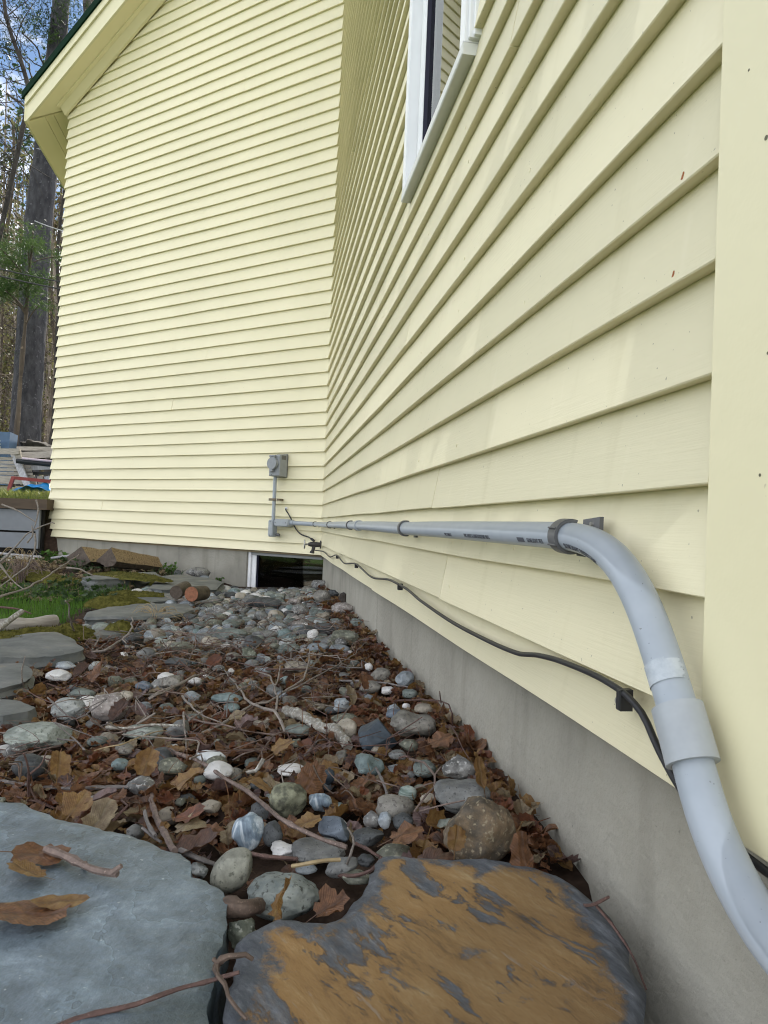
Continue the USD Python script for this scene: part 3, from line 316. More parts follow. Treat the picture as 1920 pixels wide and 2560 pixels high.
STONES= [[0.1401,0.97,0.1189,0.0485,0.0388,0.0467,"rust","round","large brown rounded boulder against the right foundation behind the rusty slab"],[0.1362,1.1287,0.1059,0.0456,0.0365,0.0256,"grey","oval","smooth grey oval boulder behind the big brown boulder at the foundation"],[0.141,1.2433,0.1095,0.029,0.0232,0.0219,"granite","rough","rough dark grey rock topmost of the three rocks stacked along the foundation"],[0.004,1.4565,0.1056,0.0404,0.0323,0.0369,"navy","wedge","dark blue wedge shaped rock with thin white veins in mid bed"],[0.0772,1.5158,0.108,0.048,0.0384,0.0261,"greytan","peanut","grey peanut shaped stone to the right of the dark blue wedge rock"],[0.1083,1.6422,0.1095,0.0241,0.0193,0.0131,"tan","oval","tan oval stone just behind the grey peanut shaped stone"],[0.047,1.6426,0.0955,0.0258,0.0207,0.012,"blue","flat","flat blue stone behind the dark blue wedge rock"],[-0.0589,1.5389,0.0873,0.0234,0.0187,0.0215,"beige","oval","beige oval stone to the left of the dark blue wedge rock"],[0.0664,1.4238,0.0931,0.019,0.0152,0.0118,"olive","oval","small greenish stone in front of the peanut shaped stone"],[0.0439,1.3773,0.0867,0.0173,0.0138,0.0099,"grey","flat","small flat grey stone below the dark blue wedge rock"],[0.0045,1.4261,0.0808,0.0111,0.0088,0.0075,"tan","oval","tiny tan pebble under the dark blue wedge rock"],[0.0868,1.2808,0.0948,0.0218,0.0174,0.0147,"greengrey","oval","green grey oval stone left of the rough dark rock"],[0.0558,1.1852,0.086,0.0145,0.0116,0.012,"striped","oval","small striped green stone left of the smooth grey boulder"],[0.0006,1.0922,0.0786,0.0131,0.0105,0.0131,"granite","round","grey speckled pebble left of the pale bluish pebble"],[0.0195,1.0819,0.0823,0.0098,0.0078,0.0123,"paleblue","oval","pale bluish pebble between a speckled pebble and a dark pebble"],[0.0456,1.0809,0.0823,0.0161,0.0129,0.0123,"slate","oval","dark pebble left of the large brown boulder"],[-0.0032,1.0447,0.0746,0.0232,0.0186,0.011,"slate","shard","dark slate shard lying flat in front of the speckled pebble"],[-0.0515,1.0585,0.0754,0.0255,0.0204,0.0171,"blue","shard","blue slate slab half covered by leaves right of the white quartz stone"],[0.0311,0.9963,0.0741,0.0255,0.0204,0.0089,"olive","flat","flat olive stone just behind the grey corner of the rusty slab"],[0.0691,1.7061,0.0991,0.0096,0.0077,0.0073,"white","round","tiny white pebble behind the flat blue stone"],[0.0283,1.8565,0.0986,0.0179,0.0143,0.0113,"white","rough","white marbled pebble below the tan grey stone near the foundation"],[-0.0169,1.903,0.0961,0.0289,0.0231,0.0169,"greytan","oval","tan grey stone with a curled leaf on its left side"],[0.0788,1.7955,0.1073,0.0211,0.0169,0.0117,"greengrey","round","green rounded stone at the foundation below the pale blue grey stone"],[0.0716,1.9128,0.1197,0.025,0.02,0.022,"bluegrey","round","pale blue grey stone standing against the foundation"],[0.0094,2.0152,0.1065,0.028,0.0224,0.0192,"greytan","oval","grey tan stone behind the curled leaf"],[-0.0263,2.1604,0.0987,0.0133,0.0107,0.0122,"white","round","small white and brown marbled pebble near the foundation"],[-0.4304,5.0845,0.0913,0.0504,0.0404,0.0368,"granite","round","grey boulder in the corner under the basement window"],[-0.3229,4.0943,0.1104,0.0504,0.0403,0.0372,"greytan","oval","tan grey boulder in front of the corner boulder"],[-0.2678,4.2426,0.1147,0.0308,0.0246,0.0228,"slate","rough","dark stone at the foundation near the far corner"],[-0.1914,3.8957,0.126,0.0251,0.0201,0.0314,"darkbrown","rough","dark brown upright rock leaning on the foundation near the far corner"],[-0.3929,3.6474,0.0826,0.0468,0.0375,0.0291,"granite","oval","speckled granite oval stone in front of the basement window"],[-0.258,3.3662,0.0907,0.0361,0.0288,0.0252,"tan","rough","tan rough stone in front of the brown grey boulder"],[-0.179,3.5126,0.114,0.0516,0.0413,0.0298,"pinkgrey","round","brown grey boulder against the foundation below the dark upright rock"],[-0.092,3.0424,0.1103,0.0285,0.0228,0.0212,"greengrey","rough","green grey rough stone touching the foundation"],[-0.1229,2.6986,0.0984,0.0553,0.0442,0.0297,"olive","round","large green grey boulder near the foundation, with a blue grey top"],[-0.2094,2.6016,0.0744,0.041,0.0328,0.0189,"bluegrey","flat","flat blue grey stone in front of the large green grey boulder, on the left"],[-0.1345,2.5646,0.08,0.0377,0.0301,0.0151,"bluegrey","flat","flat blue grey stone in front of the large green grey boulder, on the right"],[-0.2538,2.8514,0.0809,0.0229,0.0183,0.0246,"white","oval","white stone beside a black leaf left of the large green grey boulder"],[-0.4793,2.8083,0.05,0.0248,0.0199,0.0094,"white","flat","flat white pebble in the middle of the far pebbles"],[-0.4228,3.0631,0.0636,0.0287,0.023,0.0188,"white","oval","long white stone among the far pebbles"],[-0.5543,2.6951,0.0494,0.0188,0.015,0.0114,"white","oval","white oval pebble at the left of the far pebbles"],[-0.591,2.9714,0.0535,0.0697,0.0401,0.0244,"greengrey","flat","long flat green stone among the far pebbles"],[-0.4512,2.9473,0.0604,0.0534,0.0427,0.0196,"grey","flat","long flat grey stone right of the long flat green stone"],[-0.4212,2.4241,0.0758,0.0266,0.0213,0.0241,"mossy","rough","dark mossy rough stone behind the forked pale twig"],[-0.6282,4.0118,0.0678,0.0962,0.0635,0.0337,"slate","flat","wide dark flat stone near the basement window"],[-0.4742,4.116,0.0733,0.0353,0.0283,0.0198,"pinkgrey","oval","pinkish pebble in front of the basement window"],[-0.5611,3.503,0.0665,0.0338,0.027,0.0253,"grey","oval","grey pebble in front of the wide dark flat stone"],[-0.3134,2.6347,0.064,0.0366,0.0293,0.0171,"greengrey","oval","green oval stone in front of the long flat grey stone"],[-0.2408,2.2367,0.0762,0.0405,0.0324,0.017,"tan","flat","long tan stone behind the birch branch"],[-0.3737,1.8674,0.0612,0.0412,0.0284,0.0144,"teal","flat","long flat teal stone left of the forked pale twig"],[-0.3435,1.7739,0.0617,0.0204,0.0163,0.0105,"teal","oval","small teal stone in front of the long teal stone"],[-0.0817,1.7525,0.0851,0.0211,0.0168,0.0173,"paleblue","rough","glinting white grey stone behind the beige oval stone"],[-0.163,1.5794,0.0695,0.0273,0.0218,0.0115,"greengrey","oval","grey green stone left of the birch branch end"],[-0.0666,1.6559,0.0782,0.0317,0.0254,0.0111,"olive","flat","flat olive stone under a leaf behind the beige stone"],[-0.6717,1.4869,0.064,0.0642,0.0514,0.0246,"lightgreen","oval","large pale green grey boulder at the left edge of the bed"],[-0.6968,1.6831,0.0671,0.041,0.0328,0.0253,"lightgrey","round","pale speckled boulder behind the large pale green grey boulder"],[-0.6028,1.6788,0.0743,0.0431,0.0345,0.0323,"pinkgrey","round","pinkish speckled boulder with a brown leaf against it"],[-0.7463,1.8785,0.055,0.035,0.0275,0.0122,"greengrey","flat","flat green stone behind the pale speckled boulder"],[-0.6252,1.8569,0.0588,0.0203,0.0163,0.0132,"beige","oval","small pale stone right of the pinkish speckled boulder"],[-0.4831,1.5652,0.0557,0.0445,0.0247,0.0156,"lightgreen","flat","long pale green stone behind the pale bent stem"],[-0.3614,1.3397,0.0621,0.0277,0.0222,0.0152,"olive","oval","dark green oval stone half covered by orange leaves"],[-0.3086,1.4116,0.0599,0.0303,0.0243,0.0106,"whitespot","oval","white stone with black spots"],[-0.2746,1.3162,0.0651,0.0283,0.0226,0.0159,"white","oval","white stone split by a leaf in front of the black spotted stone"],[-0.1473,1.3324,0.0667,0.0251,0.0201,0.0103,"white","oval","white oval stone in the middle of the leaves"],[-0.1292,1.1537,0.0796,0.0296,0.0237,0.0269,"lichen","oval","yellow green lichen covered boulder in the middle of the leaves"],[-0.0756,1.2601,0.0815,0.0114,0.0092,0.0143,"navy","oval","dark blue egg shaped stone right of the white oval stone"],[-0.0811,1.1668,0.0737,0.0195,0.0156,0.0151,"marble","round","blue grey marbled stone right of the lichen covered boulder"],[-0.1701,1.0327,0.078,0.0216,0.0173,0.027,"marble","tall","upright blue and white marbled stone"],[-0.1349,1.0303,0.0777,0.014,0.0112,0.0175,"slate","tall","dark upright stone right of the blue and white marbled stone"],[-0.1174,1.0092,0.0651,0.0198,0.0158,0.0101,"white","rough","white quartz stone in front of the upright marbled stone"],[-0.0694,1.0056,0.0694,0.0367,0.0293,0.0128,"grey","oval","large grey oval stone right of the white quartz stone"],[-0.1695,1.1383,0.0669,0.0154,0.0124,0.0135,"slate","round","dark slate stone left of the lichen covered boulder"],[-0.047,1.0974,0.0682,0.0117,0.0094,0.0058,"white","oval","small white stone with a red leaf on it"],[-0.169,0.9231,0.0758,0.0272,0.0218,0.0284,"oliveegg","egg","olive tan egg shaped stone beside the grey slab"],[-0.099,0.8714,0.0731,0.0431,0.0345,0.0232,"greenbig","oval","big grey green stone between the two large slabs"],[-0.2152,0.9504,0.0613,0.0121,0.0097,0.0108,"lightgrey","rough","small white grey stone at the edge of the grey slab"],[-0.1331,0.7938,0.0688,0.0178,0.0143,0.0188,"mossy","rough","dark green stone deep in the gap between the two large slabs"],[-0.0349,0.9512,0.0731,0.0211,0.0169,0.0143,"grey","long","long grey stone leaning under the thin twig"],[-0.0054,0.9748,0.0716,0.0124,0.01,0.0079,"slate","round","dark stone behind the corner of the rusty slab"],[-0.0808,0.96,0.0642,0.0143,0.0114,0.0062,"bluegrey","oval","small blue grey stone in front of the large grey oval stone"],[-0.0154,0.9297,0.0701,0.018,0.0144,0.0085,"olive","flat","flat olive stone beside the rusty slab"],[-0.587,2.0699,0.0624,0.0271,0.0217,0.0163,"white","round","bright white round stone behind a brown grey stone"],[-0.5512,1.9928,0.0688,0.0319,0.0255,0.0233,"greytan","rough","brown grey stone in front of the bright white round stone"],[-0.62,1.9798,0.0586,0.0238,0.019,0.0129,"blue","oval","blue oval stone left of the bright white round stone"],[-0.8782,2.0505,0.0605,0.0344,0.0275,0.0175,"white","oval","white stone at the foot of the left path slabs"],[-0.9269,2.2078,0.0565,0.0312,0.025,0.0129,"paleblue","oval","blue oval stone behind the white stone at the path slabs"],[-0.6228,2.3134,0.0585,0.0444,0.0298,0.0155,"slate","flat","flat slate stone right of the big curled leaf"],[-0.7488,2.6819,0.0493,0.028,0.0224,0.0156,"beige","oval","cream stone among the leaves by the path"],[-0.6958,2.8411,0.0505,0.0213,0.0171,0.0152,"greytan","round","round tan grey stone by the dry grass tuft"],[-0.6349,2.761,0.0562,0.0274,0.0219,0.0207,"beige","round","round beige stone in front of the dry grass tuft"],[-1.4706,5.9581,0.0782,0.1018,0.0815,0.0475,"granite","oval","grey boulder against the far foundation"],[-1.6563,6.0446,0.062,0.0374,0.0299,0.0292,"slate","rough","dark stone left of the boulder against the far foundation"],[-1.4035,5.8861,0.0473,0.0411,0.0329,0.0189,"bluegrey","oval","small blue grey stone in front of the boulder against the far foundation"]]
TWIGS= [["forked_twig",[[[-0.19,1.5769,0.0635],[-0.2069,1.6098,0.0828],[-0.2229,1.6398,0.0922],[-0.2518,1.6784,0.086],[-0.2919,1.7429,0.0796],[-0.335,1.8523,0.0785],[-0.407,2.0739,0.0672],[-0.4541,2.2054,0.0664]],[[-0.2229,1.6398,0.0922],[-0.2212,1.6838,0.1026],[-0.249,1.8131,0.1072],[-0.2545,1.9151,0.1128],[-0.2648,2.0394,0.1133],[-0.2639,2.1491,0.1044]],[[-0.249,1.8131,0.1072],[-0.2843,1.965,0.1016],[-0.3387,2.0876,0.0899]],[[-0.2919,1.7429,0.0796],[-0.258,1.768,0.0814],[-0.2274,1.8775,0.0841],[-0.1846,1.9188,0.0975],[-0.1397,2.0585,0.1036],[-0.0784,2.2926,0.1065],[-0.0418,2.4879,0.1193]],[[-0.2221,1.8335,0.094],[-0.1888,1.9214,0.1072],[-0.1935,2.0662,0.1186],[-0.2112,2.2794,0.1199]]],0.0055,0.0022,"pale","pale forked twig with several arms lying across the middle of the bed"],["birch_branch",[[[-0.2169,1.7588,0.0636],[-0.1744,1.6634,0.0754],[-0.1385,1.6023,0.0823],[-0.0965,1.5449,0.0851],[-0.0735,1.492,0.0815],[-0.0486,1.4588,0.0735]]],0.012,0.012,"birch","short birch branch with white lichen bark beside the beige stone"],["long_twig",[[[-0.4054,1.4642,0.0548],[-0.3784,1.4236,0.0602],[-0.3331,1.3773,0.0662],[-0.2597,1.2692,0.073],[-0.2129,1.2038,0.0794],[-0.1638,1.1155,0.0861],[-0.1282,1.0468,0.0924],[-0.0796,0.9952,0.0949],[-0.033,0.97,0.088]]],0.0055,0.0045,"brownpale","long straight twig crossing in front of the lichen covered boulder"],["thick_twig",[[[-0.4119,1.3358,0.0442],[-0.365,1.224,0.0548],[-0.3231,1.1151,0.0654],[-0.2783,1.0159,0.0762],[-0.2464,0.9404,0.0868]]],0.0062,0.0072,"brownpale","thick scaly twig leaning on the edge of the grey slab"],["lying_twig",[[[-0.3881,1.254,0.0544],[-0.427,1.2548,0.0537],[-0.4644,1.2457,0.0531],[-0.514,1.2354,0.0525],[-0.5707,1.2463,0.0519],[-0.6299,1.2602,0.0515],[-0.6462,1.2653,0.0514]]],0.005,0.0045,"grey","grey horizontal twig meeting the thick scaly twig at the left"],["upright_twig",[[[-0.5492,1.1909,0.0421],[-0.5429,1.1792,0.0721],[-0.5329,1.1538,0.1022],[-0.5324,1.1433,0.1222],[-0.531,1.1319,0.1421]],[[-0.5496,1.1908,0.0721],[-0.5339,1.1824,0.0522],[-0.5013,1.1778,0.0425]],[[-0.5329,1.1538,0.1022],[-0.5221,1.169,0.1123],[-0.5165,1.1731,0.1324]]],0.0042,0.002,"brown","upright forked twig at the left behind the grey slab"],["low_twig",[[[-0.6097,1.2299,0.0516],[-0.5661,1.1913,0.0519],[-0.5313,1.1769,0.0522],[-0.5013,1.1778,0.0425]],[[-0.5186,1.1877,0.0424],[-0.5078,1.1805,0.0625]]],0.003,0.002,"brown","thin dark twig along the far edge of the grey slab"],["pale_twig",[[[-0.5628,1.5618,0.0625],[-0.5012,1.5549,0.0683],[-0.4692,1.5601,0.0738],[-0.4361,1.5629,0.0744],[-0.3958,1.5605,0.0753]]],0.0048,0.004,"birch","pale lichen twig behind the long pale green stone"],["side_twig",[[[-0.4994,1.5573,0.0733],[-0.4822,1.5638,0.0836],[-0.4666,1.576,0.0939]],[[-0.5273,1.7336,0.0833],[-0.5097,1.7467,0.0936],[-0.5,1.8126,0.0939]]],0.004,0.003,"pale","short pale twig rising behind the pale lichen twig"],["cross_twig",[[[-0.4738,1.8165,0.0745],[-0.411,1.6614,0.0853],[-0.3705,1.5941,0.0861],[-0.3264,1.5795,0.0773]],[[-0.4179,1.6253,0.085],[-0.3918,1.5351,0.0753],[-0.3635,1.448,0.0557]],[[-0.3905,1.5603,0.0854],[-0.3693,1.6236,0.0962]]],0.0045,0.002,"pale","crossed pale twigs left of the forked pale twig"],["bent_stem",[[[-0.5533,1.4081,0.0524],[-0.5177,1.4205,0.0628],[-0.4825,1.4073,0.0732],[-0.4672,1.4528,0.0736],[-0.4531,1.4913,0.0739],[-0.4356,1.5532,0.0644]]],0.0022,0.0016,"straw","thin pale bent grass stem in front of the long pale green stone"],["arching_twig",[[[-0.7374,1.6707,0.0712],[-0.7046,1.642,0.0914],[-0.6741,1.6253,0.1016],[-0.6558,1.7241,0.0818]]],0.003,0.0015,"pale","thin arching twig over the pale speckled boulder"],["left_stem",[[[-0.9047,1.9192,0.0407],[-0.892,1.8713,0.0807],[-0.8868,1.8574,0.1107],[-0.8759,1.8426,0.1507]]],0.0035,0.002,"pale","thin pale stem standing in front of the left path slabs"],["path_branch",[[[-0.9537,2.4757,0.0508],[-0.9011,2.4543,0.061],[-0.8859,2.5598,0.0812],[-0.8681,2.5865,0.1013],[-0.9047,2.712,0.1212],[-0.925,2.7853,0.1311]],[[-0.9634,2.5003,0.0508],[-0.9637,2.5672,0.0908]],[[-0.9496,2.4766,0.0508],[-0.9406,2.5517,0.0709]],[[-0.8859,2.5598,0.0812],[-0.8645,2.5398,0.0713]]],0.0072,0.003,"pale","crooked grey branch beside the mossy path slab"],["path_stem",[[[-1.1322,2.7942,0.0405],[-1.0951,2.6621,0.1005],[-1.0591,2.5361,0.1605],[-1.0504,2.5176,0.1905],[-1.0392,2.4506,0.2205]]],0.006,0.004,"pale","tall thin crooked stem growing by the mossy path slab"],["moss_stick",[[[-0.5433,1.7755,0.0732],[-0.5288,1.7897,0.0834],[-0.5148,1.8425,0.0838],[-0.5034,1.8981,0.0841],[-0.4929,1.9913,0.0846],[-0.4903,2.0861,0.075]]],0.006,0.0045,"pale","pale stick in front of the brown grey stone"],["foundation_twig",[[[-0.125,2.0799,0.0756],[-0.0615,1.9866,0.0919],[0.0105,1.9256,0.1023],[0.0915,1.8579,0.1081]]],0.005,0.004,"grey","straight grey twig under the pale blue grey stone at the foundation"],["dark_twig",[[[-0.1346,1.9182,0.0719],[-0.0542,1.8051,0.0891],[0.0212,1.767,0.0898]],[[-0.1928,1.9749,0.0676],[-0.1236,1.8597,0.0821]]],0.0035,0.003,"brown","dark straight twig behind the dark blue wedge rock"],["bow_twig",[[[-0.3266,2.1566,0.0809],[-0.2634,2.1517,0.0844],[-0.1883,2.187,0.0807],[-0.1111,2.2275,0.0802]],[[-0.4932,2.41,0.0561],[-0.3777,2.2492,0.0692],[-0.2669,2.1821,0.0745]]],0.0035,0.0025,"brown","long dark twig lying behind the forked pale twig"],["fallen_twig",[[[-0.4519,1.7534,0.0547],[-0.3824,1.6249,0.0659],[-0.3164,1.5767,0.0727],[-0.2521,1.5365,0.0749],[-0.1916,1.5228,0.0729]],[[-0.4238,1.7184,0.0552],[-0.3988,1.7422,0.0659],[-0.3923,1.7666,0.0762]]],0.0035,0.0025,"brownpale","red brown twig running to the foot of the forked pale twig"],["left_long_twig",[[[-0.3677,1.5675,0.056],[-0.331,1.6053,0.0673],[-0.3042,1.6767,0.0737],[-0.2928,1.7301,0.0795]]],0.005,0.004,"pale","grey twig behind the red brown twig"],["wall_twig",[[[0.0426,1.7695,0.0939],[0.0966,1.6752,0.1224],[0.1296,1.5297,0.155],[0.138,1.4275,0.1732],[0.1424,1.3926,0.163],[0.1485,1.4429,0.1264]],[[0.1485,1.4429,0.1264],[0.1527,1.387,0.1253],[0.156,1.3088,0.1232],[0.1603,1.25,0.1221]],[[0.131,1.5145,0.1548],[0.1225,1.4546,0.1906]]],0.003,0.0018,"brown","thin arching red brown twig against the foundation"],["mid_twig",[[[0.0007,1.354,0.0773],[0.0099,1.2745,0.0869],[0.0183,1.2062,0.0917],[0.0233,1.1704,0.0866],[0.0256,1.1507,0.0765]]],0.0038,0.0032,"grey","short grey twig left of the striped green stone"],["drooping_twig",[[[0.0617,1.3031,0.1047],[0.0843,1.2435,0.1168],[0.0968,1.1812,0.1173],[0.0958,1.1608,0.1066],[0.0778,1.1162,0.1028],[0.0626,1.0986,0.0902]],[[0.0968,1.1812,0.1173],[0.1068,1.1884,0.1292]],[[0.0718,1.0987,0.0915],[0.1016,1.086,0.1057],[0.1321,1.0689,0.1205]]],0.003,0.0022,"brownpale","bent thin twig in front of the smooth grey oval boulder"],["hook_twig",[[[-0.0322,0.9519,0.0679],[-0.0244,0.927,0.0982],[-0.0202,0.9196,0.1184],[-0.0237,0.9181,0.1281],[-0.03,0.913,0.1376]]],0.003,0.002,"pale","thin hooked twig over the long grey stone"],["corner_twig",[[[-0.0362,0.939,0.0674],[-0.0124,0.9193,0.0791],[0.0057,0.9124,0.0906],[0.0145,0.9195,0.1015]],[[-0.0187,1.0075,0.0797],[0.0053,0.9494,0.0911],[0.031,0.9438,0.0836]]],0.0045,0.003,"brown","dark twig at the grey corner of the rusty slab"],["straw_stick",[[[-0.0947,0.9071,0.0931],[-0.0706,0.9004,0.0995],[-0.0364,0.9162,0.0971]]],0.0042,0.004,"straw","short tan stripped stick in front of the large grey oval stone"],["gap_stick",[[[-0.2477,0.9675,0.0769],[-0.2202,0.9487,0.0777],[-0.1949,0.9522,0.0686]]],0.0055,0.0045,"grey","dark stick ending at the olive tan egg shaped stone"],["quartz_stick",[[[-0.1524,0.9622,0.0805],[-0.1216,0.9408,0.0869],[-0.0916,0.947,0.0836]]],0.004,0.004,"brown","brown stick crossing below the white quartz stone"],["bark_stick",[[[-0.1565,0.8253,0.0894],[-0.1443,0.8165,0.0898],[-0.132,0.8136,0.0904],[-0.1236,0.8358,0.0809]]],0.011,0.0095,"bark","short thick bark covered stick beside the big grey green stone"],["stub_twig",[[[-0.2211,1.2978,0.0697],[-0.2023,1.2816,0.0804],[-0.192,1.2838,0.1009]]],0.005,0.0055,"birch","stubby lichen twig left of the white oval stone"],["short_stick",[[[-0.3348,1.0939,0.0751],[-0.3151,1.0508,0.0754],[-0.2928,1.0155,0.0758]],[[-0.3265,1.061,0.0651],[-0.2839,1.0178,0.066]]],0.0045,0.004,"grey","short grey stick left of the thick scaly twig"],["slab_twig",[[[-0.3837,0.8888,0.108],[-0.3644,0.8794,0.108],[-0.3497,0.8703,0.108],[-0.3308,0.8572,0.108],[-0.3136,0.8472,0.108],[-0.2982,0.8412,0.108],[-0.281,0.8333,0.108]],[[-0.33,0.8729,0.098],[-0.3253,0.8634,0.098]],[[-0.2872,0.8323,0.11],[-0.281,0.8325,0.114],[-0.2768,0.8325,0.118]]],0.0075,0.0055,"brownpale","short knotty twig lying on the grey slab at the left"],["hanging_twig",[[[-0.2457,0.6006,0.096],[-0.2352,0.611,0.096],[-0.2227,0.6174,0.097],[-0.2059,0.6236,0.098],[-0.1882,0.6282,0.1],[-0.1724,0.6399,0.1],[-0.1559,0.6521,0.1],[-0.1417,0.6603,0.1],[-0.1277,0.6606,0.105],[-0.1117,0.6611,0.11]]],0.0038,0.0028,"brown","long thin twig across the grey slab and the gap"],["gap_twig",[[[-0.1376,0.6937,0.09],[-0.136,0.6894,0.1],[-0.13,0.6903,0.105],[-0.121,0.6866,0.11],[-0.1131,0.6901,0.11],[-0.1047,0.692,0.105]],[[-0.136,0.6894,0.1],[-0.1274,0.6589,0.105],[-0.1187,0.6529,0.1],[-0.1155,0.642,0.1],[-0.1081,0.6303,0.1],[-0.0944,0.6136,0.1]],[[-0.1385,0.691,0.1],[-0.1331,0.686,0.1],[-0.1293,0.688,0.1]]],0.005,0.0035,"bark","gnarled twig bridging the gap between the grey slab and the rusty slab"],["edge_twig",[[[0.2316,0.8253,0.1],[0.2347,0.802,0.11],[0.237,0.7824,0.12],[0.2415,0.7718,0.13],[0.2452,0.7614,0.14]],[[0.237,0.7824,0.12],[0.2499,0.7625,0.11],[0.2586,0.7442,0.1],[0.2653,0.7296,0.09],[0.2687,0.7101,0.08]]],0.0035,0.0022,"brown","forked red twig at the back edge of the rusty slab by the foundation"]]
WEEDS= [[-1.615,4.159,60,0.16,"leafy green weed at the edge of the lawn beside the moss cushion","weed",0.055,0.07],[-1.614,4.367,40,0.14,"grey green weed behind the moss cushion","weed",0.05,0.08],[-2.039,4.9,50,0.22,"green weed in front of the dead fern clump","weed",0.06,0.1],[-1.821,6.332,26,0.07,"small bright green weed standing by the far foundation near the logs","grass",0.05,0.09],[-1.335,6.072,14,0.05,"tiny green weed on the far path slab","grass",0.04,0.03],[-3.125,7.028,40,0.14,"bright green weed in front of the corner of the house","grass",0.06,0.1],[-2.179,4.535,60,0.3,"low green weeds at the left edge above the lawn","weed",0.06,0.07],[-2.389,5.881,40,0.16,"green weed left of the dark mossy slab","weed",0.06,0.12]]

# ================================================================ the house
house = thing('house', 'pale yellow clapboard house with a gable wing, white window and grey concrete foundation', 'house')
ROWZ = {0: 0.277, 1: 0.3535, 2: 0.4555, 3: 0.557, 4: 0.6545, 5: 0.7560, 6: 0.8510, 7: 0.9490}
COR = [(8, -0.006), (10, -0.0075), (13, -0.010), (17, -0.001), (20, 0.012), (24, 0.012), (28, 0.010), (32, 0.0), (36, -0.010), (42, -0.012), (60, -0.012)]
def rowz(k): return ROWZ[k] if k in ROWZ else 0.25 + 0.1016 * k + float(np.interp(k, *zip(*COR)))
def clapboard(W, s0, s1, k, seed, mit0=0.0, mit1=0.0, top=None, o_shift=0.0, ztop=None):
    """one bevelled board: thick butt below, thin above, slightly wavy along its length"""
    z0, z1 = rowz(k), rowz(k + 1) + 0.02
    zf = z1
    if ztop is not None: z1 = ztop
    n = max(2, int((s1 - s0) / 0.16) + 1); S = np.linspace(s0, s1, n)
    wv = (meshkit.noise(np.stack([S * 1.7, np.full(n, k * 3.1), np.full(n, seed)], 1), 5) - 0.5) * 0.005
    wo = (meshkit.noise(np.stack([S * 2.3, np.full(n, k * 5.7), np.full(n, seed + 9)], 1), 6) - 0.5) * 0.0022
    e = 0.0012
    prof = [(-0.0265, z0 + 0.0008), (-e * 1.2, z0), (0.0, z0 + e), (-0.0200 * (z1 - z0) / (zf - z0), z1), (-0.0265, z1)]
    V = []
    for i, s in enumerate(S):
        for j, (o, z) in enumerate(prof):
            zz = z + wv[i] * (1 if j < 3 else 0.0)
            ss = s
            if i == 0: ss = s - mit0 * (o + 0.0265) * 0.7
            if i == n - 1: ss = s + mit1 * (o + 0.0265) * 0.7
            V.append(W(ss, o + wo[i] + o_shift, zz))
    V = np.array(V); m = 5; F = []
    for i in range(n - 1):
        for j in range(m):
            a, b = i*m + j, i*m + (j+1) % m
            F += [[a, b, b+m], [a, b+m, a+m]]
    for i in (0, n - 1):
        q = i*m; c = [[q, q+4, q+3], [q, q+3, q+2], [q, q+2, q+1]]
        F += c if i == 0 else [x[::-1] for x in c]
    t = trimesh.Trimesh(V, F, process=False)
    if t.volume < 0: t.invert()
    if top is not None: t = trimesh.intersections.slice_mesh_plane(t, top[1], top[0], cap=False)
    return t
RAKE = lambda s: 4.602 + 0.489 * (3.435 - s)      # underside of the rake soffit at the gable wall
SL = 3.42
_rn = np.array([*(D2 * 0.489), 1.0]); rake_plane = (W2(3.435, 0, 4.60), -_rn / np.linalg.norm(_rn))
for k in range(0, 62):
    smax = SL
    if rowz(k) > RAKE(SL) - 0.12:
        if rowz(k) > RAKE(0.0): break
        smax = min(SL, 3.435 - (rowz(k) - 4.62) / 0.489 + 0.03)
    cut = rake_plane if rowz(k + 1) > RAKE(SL) - 0.15 else None
    s0 = -0.02
    if smax - s0 < 0.1: break
    parts = [(s0, smax)]
    if k in (3, 7, 12, 16, 21, 26, 33, 38) and smax > 3:
        j = 1.0 + ((k * 37) % 19) * 0.1; parts = [(s0, j - 0.0008), (j + 0.0008, smax)]
    for q, (a, b) in enumerate(parts):
        obj('clapboard', clapboard(W2, a, b, k, 1 + q, mit1=1.0 if (b == smax and smax == SL) else 0.0, top=cut, o_shift=0.0004 * q), M['paint_gable'], house, smooth=False)
WIN = (3.345, 4.078, 1.512)        # near-wall window: far side, near side, bottom of the sill
CB = 4.989                       # near corner board's edge
JO = {0: [2.9], 1: [1.6, 3.98], 3: [0.62, 3.86], 4: [2.45], 5: [1.2, 4.42], 6: [2.9], 7: [1.9], 8: [3.4], 9: [0.9], 10: [2.2], 11: [4.35], 13: [1.5], 15: [2.6], 17: [1.1], 20: [2.0], 24: [1.3], 29: [2.3], 33: [1.0], 38: [1.8]}
for k in range(0, 52):
    segs = [(-0.012, CB)]
    z0, z1 = rowz(k), rowz(k + 1)
    if z0 > WIN[2] - 0.11 and z0 < 2.95: segs = [(-0.012, WIN[0] - 0.004), (WIN[1] + 0.004, CB)]
    for j in JO.get(k, []):
        segs = [x for a, b in segs for x in ([(a, j - 0.0008), (j + 0.0008, b)] if a + 0.1 < j < b - 0.1 else [(a, b)])]
    for q, (a, b) in enumerate(segs):
        obj('clapboard', clapboard(W1, a, b, k, 31 + q, o_shift=0.0005 * q), M['paint_near'], house, smooth=False)
    if WIN[2] - 0.11 < z0 < WIN[2] - 0.004:
        obj('clapboard', clapboard(W1, WIN[0] - 0.0035, WIN[1] + 0.0035, k, 31, ztop=WIN[2] + 0.001), M['paint_near'], house, smooth=False)
obj('corner_board', cbox(W1, CB + 0.0006, CB + 0.115, -0.03, 0.0018, 0.268, 5.5, 0.0015), M['paint_trim'], house, smooth=20)
obj('corner_board', cbox(W1, CB + 0.116, CB + 0.135, -0.14, 0.0035, 0.268, 5.5, 0.0015), M['paint_trim'], house, smooth=20)
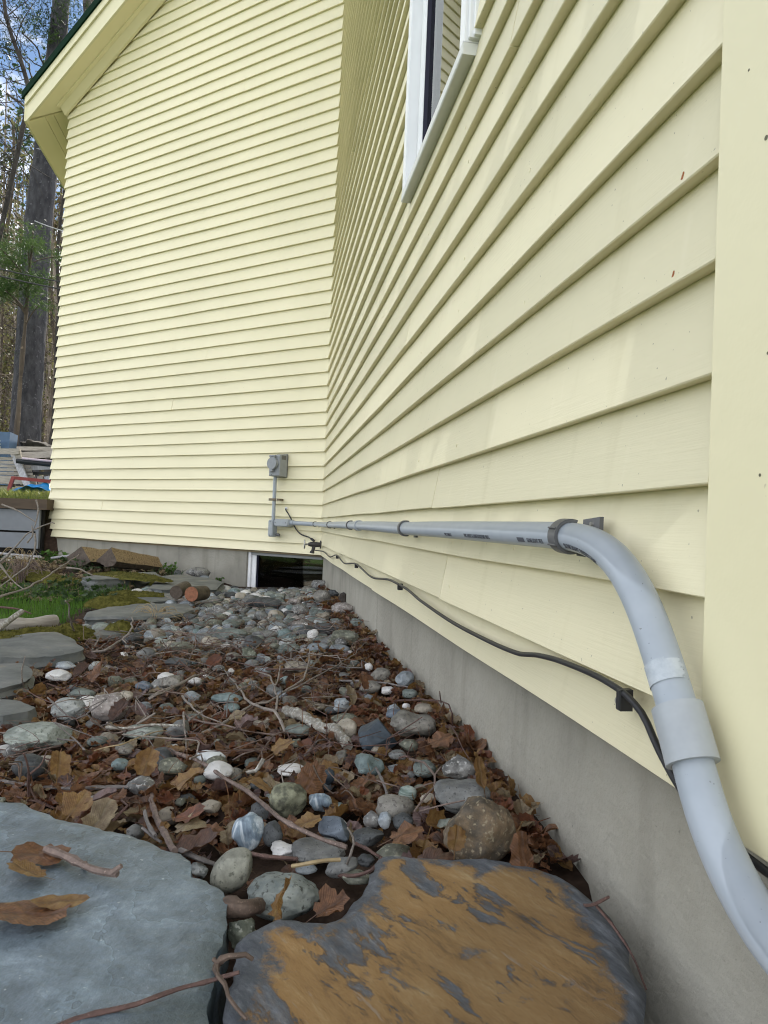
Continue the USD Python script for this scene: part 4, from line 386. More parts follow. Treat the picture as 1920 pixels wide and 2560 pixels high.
obj('sheathing', wbox(W1, -0.2, WIN[0] - 0.02, -0.06, -0.0275, 0.262, 5.5), M['sheath'], house, smooth=False)
obj('sheathing', wbox(W1, WIN[0] - 0.02, WIN[1] + 0.02, -0.06, -0.0275, 0.262, WIN[2] - 0.01), M['sheath'], house, smooth=False)
obj('sheathing', wbox(W1, WIN[0] - 0.02, WIN[1] + 0.02, -0.06, -0.0275, 2.90, 5.5), M['sheath'], house, smooth=False)
obj('sheathing', wbox(W1, WIN[1] + 0.02, CB + 0.135, -0.06, -0.031, 0.262, 5.5), M['sheath'], house, smooth=False)
sh2 = wbox(W2, -0.2, SL - 0.002, -0.06, -0.0275, 0.262, 8.0)
sh2 = trimesh.intersections.slice_mesh_plane(sh2, rake_plane[1], rake_plane[0] + np.array([0, 0, 0.1]), cap=True)
obj('sheathing', sh2, M['sheath'], house, smooth=False)
# foundation: near wall, and the gable wall left of the basement window
def fwall(W, s0, s1, o, z0, z1, seed, o_back=-0.25, step=0.05):
    ns, nz_ = int((s1 - s0) / step) + 2, int((z1 - z0) / step) + 2
    S, Z = np.meshgrid(np.linspace(s0, s1, ns), np.linspace(z0, z1, nz_), indexing='ij')
    P = np.array([W(s, o, z) for s, z in zip(S.ravel(), Z.ravel())])
    d = (meshkit.fbm(P * 6, 3, seed) - 0.5) * 0.006
    ax = (W(0, 1, 0) - W(0, 0, 0)); edge = ((S.ravel() > s0 + 1e-6) & (S.ravel() < s1 - 1e-6))
    P = P + ax * (d * edge)[:, None]
    F = []
    for i in range(ns - 1):
        for j in range(nz_ - 1):
            a = i*nz_ + j; F += [[a, a+nz_, a+nz_+1], [a, a+nz_+1, a+1]]
    t = trimesh.Trimesh(P, F, process=False)
    if (t.face_normals.mean(0) @ ax) < 0: t.invert()
    return join([t, wbox(W, s0, s1, o_back, o - 0.004, z0, z1)])
obj('foundation', fwall(W1, -0.03, 5.6, -0.032, -0.6, 0.2615, 3), M['concrete'], house, smooth=True)
obj('foundation', fwall(W2, 0.762, SL - 0.03, -0.032, -0.6, 0.2615, 8), M['concrete'], house, smooth=True)
obj('foundation', wbox(W2, -0.1, 0.7615, -0.25, -0.04, -0.6, -0.087), M['concrete'], house, smooth=False)
# side wall of the gable wing, running back from its far corner
def SIDE(t, o, z): p = CORNER + SL * D2 + t * E1 - o * np.array([E1[1], -E1[0]]); return np.array([p[0], p[1], z])
obj('side_wall', wbox(SIDE, 0.0, 7.0, -0.25, -0.012, 0.26, 4.6), M['paint_trim'], house, smooth=False)
obj('foundation', wbox(SIDE, 0.0, 7.0, -0.3, -0.04, -0.6, 0.259), M['concrete'], house, smooth=False)
# far shell so that light does not leak through the house
def back(p0, p1, z0, z1): 
    d = (p1 - p0) / np.linalg.norm(p1 - p0); n = np.array([-d[1], d[0]])
    q = [p0, p1, p1 + n*0.1, p0 + n*0.1]; return hexa([[*a, z0] for a in q] + [[*a, z1] for a in q])
c1 = CORNER + 5.6 * D1 - 0.3 * N1; c2 = c1 - 5.0 * N1; c3 = CORNER - 5.2 * N1 + np.array([0, 8.0]); c4 = SIDE(7.0, -0.1, 0)[:2]
obj('back_wall', join([back(c1, c2, -0.3, 5.4), back(c2, c3, -0.3, 5.4), back(c3, c4, -0.3, 4.5)]), M['paint_trim'], house, smooth=False)
# gable roof: rake boards, soffits, roof edge
ro, s_e, z_e = 0.25, 3.747, 4.446
slope = 0.489
def rk(s, o, dz): return W2(s, o, z_e + slope * (s_e - s) + dz)
sT = -3.6
def rakebox(o0, o1, z0, z1, s0=s_e, s1=sT): return hexa([rk(s0,o0,z0),rk(s1,o0,z0),rk(s1,o1,z0),rk(s0,o1,z0),rk(s0,o0,z1),rk(s1,o0,z1),rk(s1,o1,z1),rk(s0,o1,z1)])
obj('rake_board', rakebox(ro - 0.022, ro, 0.0, 0.195, s_e, sT), M['paint_trim'], house, smooth=False)
obj('rake_trim', rakebox(ro + 0.0005, ro + 0.018, 0.165, 0.245, s_e + 0.012, sT), M['paint_trim'], house, smooth=False)
obj('rake_soffit', hexa([rk(s_e - 0.04, ro - 0.0225, 0.006), rk(sT, ro - 0.0225, 0.006), rk(sT, 0.0, 0.006), rk(SL, 0.0, 0.006), rk(s_e - 0.04, ro - 0.0225, 0.03), rk(sT, ro - 0.0225, 0.03), rk(sT, 0.0, 0.03), rk(SL, 0.0, 0.03)]), M['soffit'], house, smooth=False)
def cove(pts, s0, s1): return trimesh.convex.convex_hull(np.array([rk(s, o, dz) for s in (s0, s1) for o, dz in pts]))
obj('rake_frieze', cove(((0.085, 0.0055), (0.085, -0.006), (0.030, -0.058), (0.008, -0.062), (0.008, 0.0055)), SL + 0.02, sT), M['soffit'], house, smooth=False)
obj('rake_frieze', cove(((0.120, 0.0055), (0.118, -0.006), (0.0855, -0.008), (0.0855, 0.0055)), SL + 0.03, sT), M['soffit'], house, smooth=False)
obj('roof_edge', rakebox(ro - 0.3, ro + 0.034, 0.247, 0.322, s_e + 0.045, sT), M['shingle'], house, smooth=False)
# roof plane behind the rake, following the eave direction
pa, pb = rk(s_e + 0.045, ro + 0.03, 0.246), rk(sT, ro + 0.03, 0.246); e3 = np.array([*E1, 0.0])
obj('roof', hexa([pa + e3*0.35, pb + e3*0.35, pb + e3*8, pa + e3*8] + [p + np.array([0, 0, 0.03]) for p in (pa + e3*0.35, pb + e3*0.35, pb + e3*8, pa + e3*8)]), M['shingle'], house, smooth=False)
# eave: soffit and fascia along the side wall
q0 = rk(s_e, ro, 0.0); q1 = q0 + e3 * 7; w0 = rk(SL, 0.0, 0.0)
up3 = np.array([0, 0, 1.0]); dn = np.array([0, 0, -0.001])
def quad(a, b, c, d, th): 
    o = np.array([0, 0, th]); return hexa([a, b, c, d, a+o, b+o, c+o, d+o])
lat = (w0 - q0); lat2 = lat - e3 * (lat @ e3); 
def ev(u, t, dz=0.0): return q0 + lat2 * u + e3 * t + up3 * dz
# soffit in three boards with open joints
for (u0, u1) in ((0.0, 0.42), (0.432, 0.62), (0.632, 1.15)):
    t0 = (lat @ e3)
    obj('eave_soffit', quad(ev(u0, 0.02 + t0*u0, 0.004), ev(u1, 0.02 + t0*u1, 0.004), ev(u1, 7, 0.004), ev(u0, 7, 0.004), 0.016), M['soffit'], house, smooth=False)
obj('eave_soffit', quad(ev(0, 0.02, 0.0225), ev(1.15, 0.02 + (lat @ e3) * 1.15, 0.0225), ev(1.15, 7, 0.0225), ev(0, 7, 0.0225), 0.01), M['soffit'], house, smooth=False)
on_ = np.array([E1[1], -E1[0], 0]) * -1
obj('eave_fascia', hexa([q0 + e3*0.0, q1, q1 + on_*0.02, q0 + on_*0.02] + [p + up3*0.2 for p in (q0, q1, q1 + on_*0.02, q0 + on_*0.02)]), M['paint_trim'], house, smooth=False)
# flat upper roof of the near wing (above the frame)
hp = [W1(-0.2, 0.32, 5.5), W1(5.5, 0.32, 5.5), W1(5.5, -5.2, 5.5), W1(-0.2, -5.2, 5.5)]
obj('roof', hexa(hp + [p + np.array([0, 0, 0.2]) for p in hp]), M['shingle'], house, smooth=False)

# near-wall window: outer frame, sashes, glass, sill
win = UsdGeom.Xform.Define(stage, numbered(str(house.GetPath()), 'window')).GetPrim()
a, b, zb = WIN; zt = 2.93
o_f = 0.020
obj('frame', cbox(W1, a, a + 0.042, -0.09, o_f, zb + 0.03, zt, 0.003), M['white'], win, smooth=20)
obj('frame', cbox(W1, b - 0.036, b, -0.09, o_f - 0.001, zb + 0.03, zt, 0.003), M['white'], win, smooth=20)
obj('frame', cbox(W1, b + 0.0008, b + 0.011, -0.03, o_f - 0.010, zb + 0.034, zt, 0.002), M['white'], win, smooth=20)
obj('frame', cbox(W1, b + 0.0118, b + 0.020, -0.03, o_f - 0.019, zb + 0.036, zt, 0.002), M['white'], win, smooth=20)
obj('frame', cbox(W1, a, b, -0.09, o_f - 0.001, zt + 0.001, zt + 0.06, 0.003), M['white'], win, smooth=20)
obj('frame', cbox(W1, a + 0.043, b - 0.037, -0.09, o_f - 0.012, zb + 0.028, zb + 0.05, 0.003), M['white'], win, smooth=20)
obj('sill', cbox(W1, a - 0.002, b + 0.002, -0.03, o_f + 0.0015, zb + 0.002, zb + 0.0275, 0.0025), M['sill'], win, smooth=20)
obj('sash', cbox(W1, a + 0.0425, a + 0.100, -0.09, -0.014, zb + 0.051, zt, 0.004), M['white'], win, smooth=20)
obj('gasket', wbox(W1, a + 0.1002, a + 0.1062, -0.09, -0.0185, zb + 0.051, zt), M['gasket'], win, smooth=False)
obj('glass_pane', wbox(W1, a + 0.1067, b - 0.0375, -0.034, -0.030, zb + 0.0505, zt), M['glass'], win, smooth=False)
obj('sash', wbox(W1, a + 0.117, b - 0.037, -0.09, -0.038, zb + 0.051, zb + 0.09), M['white'], win, smooth=False)
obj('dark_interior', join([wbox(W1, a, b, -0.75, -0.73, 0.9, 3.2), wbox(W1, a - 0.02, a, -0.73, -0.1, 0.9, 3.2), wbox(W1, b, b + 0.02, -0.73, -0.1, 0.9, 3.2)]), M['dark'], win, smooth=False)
# basement window beside the inner corner
bw = UsdGeom.Xform.Define(stage, numbered(str(house.GetPath()), 'basement_window')).GetPrim()
sa, sb, za, zc_ = 0.012, 0.760, -0.085, 0.2615
obj('frame', cbox(W2, sb - 0.028, sb, -0.13, -0.045, za, zc_, 0.003), M['white'], bw, smooth=20)
obj('frame', cbox(W2, sa, sb - 0.0285, -0.13, -0.052, zc_ - 0.024, zc_, 0.003), M['window_grey'], bw, smooth=20)
obj('sash', cbox(W2, sb - 0.075, sb - 0.030, -0.13, -0.060, za + 0.0, zc_ - 0.025, 0.004), M['white'], bw, smooth=20)
obj('sash', cbox(W2, sa + 0.002, sb - 0.0755, -0.13, -0.061, za + 0.0, za + 0.04, 0.004), M['white'], bw, smooth=20)
obj('gasket', wbox(W2, sb - 0.0805, sb - 0.0757, -0.13, -0.066, za + 0.041, zc_ - 0.025), M['gasket'], bw, smooth=False)
obj('glass_pane', wbox(W2, sa + 0.001, sb - 0.081, -0.088, -0.084, za + 0.0405, zc_ - 0.0255), M['glass'], bw, smooth=False)
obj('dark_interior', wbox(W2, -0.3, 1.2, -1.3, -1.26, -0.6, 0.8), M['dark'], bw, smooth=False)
# rust coloured paint chips and a nail head on the near boards
for (s, z, w, h) in ((4.928, 0.858, 0.0018, 0.0034), (4.917, 0.766, 0.0017, 0.0032)):
    th = np.arange(9) / 9 * 2 * math.pi; pts = []
    o = -0.0008
    for t in th:
        r = 1 + 0.35 * math.sin(3 * t + s * 90)
        pts += [W1(s + w * r * math.cos(t) + 0.35 * h * math.sin(t), o + 0.0006, z + h * r * math.sin(t)), W1(s + w * r * math.cos(t) * 1.1, o - 0.004, z + h * r * math.sin(t))]
    obj('paint_chip', trimesh.convex.convex_hull(np.array(pts)), M['rustspot'], house, smooth=False)

# painted nail heads on the near boards and small holes in the corner board
for k in range(1, 13):
    for s in (4.45, 4.05, 3.65, 3.25, 2.85):
        if (k * 7 + int(s * 20)) % 3 == 0: continue
        z = rowz(k) + 0.020 + 0.006 * ((k * 5) % 3); off = -0.0040 - 0.0008 * ((k + int(s * 10)) % 2); c = W1(s + 0.02 * math.sin(k * 3.3), off, z)
        obj('nail_head', disc_along(c, [*N1, 0], 0.0033, 0.0011, 10), M['paint_near'], house, smooth=False)
for s, z, r in ((5.055, 0.83, 0.0022), (5.065, 0.655, 0.0013), (5.06, 0.56, 0.0014), (5.072, 0.60, 0.0010), (5.03, 0.90, 0.0012)):
    obj('nail_hole', disc_along(W1(s, 0.0006, z), [*N1, 0], r, 0.0014, 8), M['deck_hole'], house, smooth=False)
# ================================================================ conduit run, inlet box, fittings
cond = thing('conduit', 'grey plastic electrical conduit running along the yellow wall and bending down at the near corner', 'conduit')
RP = 0.0167
PX = [(-1, W2(0.245, 0.040, 0.510)), (-1, W2(0.12, 0.044, 0.508)), (-1, W2(0.03, 0.05, 0.507))]
path = [p for _, p in PX] + [W1(0.12, 0.046, 0.507), W1(0.35, 0.036, 0.507), W1(0.8, 0.033, 0.506), W1(1.24, 0.031, 0.507), W1(1.9, 0.033, 0.509), W1(2.37, 0.031, 0.509), W1(2.66, 0.031, 0.509), W1(3.2, 0.033, 0.508), W1(3.70, 0.031, 0.506), W1(4.1, 0.033, 0.507), W1(4.383, 0.033, 0.5065), W1(4.62, 0.032, 0.506), W1(4.73, 0.031, 0.5055), W1(4.77, 0.031, 0.505)]
bend = [(4.811, 0.502), (4.861, 0.492), (4.914, 0.466), (4.951, 0.432), (4.977, 0.400), (4.999, 0.370), (5.012, 0.350)]
path += [W1(s, 0.031, z) for s, z in bend]
low = [(5.024, 0.333), (5.050, 0.291), (5.087, 0.258), (5.114, 0.242), (5.150, 0.232), (5.22, 0.225), (5.4, 0.22)]
path += [W1(s, 0.031, z) for s, z in low]
P = spline(path, 0.012)
# smooth the polyline a little
for _ in range(6): P[1:-1] = (P[:-2] + 2 * P[1:-1] + P[2:]) / 4
obj('pipe', tube(P, RP, 28), M['pvc'], cond, smooth=True)
arc = np.r_[0, np.cumsum(np.linalg.norm(np.diff(P, axis=0), axis=1))]
def at_s(s, z=None):
    d = [np.linalg.norm((p[:2] - CORNER) @ D1 - s) + (0 if z is None else abs(p[2] - z)) for p in P]; i = int(np.argmin(d)); return i
def sleeve(i, half, r_out, name, m, lab=None, r_in=RP + 0.0002):
    k = np.where(np.abs(arc - arc[i]) <= half)[0]
    a0, a1 = arc[i] - half, arc[i] + half; Q = np.stack([np.interp(np.linspace(a0, a1, 9), arc, P[:, c]) for c in range(3)], 1)
    obj(name, ring_tube(Q, r_in, r_out, 32), m, cond, smooth=40, label=lab)
sleeve(at_s(5.015, 0.342), 0.0235, 0.0215, 'coupling', M['pvc_coupling'], 'wide coupling with cement on it below the bend')
sleeve(at_s(2.66), 0.035, 0.0205, 'coupling', M['pvc'])
sleeve(at_s(4.982, 0.393), 0.0, 0.0, 'x', M['pvc']) if False else None
# cement smear above the coupling: a thin sleeve patch with ragged edge
ic = at_s(4.983, 0.388); Q = np.stack([np.interp(np.linspace(arc[ic] - 0.006, arc[ic] + 0.017, 14), arc, P[:, c]) for c in range(3)], 1)
sm = tube(Q, RP + 0.0007, 40, cap=False)
cen = sm.vertices.reshape(14, 40, 3).mean(1); keep = []
fc = sm.triangles_center; vdir = np.array([-0.9, -0.42, 0.1]); vdir /= np.linalg.norm(vdir)
for fi, c in enumerate(fc):
    d = np.linalg.norm(cen - c, axis=1); i = int(np.argmin(d)); n = (c - cen[i]) / (np.linalg.norm(c - cen[i]) + 1e-9)
    if n @ vdir > -0.1 + 0.2 * math.sin(i * 1.7) and i > 3 + 3 * math.sin(n[2] * 4 + n[1] * 3): keep.append(fi)
sm.update_faces(np.array(keep)); sm.remove_unreferenced_vertices()
obj('cement_smear', sm, M['cement'], cond, smooth=True)
# conduit straps
def strap(s, near=False):
    i = at_s(s); c = P[i]; t = P[min(i+1, len(P)-1)] - P[i-1]; t /= np.linalg.norm(t); n = np.array([*N1, 0]); u = np.cross(t, n); u /= np.linalg.norm(u)
    if u[2] < 0: u = -u
    w = 0.011 if near else 0.010; ri, ro_ = RP + 0.0004, RP + 0.0042
    th = np.linspace(-0.62 * math.pi, 0.62 * math.pi, 22); V = []
    for a_ in th:
        for r_, x in ((ri, -w), (ro_, -w), (ro_, w), (ri, w)):
            V.append(c + (n * math.cos(a_) + u * math.sin(a_)) * r_ + t * x)
    F = []
    for k in range(len(th) - 1):
        for j in range(4):
            p, q = k*4 + j, k*4 + (j+1) % 4; F += [[p, q, q+4], [p, q+4, p+4]]
    F += [[0, 3, 2], [0, 2, 1]]; q = (len(th)-1)*4; F += [[q, q+1, q+2], [q, q+2, q+3]]
    band = trimesh.Trimesh(np.array(V), F, process=False); band.fix_normals()
    ms = [band]
    if near:   # raised ribs and the ear against the wall
        for a_ in (-0.5, 0.45):
            cc = c + (n * math.cos(a_) + u * math.sin(a_)) * (ro_ + 0.001)
            ms.append(tube([cc - t*w, cc, cc + t*w], 0.0012, 6))
    st_ = UsdGeom.Xform.Define(stage, numbered(str(cond.GetPath()), 'strap')).GetPrim()
    obj('band', join(ms), M['strap'], st_, smooth=35)
    e = c + u * (RP + 0.001); s_ = (c[:2] - CORNER) @ D1
    if near:
        obj('ear', trimesh.convex.convex_hull(np.array([c + u*zz + n*x + t*y for x in (-0.0285, -0.0235) for y, zz in ((-0.011, RP*0.4), (0.034, RP*0.5), (0.034, RP + 0.008), (-0.011, RP + 0.004))])), M['strap'], st_, smooth=False)
        obj('ear', trimesh.convex.convex_hull(np.array([c - u*(RP + zz) + n*x + t*y for x in (-0.0285, -0.015) for y, zz in ((-0.010, -0.003), (0.020, -0.003), (0.016, 0.006), (-0.006, 0.006))])), M['strap'], st_, smooth=False)
        obj('screw', disc_along(e - u*0.002 + t*0.016 - n*0.0235, n, 0.0028, 0.003, 10), M['chrome'], st_)
    else:
        obj('ear', trimesh.convex.convex_hull(np.array([c - u*(RP + zz) + n*x + t*y for x in (-0.0295, -0.024) for y, zz in ((-w, -0.004), (0.02, -0.004), (0.02, 0.006), (-w, 0.006))])), M['strap'], st_, smooth=False)
for s in (0.10, 1.24, 2.37, 3.70): strap(s)
strap(4.752, True)
# printing on the conduit
def printed(text, s_start, h, below=0.45, bold=False):
    t = meshkit.text_mesh(text, h, 0.0002, bold); v = np.array(t.vertices); L0 = v[:, 0].max()
    i0 = at_s(s_start); a0 = arc[i0]; out = []
    n3 = np.array([*N1, 0])
    for x, y, z in v:
        a_ = a0 + x; c = np.array([np.interp(a_, arc, P[:, k]) for k in range(3)]); c2 = np.array([np.interp(a_ + 0.004, arc, P[:, k]) for k in range(3)])
        tt = (c2 - c) / np.linalg.norm(c2 - c); u = np.cross(tt, n3); u = u if u[2] > 0 or abs(u[2]) < 0.3 else -u
        if np.dot(u, [0, 0, 1]) < 0 and abs(tt[2]) < 0.7: u = -u
        if abs(tt[2]) >= 0.7: u = np.cross(n3, tt) * (1 if np.dot(np.cross(n3, tt), [D1[0], D1[1], 0]) > 0 else -1)
        al = -below + (y - h/2) / RP
        r = RP + 0.00025 + z
        out.append(c + (n3 * math.cos(al) + u * math.sin(al)) * r)
    obj('printing', trimesh.Trimesh(np.array(out), t.faces, process=False), M['ink'], cond, smooth=False)
printed('PVC CONDUIT', 4.20, 0.0055, 0.55, True)
printed('PVC ABOVE & UNDERGROUND 90 C', 4.345, 0.0062, 0.5, True)
printed('SUNLIGHT RES', 4.655, 0.0055, 0.5, True)
bl = trimesh.creation.box([0.026, 0.0065, 0.0002])
def wrapmesh(t, s0, below):
    i0 = at_s(s0); a0 = arc[i0]; n3 = np.array([*N1, 0]); t = t.subdivide().subdivide(); out = []
    for x, y, z in t.vertices:
        c = np.array([np.interp(a0 + x, arc, P[:, k]) for k in range(3)]); al = -below + y / RP
        out.append(c + (n3 * math.cos(al) + np.array([0, 0, 1]) * math.sin(al)) * (RP + 0.0003 + z))
    return trimesh.Trimesh(np.array(out), t.faces, process=False)
obj('printed_bar', wrapmesh(bl, 4.635, 0.5), M['ink'], cond, smooth=False)
printed('SUNLIGHT RESISTANT', 4.775, 0.006, 0.62, True)
# vertical pipe and conduit bodies on the gable wall
obj('pipe', tube([W2(0.430, 0.046, 0.50), W2(0.430, 0.046, 0.7), W2(0.430, 0.046, 0.868)], 0.0142, 20), M['pvc'], cond, smooth=40)
def rbox(W, s0, s1, o0, o1, z0, z1, c=0.01):
    pts = []
    for o, cc in ((o0, 0.0), (o1 - 0.004, 0.0), (o1, 0.004)):
        for s, z in ((s0+c, z0), (s1-c, z0), (s0+c, z1), (s1-c, z1), (s0, z0+c), (s1, z0+c), (s0, z1-c), (s1, z1-c)):
            ss = np.clip(s, s0 + cc, s1 - cc); zz = np.clip(z, z0 + cc, z1 - cc); pts.append(W(ss, o, zz))
    return trimesh.convex.convex_hull(np.array(pts))
lb = UsdGeom.Xform.Define(stage, numbered(str(cond.GetPath()), 'conduit_body')).GetPrim()
obj('body', rbox(W2, 0.412, 0.462, 0.018, 0.068, 0.395, 0.528), M['pvc'], lb, smooth=20)
obj('cover', rbox(W2, 0.415, 0.459, 0.0685, 0.073, 0.399, 0.524), M['pvc_coupling'], lb, smooth=20)
for z in (0.408, 0.515): obj('screw', disc_along(W2(0.437, 0.073, z), [*N2, 0], 0.004, 0.002, 10), M['strap'], lb)
obj('hub', tube([W2(0.40, 0.04, 0.415), W2(0.37, 0.035, 0.41)], 0.012, 14), M['strap'], lb, smooth=40)
lb = UsdGeom.Xform.Define(stage, numbered(str(cond.GetPath()), 'conduit_body')).GetPrim()
obj('body', rbox(W2, 0.258, 0.405, 0.010, 0.068, 0.478, 0.536, 0.014), M['pvc'], lb, smooth=20)
obj('cover', rbox(W2, 0.262, 0.401, 0.0685, 0.073, 0.481, 0.533, 0.014), M['pvc_coupling'], lb, smooth=20)
for s in (0.281, 0.387): obj('screw', disc_along(W2(s, 0.073, 0.508), [*N2, 0], 0.004, 0.002, 10), M['strap'], lb)
obj('hub', tube([W2(0.270, 0.040, 0.510), W2(0.228, 0.041, 0.510)], 0.0200, 20), M['pvc'], lb, smooth=40)
obj('bracket', cbox(W2, 0.395, 0.47, 0.0615, 0.0665, 0.676, 0.695, 0.001), M['bracket'], cond, smooth=False)
obj('bracket', cbox(W2, 0.376, 0.394, 0.0, 0.058, 0.678, 0.694, 0.001), M['bracket'], cond, smooth=False)
# inlet box
ib = thing('inlet_box', 'grey power inlet box with a round flip lid on the yellow gable wall', 'electrical box')
s0, s1, z0, z1, dp = 0.349, 0.456, 0.864, 1.042, 0.094
obj('housing', trimesh.convex.convex_hull(np.array([W2(s, o, z) for s, o, z in ((s0, 0.0, z0), (s1, 0.0, z0), (s0, 0, z1), (s1, 0, z1), (s0, dp - .004, z0+.004), (s1, dp - .004, z0+.004), (s0, dp-.006, z1-.012), (s1, dp-.006, z1-.012), (s0+.004, dp, z0+.008), (s1-.004, dp, z0+.008), (s0+.004, dp, z1-.02), (s1-.004, dp, z1-.02))])), M['boxgrey'], ib, smooth=15)
lc = W2(0.410, dp + 0.001, 0.963); n2 = np.array([*N2, 0])
obj('lid_ring', disc_along(lc, n2, 0.049, 0.018, 28), M['boxgrey'], ib, smooth=40)
obj('lid', disc_along(lc + n2 * 0.019, n2, 0.046, 0.006, 28), M['boxgrey'], ib, smooth=40)
obj('lid_tab', cbox(W2, 0.400, 0.432, dp + 0.004, dp + 0.026, 0.900, 0.922, 0.002), M['boxgrey'], ib, smooth=False)
obj('hinge', tube([W2(0.385, dp + 0.014, 1.020), W2(0.41, dp + 0.014, 1.020), W2(0.44, dp + 0.014, 1.020)], 0.008, 12), M['boxgrey'], ib, smooth=40)
obj('hinge_lug', cbox(W2, 0.388, 0.398, dp, dp + 0.022, 1.000, 1.026, 0.002), M['boxgrey'], ib, smooth=False)
obj('hinge_lug', cbox(W2, 0.425, 0.435, dp, dp + 0.022, 1.000, 1.026, 0.002), M['boxgrey'], ib, smooth=False)
obj('screw', disc_along(W2(0.425, dp, 0.876), n2, 0.004, 0.002, 10), M['strap'], ib)
def SID(u, o, z): return W2(s0 - o, u, z)
obj('rating_label', hexa([SID(u, o, z) for z, in ((0.995,), (1.028,)) for u, o in ((0.022, 0.0002), (0.07, 0.0002), (0.07, 0.0009), (0.022, 0.0009))]), M['label'], ib, smooth=False)
obj('gasket', wbox(W2, s0 - 0.002, s1 + 0.002, 0.0, 0.004, z0 - 0.002, z1 + 0.002), M['strap'], ib, smooth=False)
# hose faucet at the inner corner
fa = thing('hose_faucet', 'dark outdoor hose faucet on the wall in the inner corner above the basement window', 'faucet')
n1 = np.array([*N1, 0]); fb = W1(0.13, 0.0, 0.358)
obj('flange', disc_along(fb, n1, 0.030, 0.008, 20), M['iron'], fa, smooth=40)
obj('body', join([tube([fb + n1*0.006, fb + n1*0.03, fb + n1*0.075, fb + n1*0.095], [0.017, 0.019, 0.018, 0.012], 14), tube([fb + n1*0.05, fb + n1*0.055 - up3*0.03, fb + n1*0.062 - up3*0.055], [0.014, 0.013, 0.012], 12)]), M['iron'], fa, smooth=40)
obj('spout_collar', disc_along(fb + n1*0.062 - up3*0.05, n1*0.15 - up3, 0.017, 0.016, 14), M['iron'], fa, smooth=40)
obj('stem', tube([fb + n1*0.095, fb + n1*0.12], 0.006, 10), M['chrome'], fa, smooth=40)
hv = tube([fb + n1*0.121 + (W1(0.01,0,0)-W1(0,0,0)) * 3.0 * math.cos(t) + up3 * 0.030 * math.sin(t) for t in np.linspace(0, 2*math.pi, 21)], 0.005, 8)
obj('handle', join([hv, tube([fb + n1*0.12 - up3*0.028, fb + n1*0.12 + up3*0.028], 0.004, 8)]), M['chrome'], fa, smooth=40)
# black cable along the bottom boards
cb = thing('cable', 'black cable clipped along the lowest boards from the faucet corner to behind the conduit', 'cable')
CO = 0.010
cp = [W2(0.345, 0.0, 0.618), W2(0.33, 0.022, 0.612), W2(0.30, 0.02, 0.575), W2(0.27, 0.016, 0.53), W2(0.23, 0.016, 0.47), W2(0.17, 0.018, 0.425), W2(0.09, 0.022, 0.405), W2(0.05, 0.03, 0.39)]
obj('cable_end', tube(spline(cp, 0.01), 0.0052, 8), M['cable'], cb, smooth=True)
obj('plug', tube([W2(0.06, 0.03, 0.395), W2(0.03, 0.034, 0.38)], 0.010, 10), M['cable'], cb, smooth=40)
obj('grommet', disc_along(W2(0.343, -0.004, 0.62), n2, 0.012, 0.008, 14), M['white'], cb)
cp = [W1(0.20, 0.05, 0.318), W1(0.5, 0.012, 0.322), W1(1.05, CO, 0.312), W1(1.55, CO, 0.342), W1(1.95, CO, 0.322), W1(2.45, CO, 0.345), W1(2.95, CO, 0.326), W1(3.4, CO, 0.347), W1(3.62, CO, 0.3445), W1(3.83, CO, 0.332), W1(4.209, CO, 0.322), W1(4.4, CO, 0.324), W1(4.534, CO, 0.329), W1(4.62, CO, 0.341), W1(4.70, CO, 0.3475), W1(4.793, CO, 0.350), W1(4.857, CO, 0.347), W1(4.904, CO, 0.335), W1(4.937, CO, 0.310), W1(4.985, CO, 0.283), W1(5.03, 0.006, 0.268), W1(5.075, 0.002, 0.262), W1(5.2, 0.0, 0.258)]
obj('cable_run', tube(spline(cp, 0.015), 0.0036, 10), M['cable'], cb, smooth=True)
for (s, z) in ((1.55, 0.335), (2.45, 0.340), (3.52, 0.343), (4.862, 0.343)):
    big = s > 4
    c = UsdGeom.Xform.Define(stage, numbered(str(cb.GetPath()), 'clip')).GetPrim()
    obj('clip_body', cbox(W1, s - 0.004, s + 0.005, 0.0, 0.0150, z - (0.016 if big else 0.012), z + 0.006, 0.0015), M['cable'], c, smooth=False)
    if big: obj('nail', disc_along(W1(s - 0.008, 0.004, z - 0.008), n1, 0.0035, 0.008, 10), M['chrome'], c)

# ================================================================ terrain
def sstep(x, a, b): t = np.clip((np.asarray(x, float) - a) / (b - a), 0, 1); return t * t * (3 - 2 * t)
def bed_dw(x, y): return (x - CORNER[0]) * N1[0] + (y - CORNER[1]) * N1[1]
def ground_z(x, y):
    x = np.asarray(x, float); y = np.asarray(y, float); dw = bed_dw(x, y)
    z = 0.02 + 0.06 * np.exp(-np.maximum(dw, 0) / 0.22)
    z = z - 0.05 * sstep(y, 4.6, 5.4) * sstep(0.9 - dw, 0, 0.3)
    lawn = sstep(dw, 1.25, 1.5) * (1 - sstep(y, 4.6, 5.4)); z = z * (1 - lawn) + lawn * (-0.02)
    z = z + 0.03 * sstep(y, 4.8, 6.2) * sstep(dw, 1.0, 1.4)
    z = z - 0.10 * (1 - sstep(y, 0.84, 0.95)) * (x < 0.4)
    back_ = sstep(y, 7.36, 7.44); far = 0.62 + 0.18 * sstep(y, 7.6, 12.6) + 0.4 * sstep(y, 13, 18) + 0.03 * np.maximum(y - 18, 0)
    z = z * (1 - back_) + back_ * np.minimum(far + 0.36 * np.maximum(y - 48, 0) * sstep(-x, 5, 25), 38.0)
    return z
def axis_lines(lo, hi, c0, c1, fine, n=34):
    a = np.arange(c0, c1, fine); L0 = c0 - np.geomspace(fine * 1.6, c0 - lo, n); R0 = c1 + np.geomspace(fine * 1.0, hi - c1, n)
    return np.unique(np.r_[L0[::-1], a, R0])
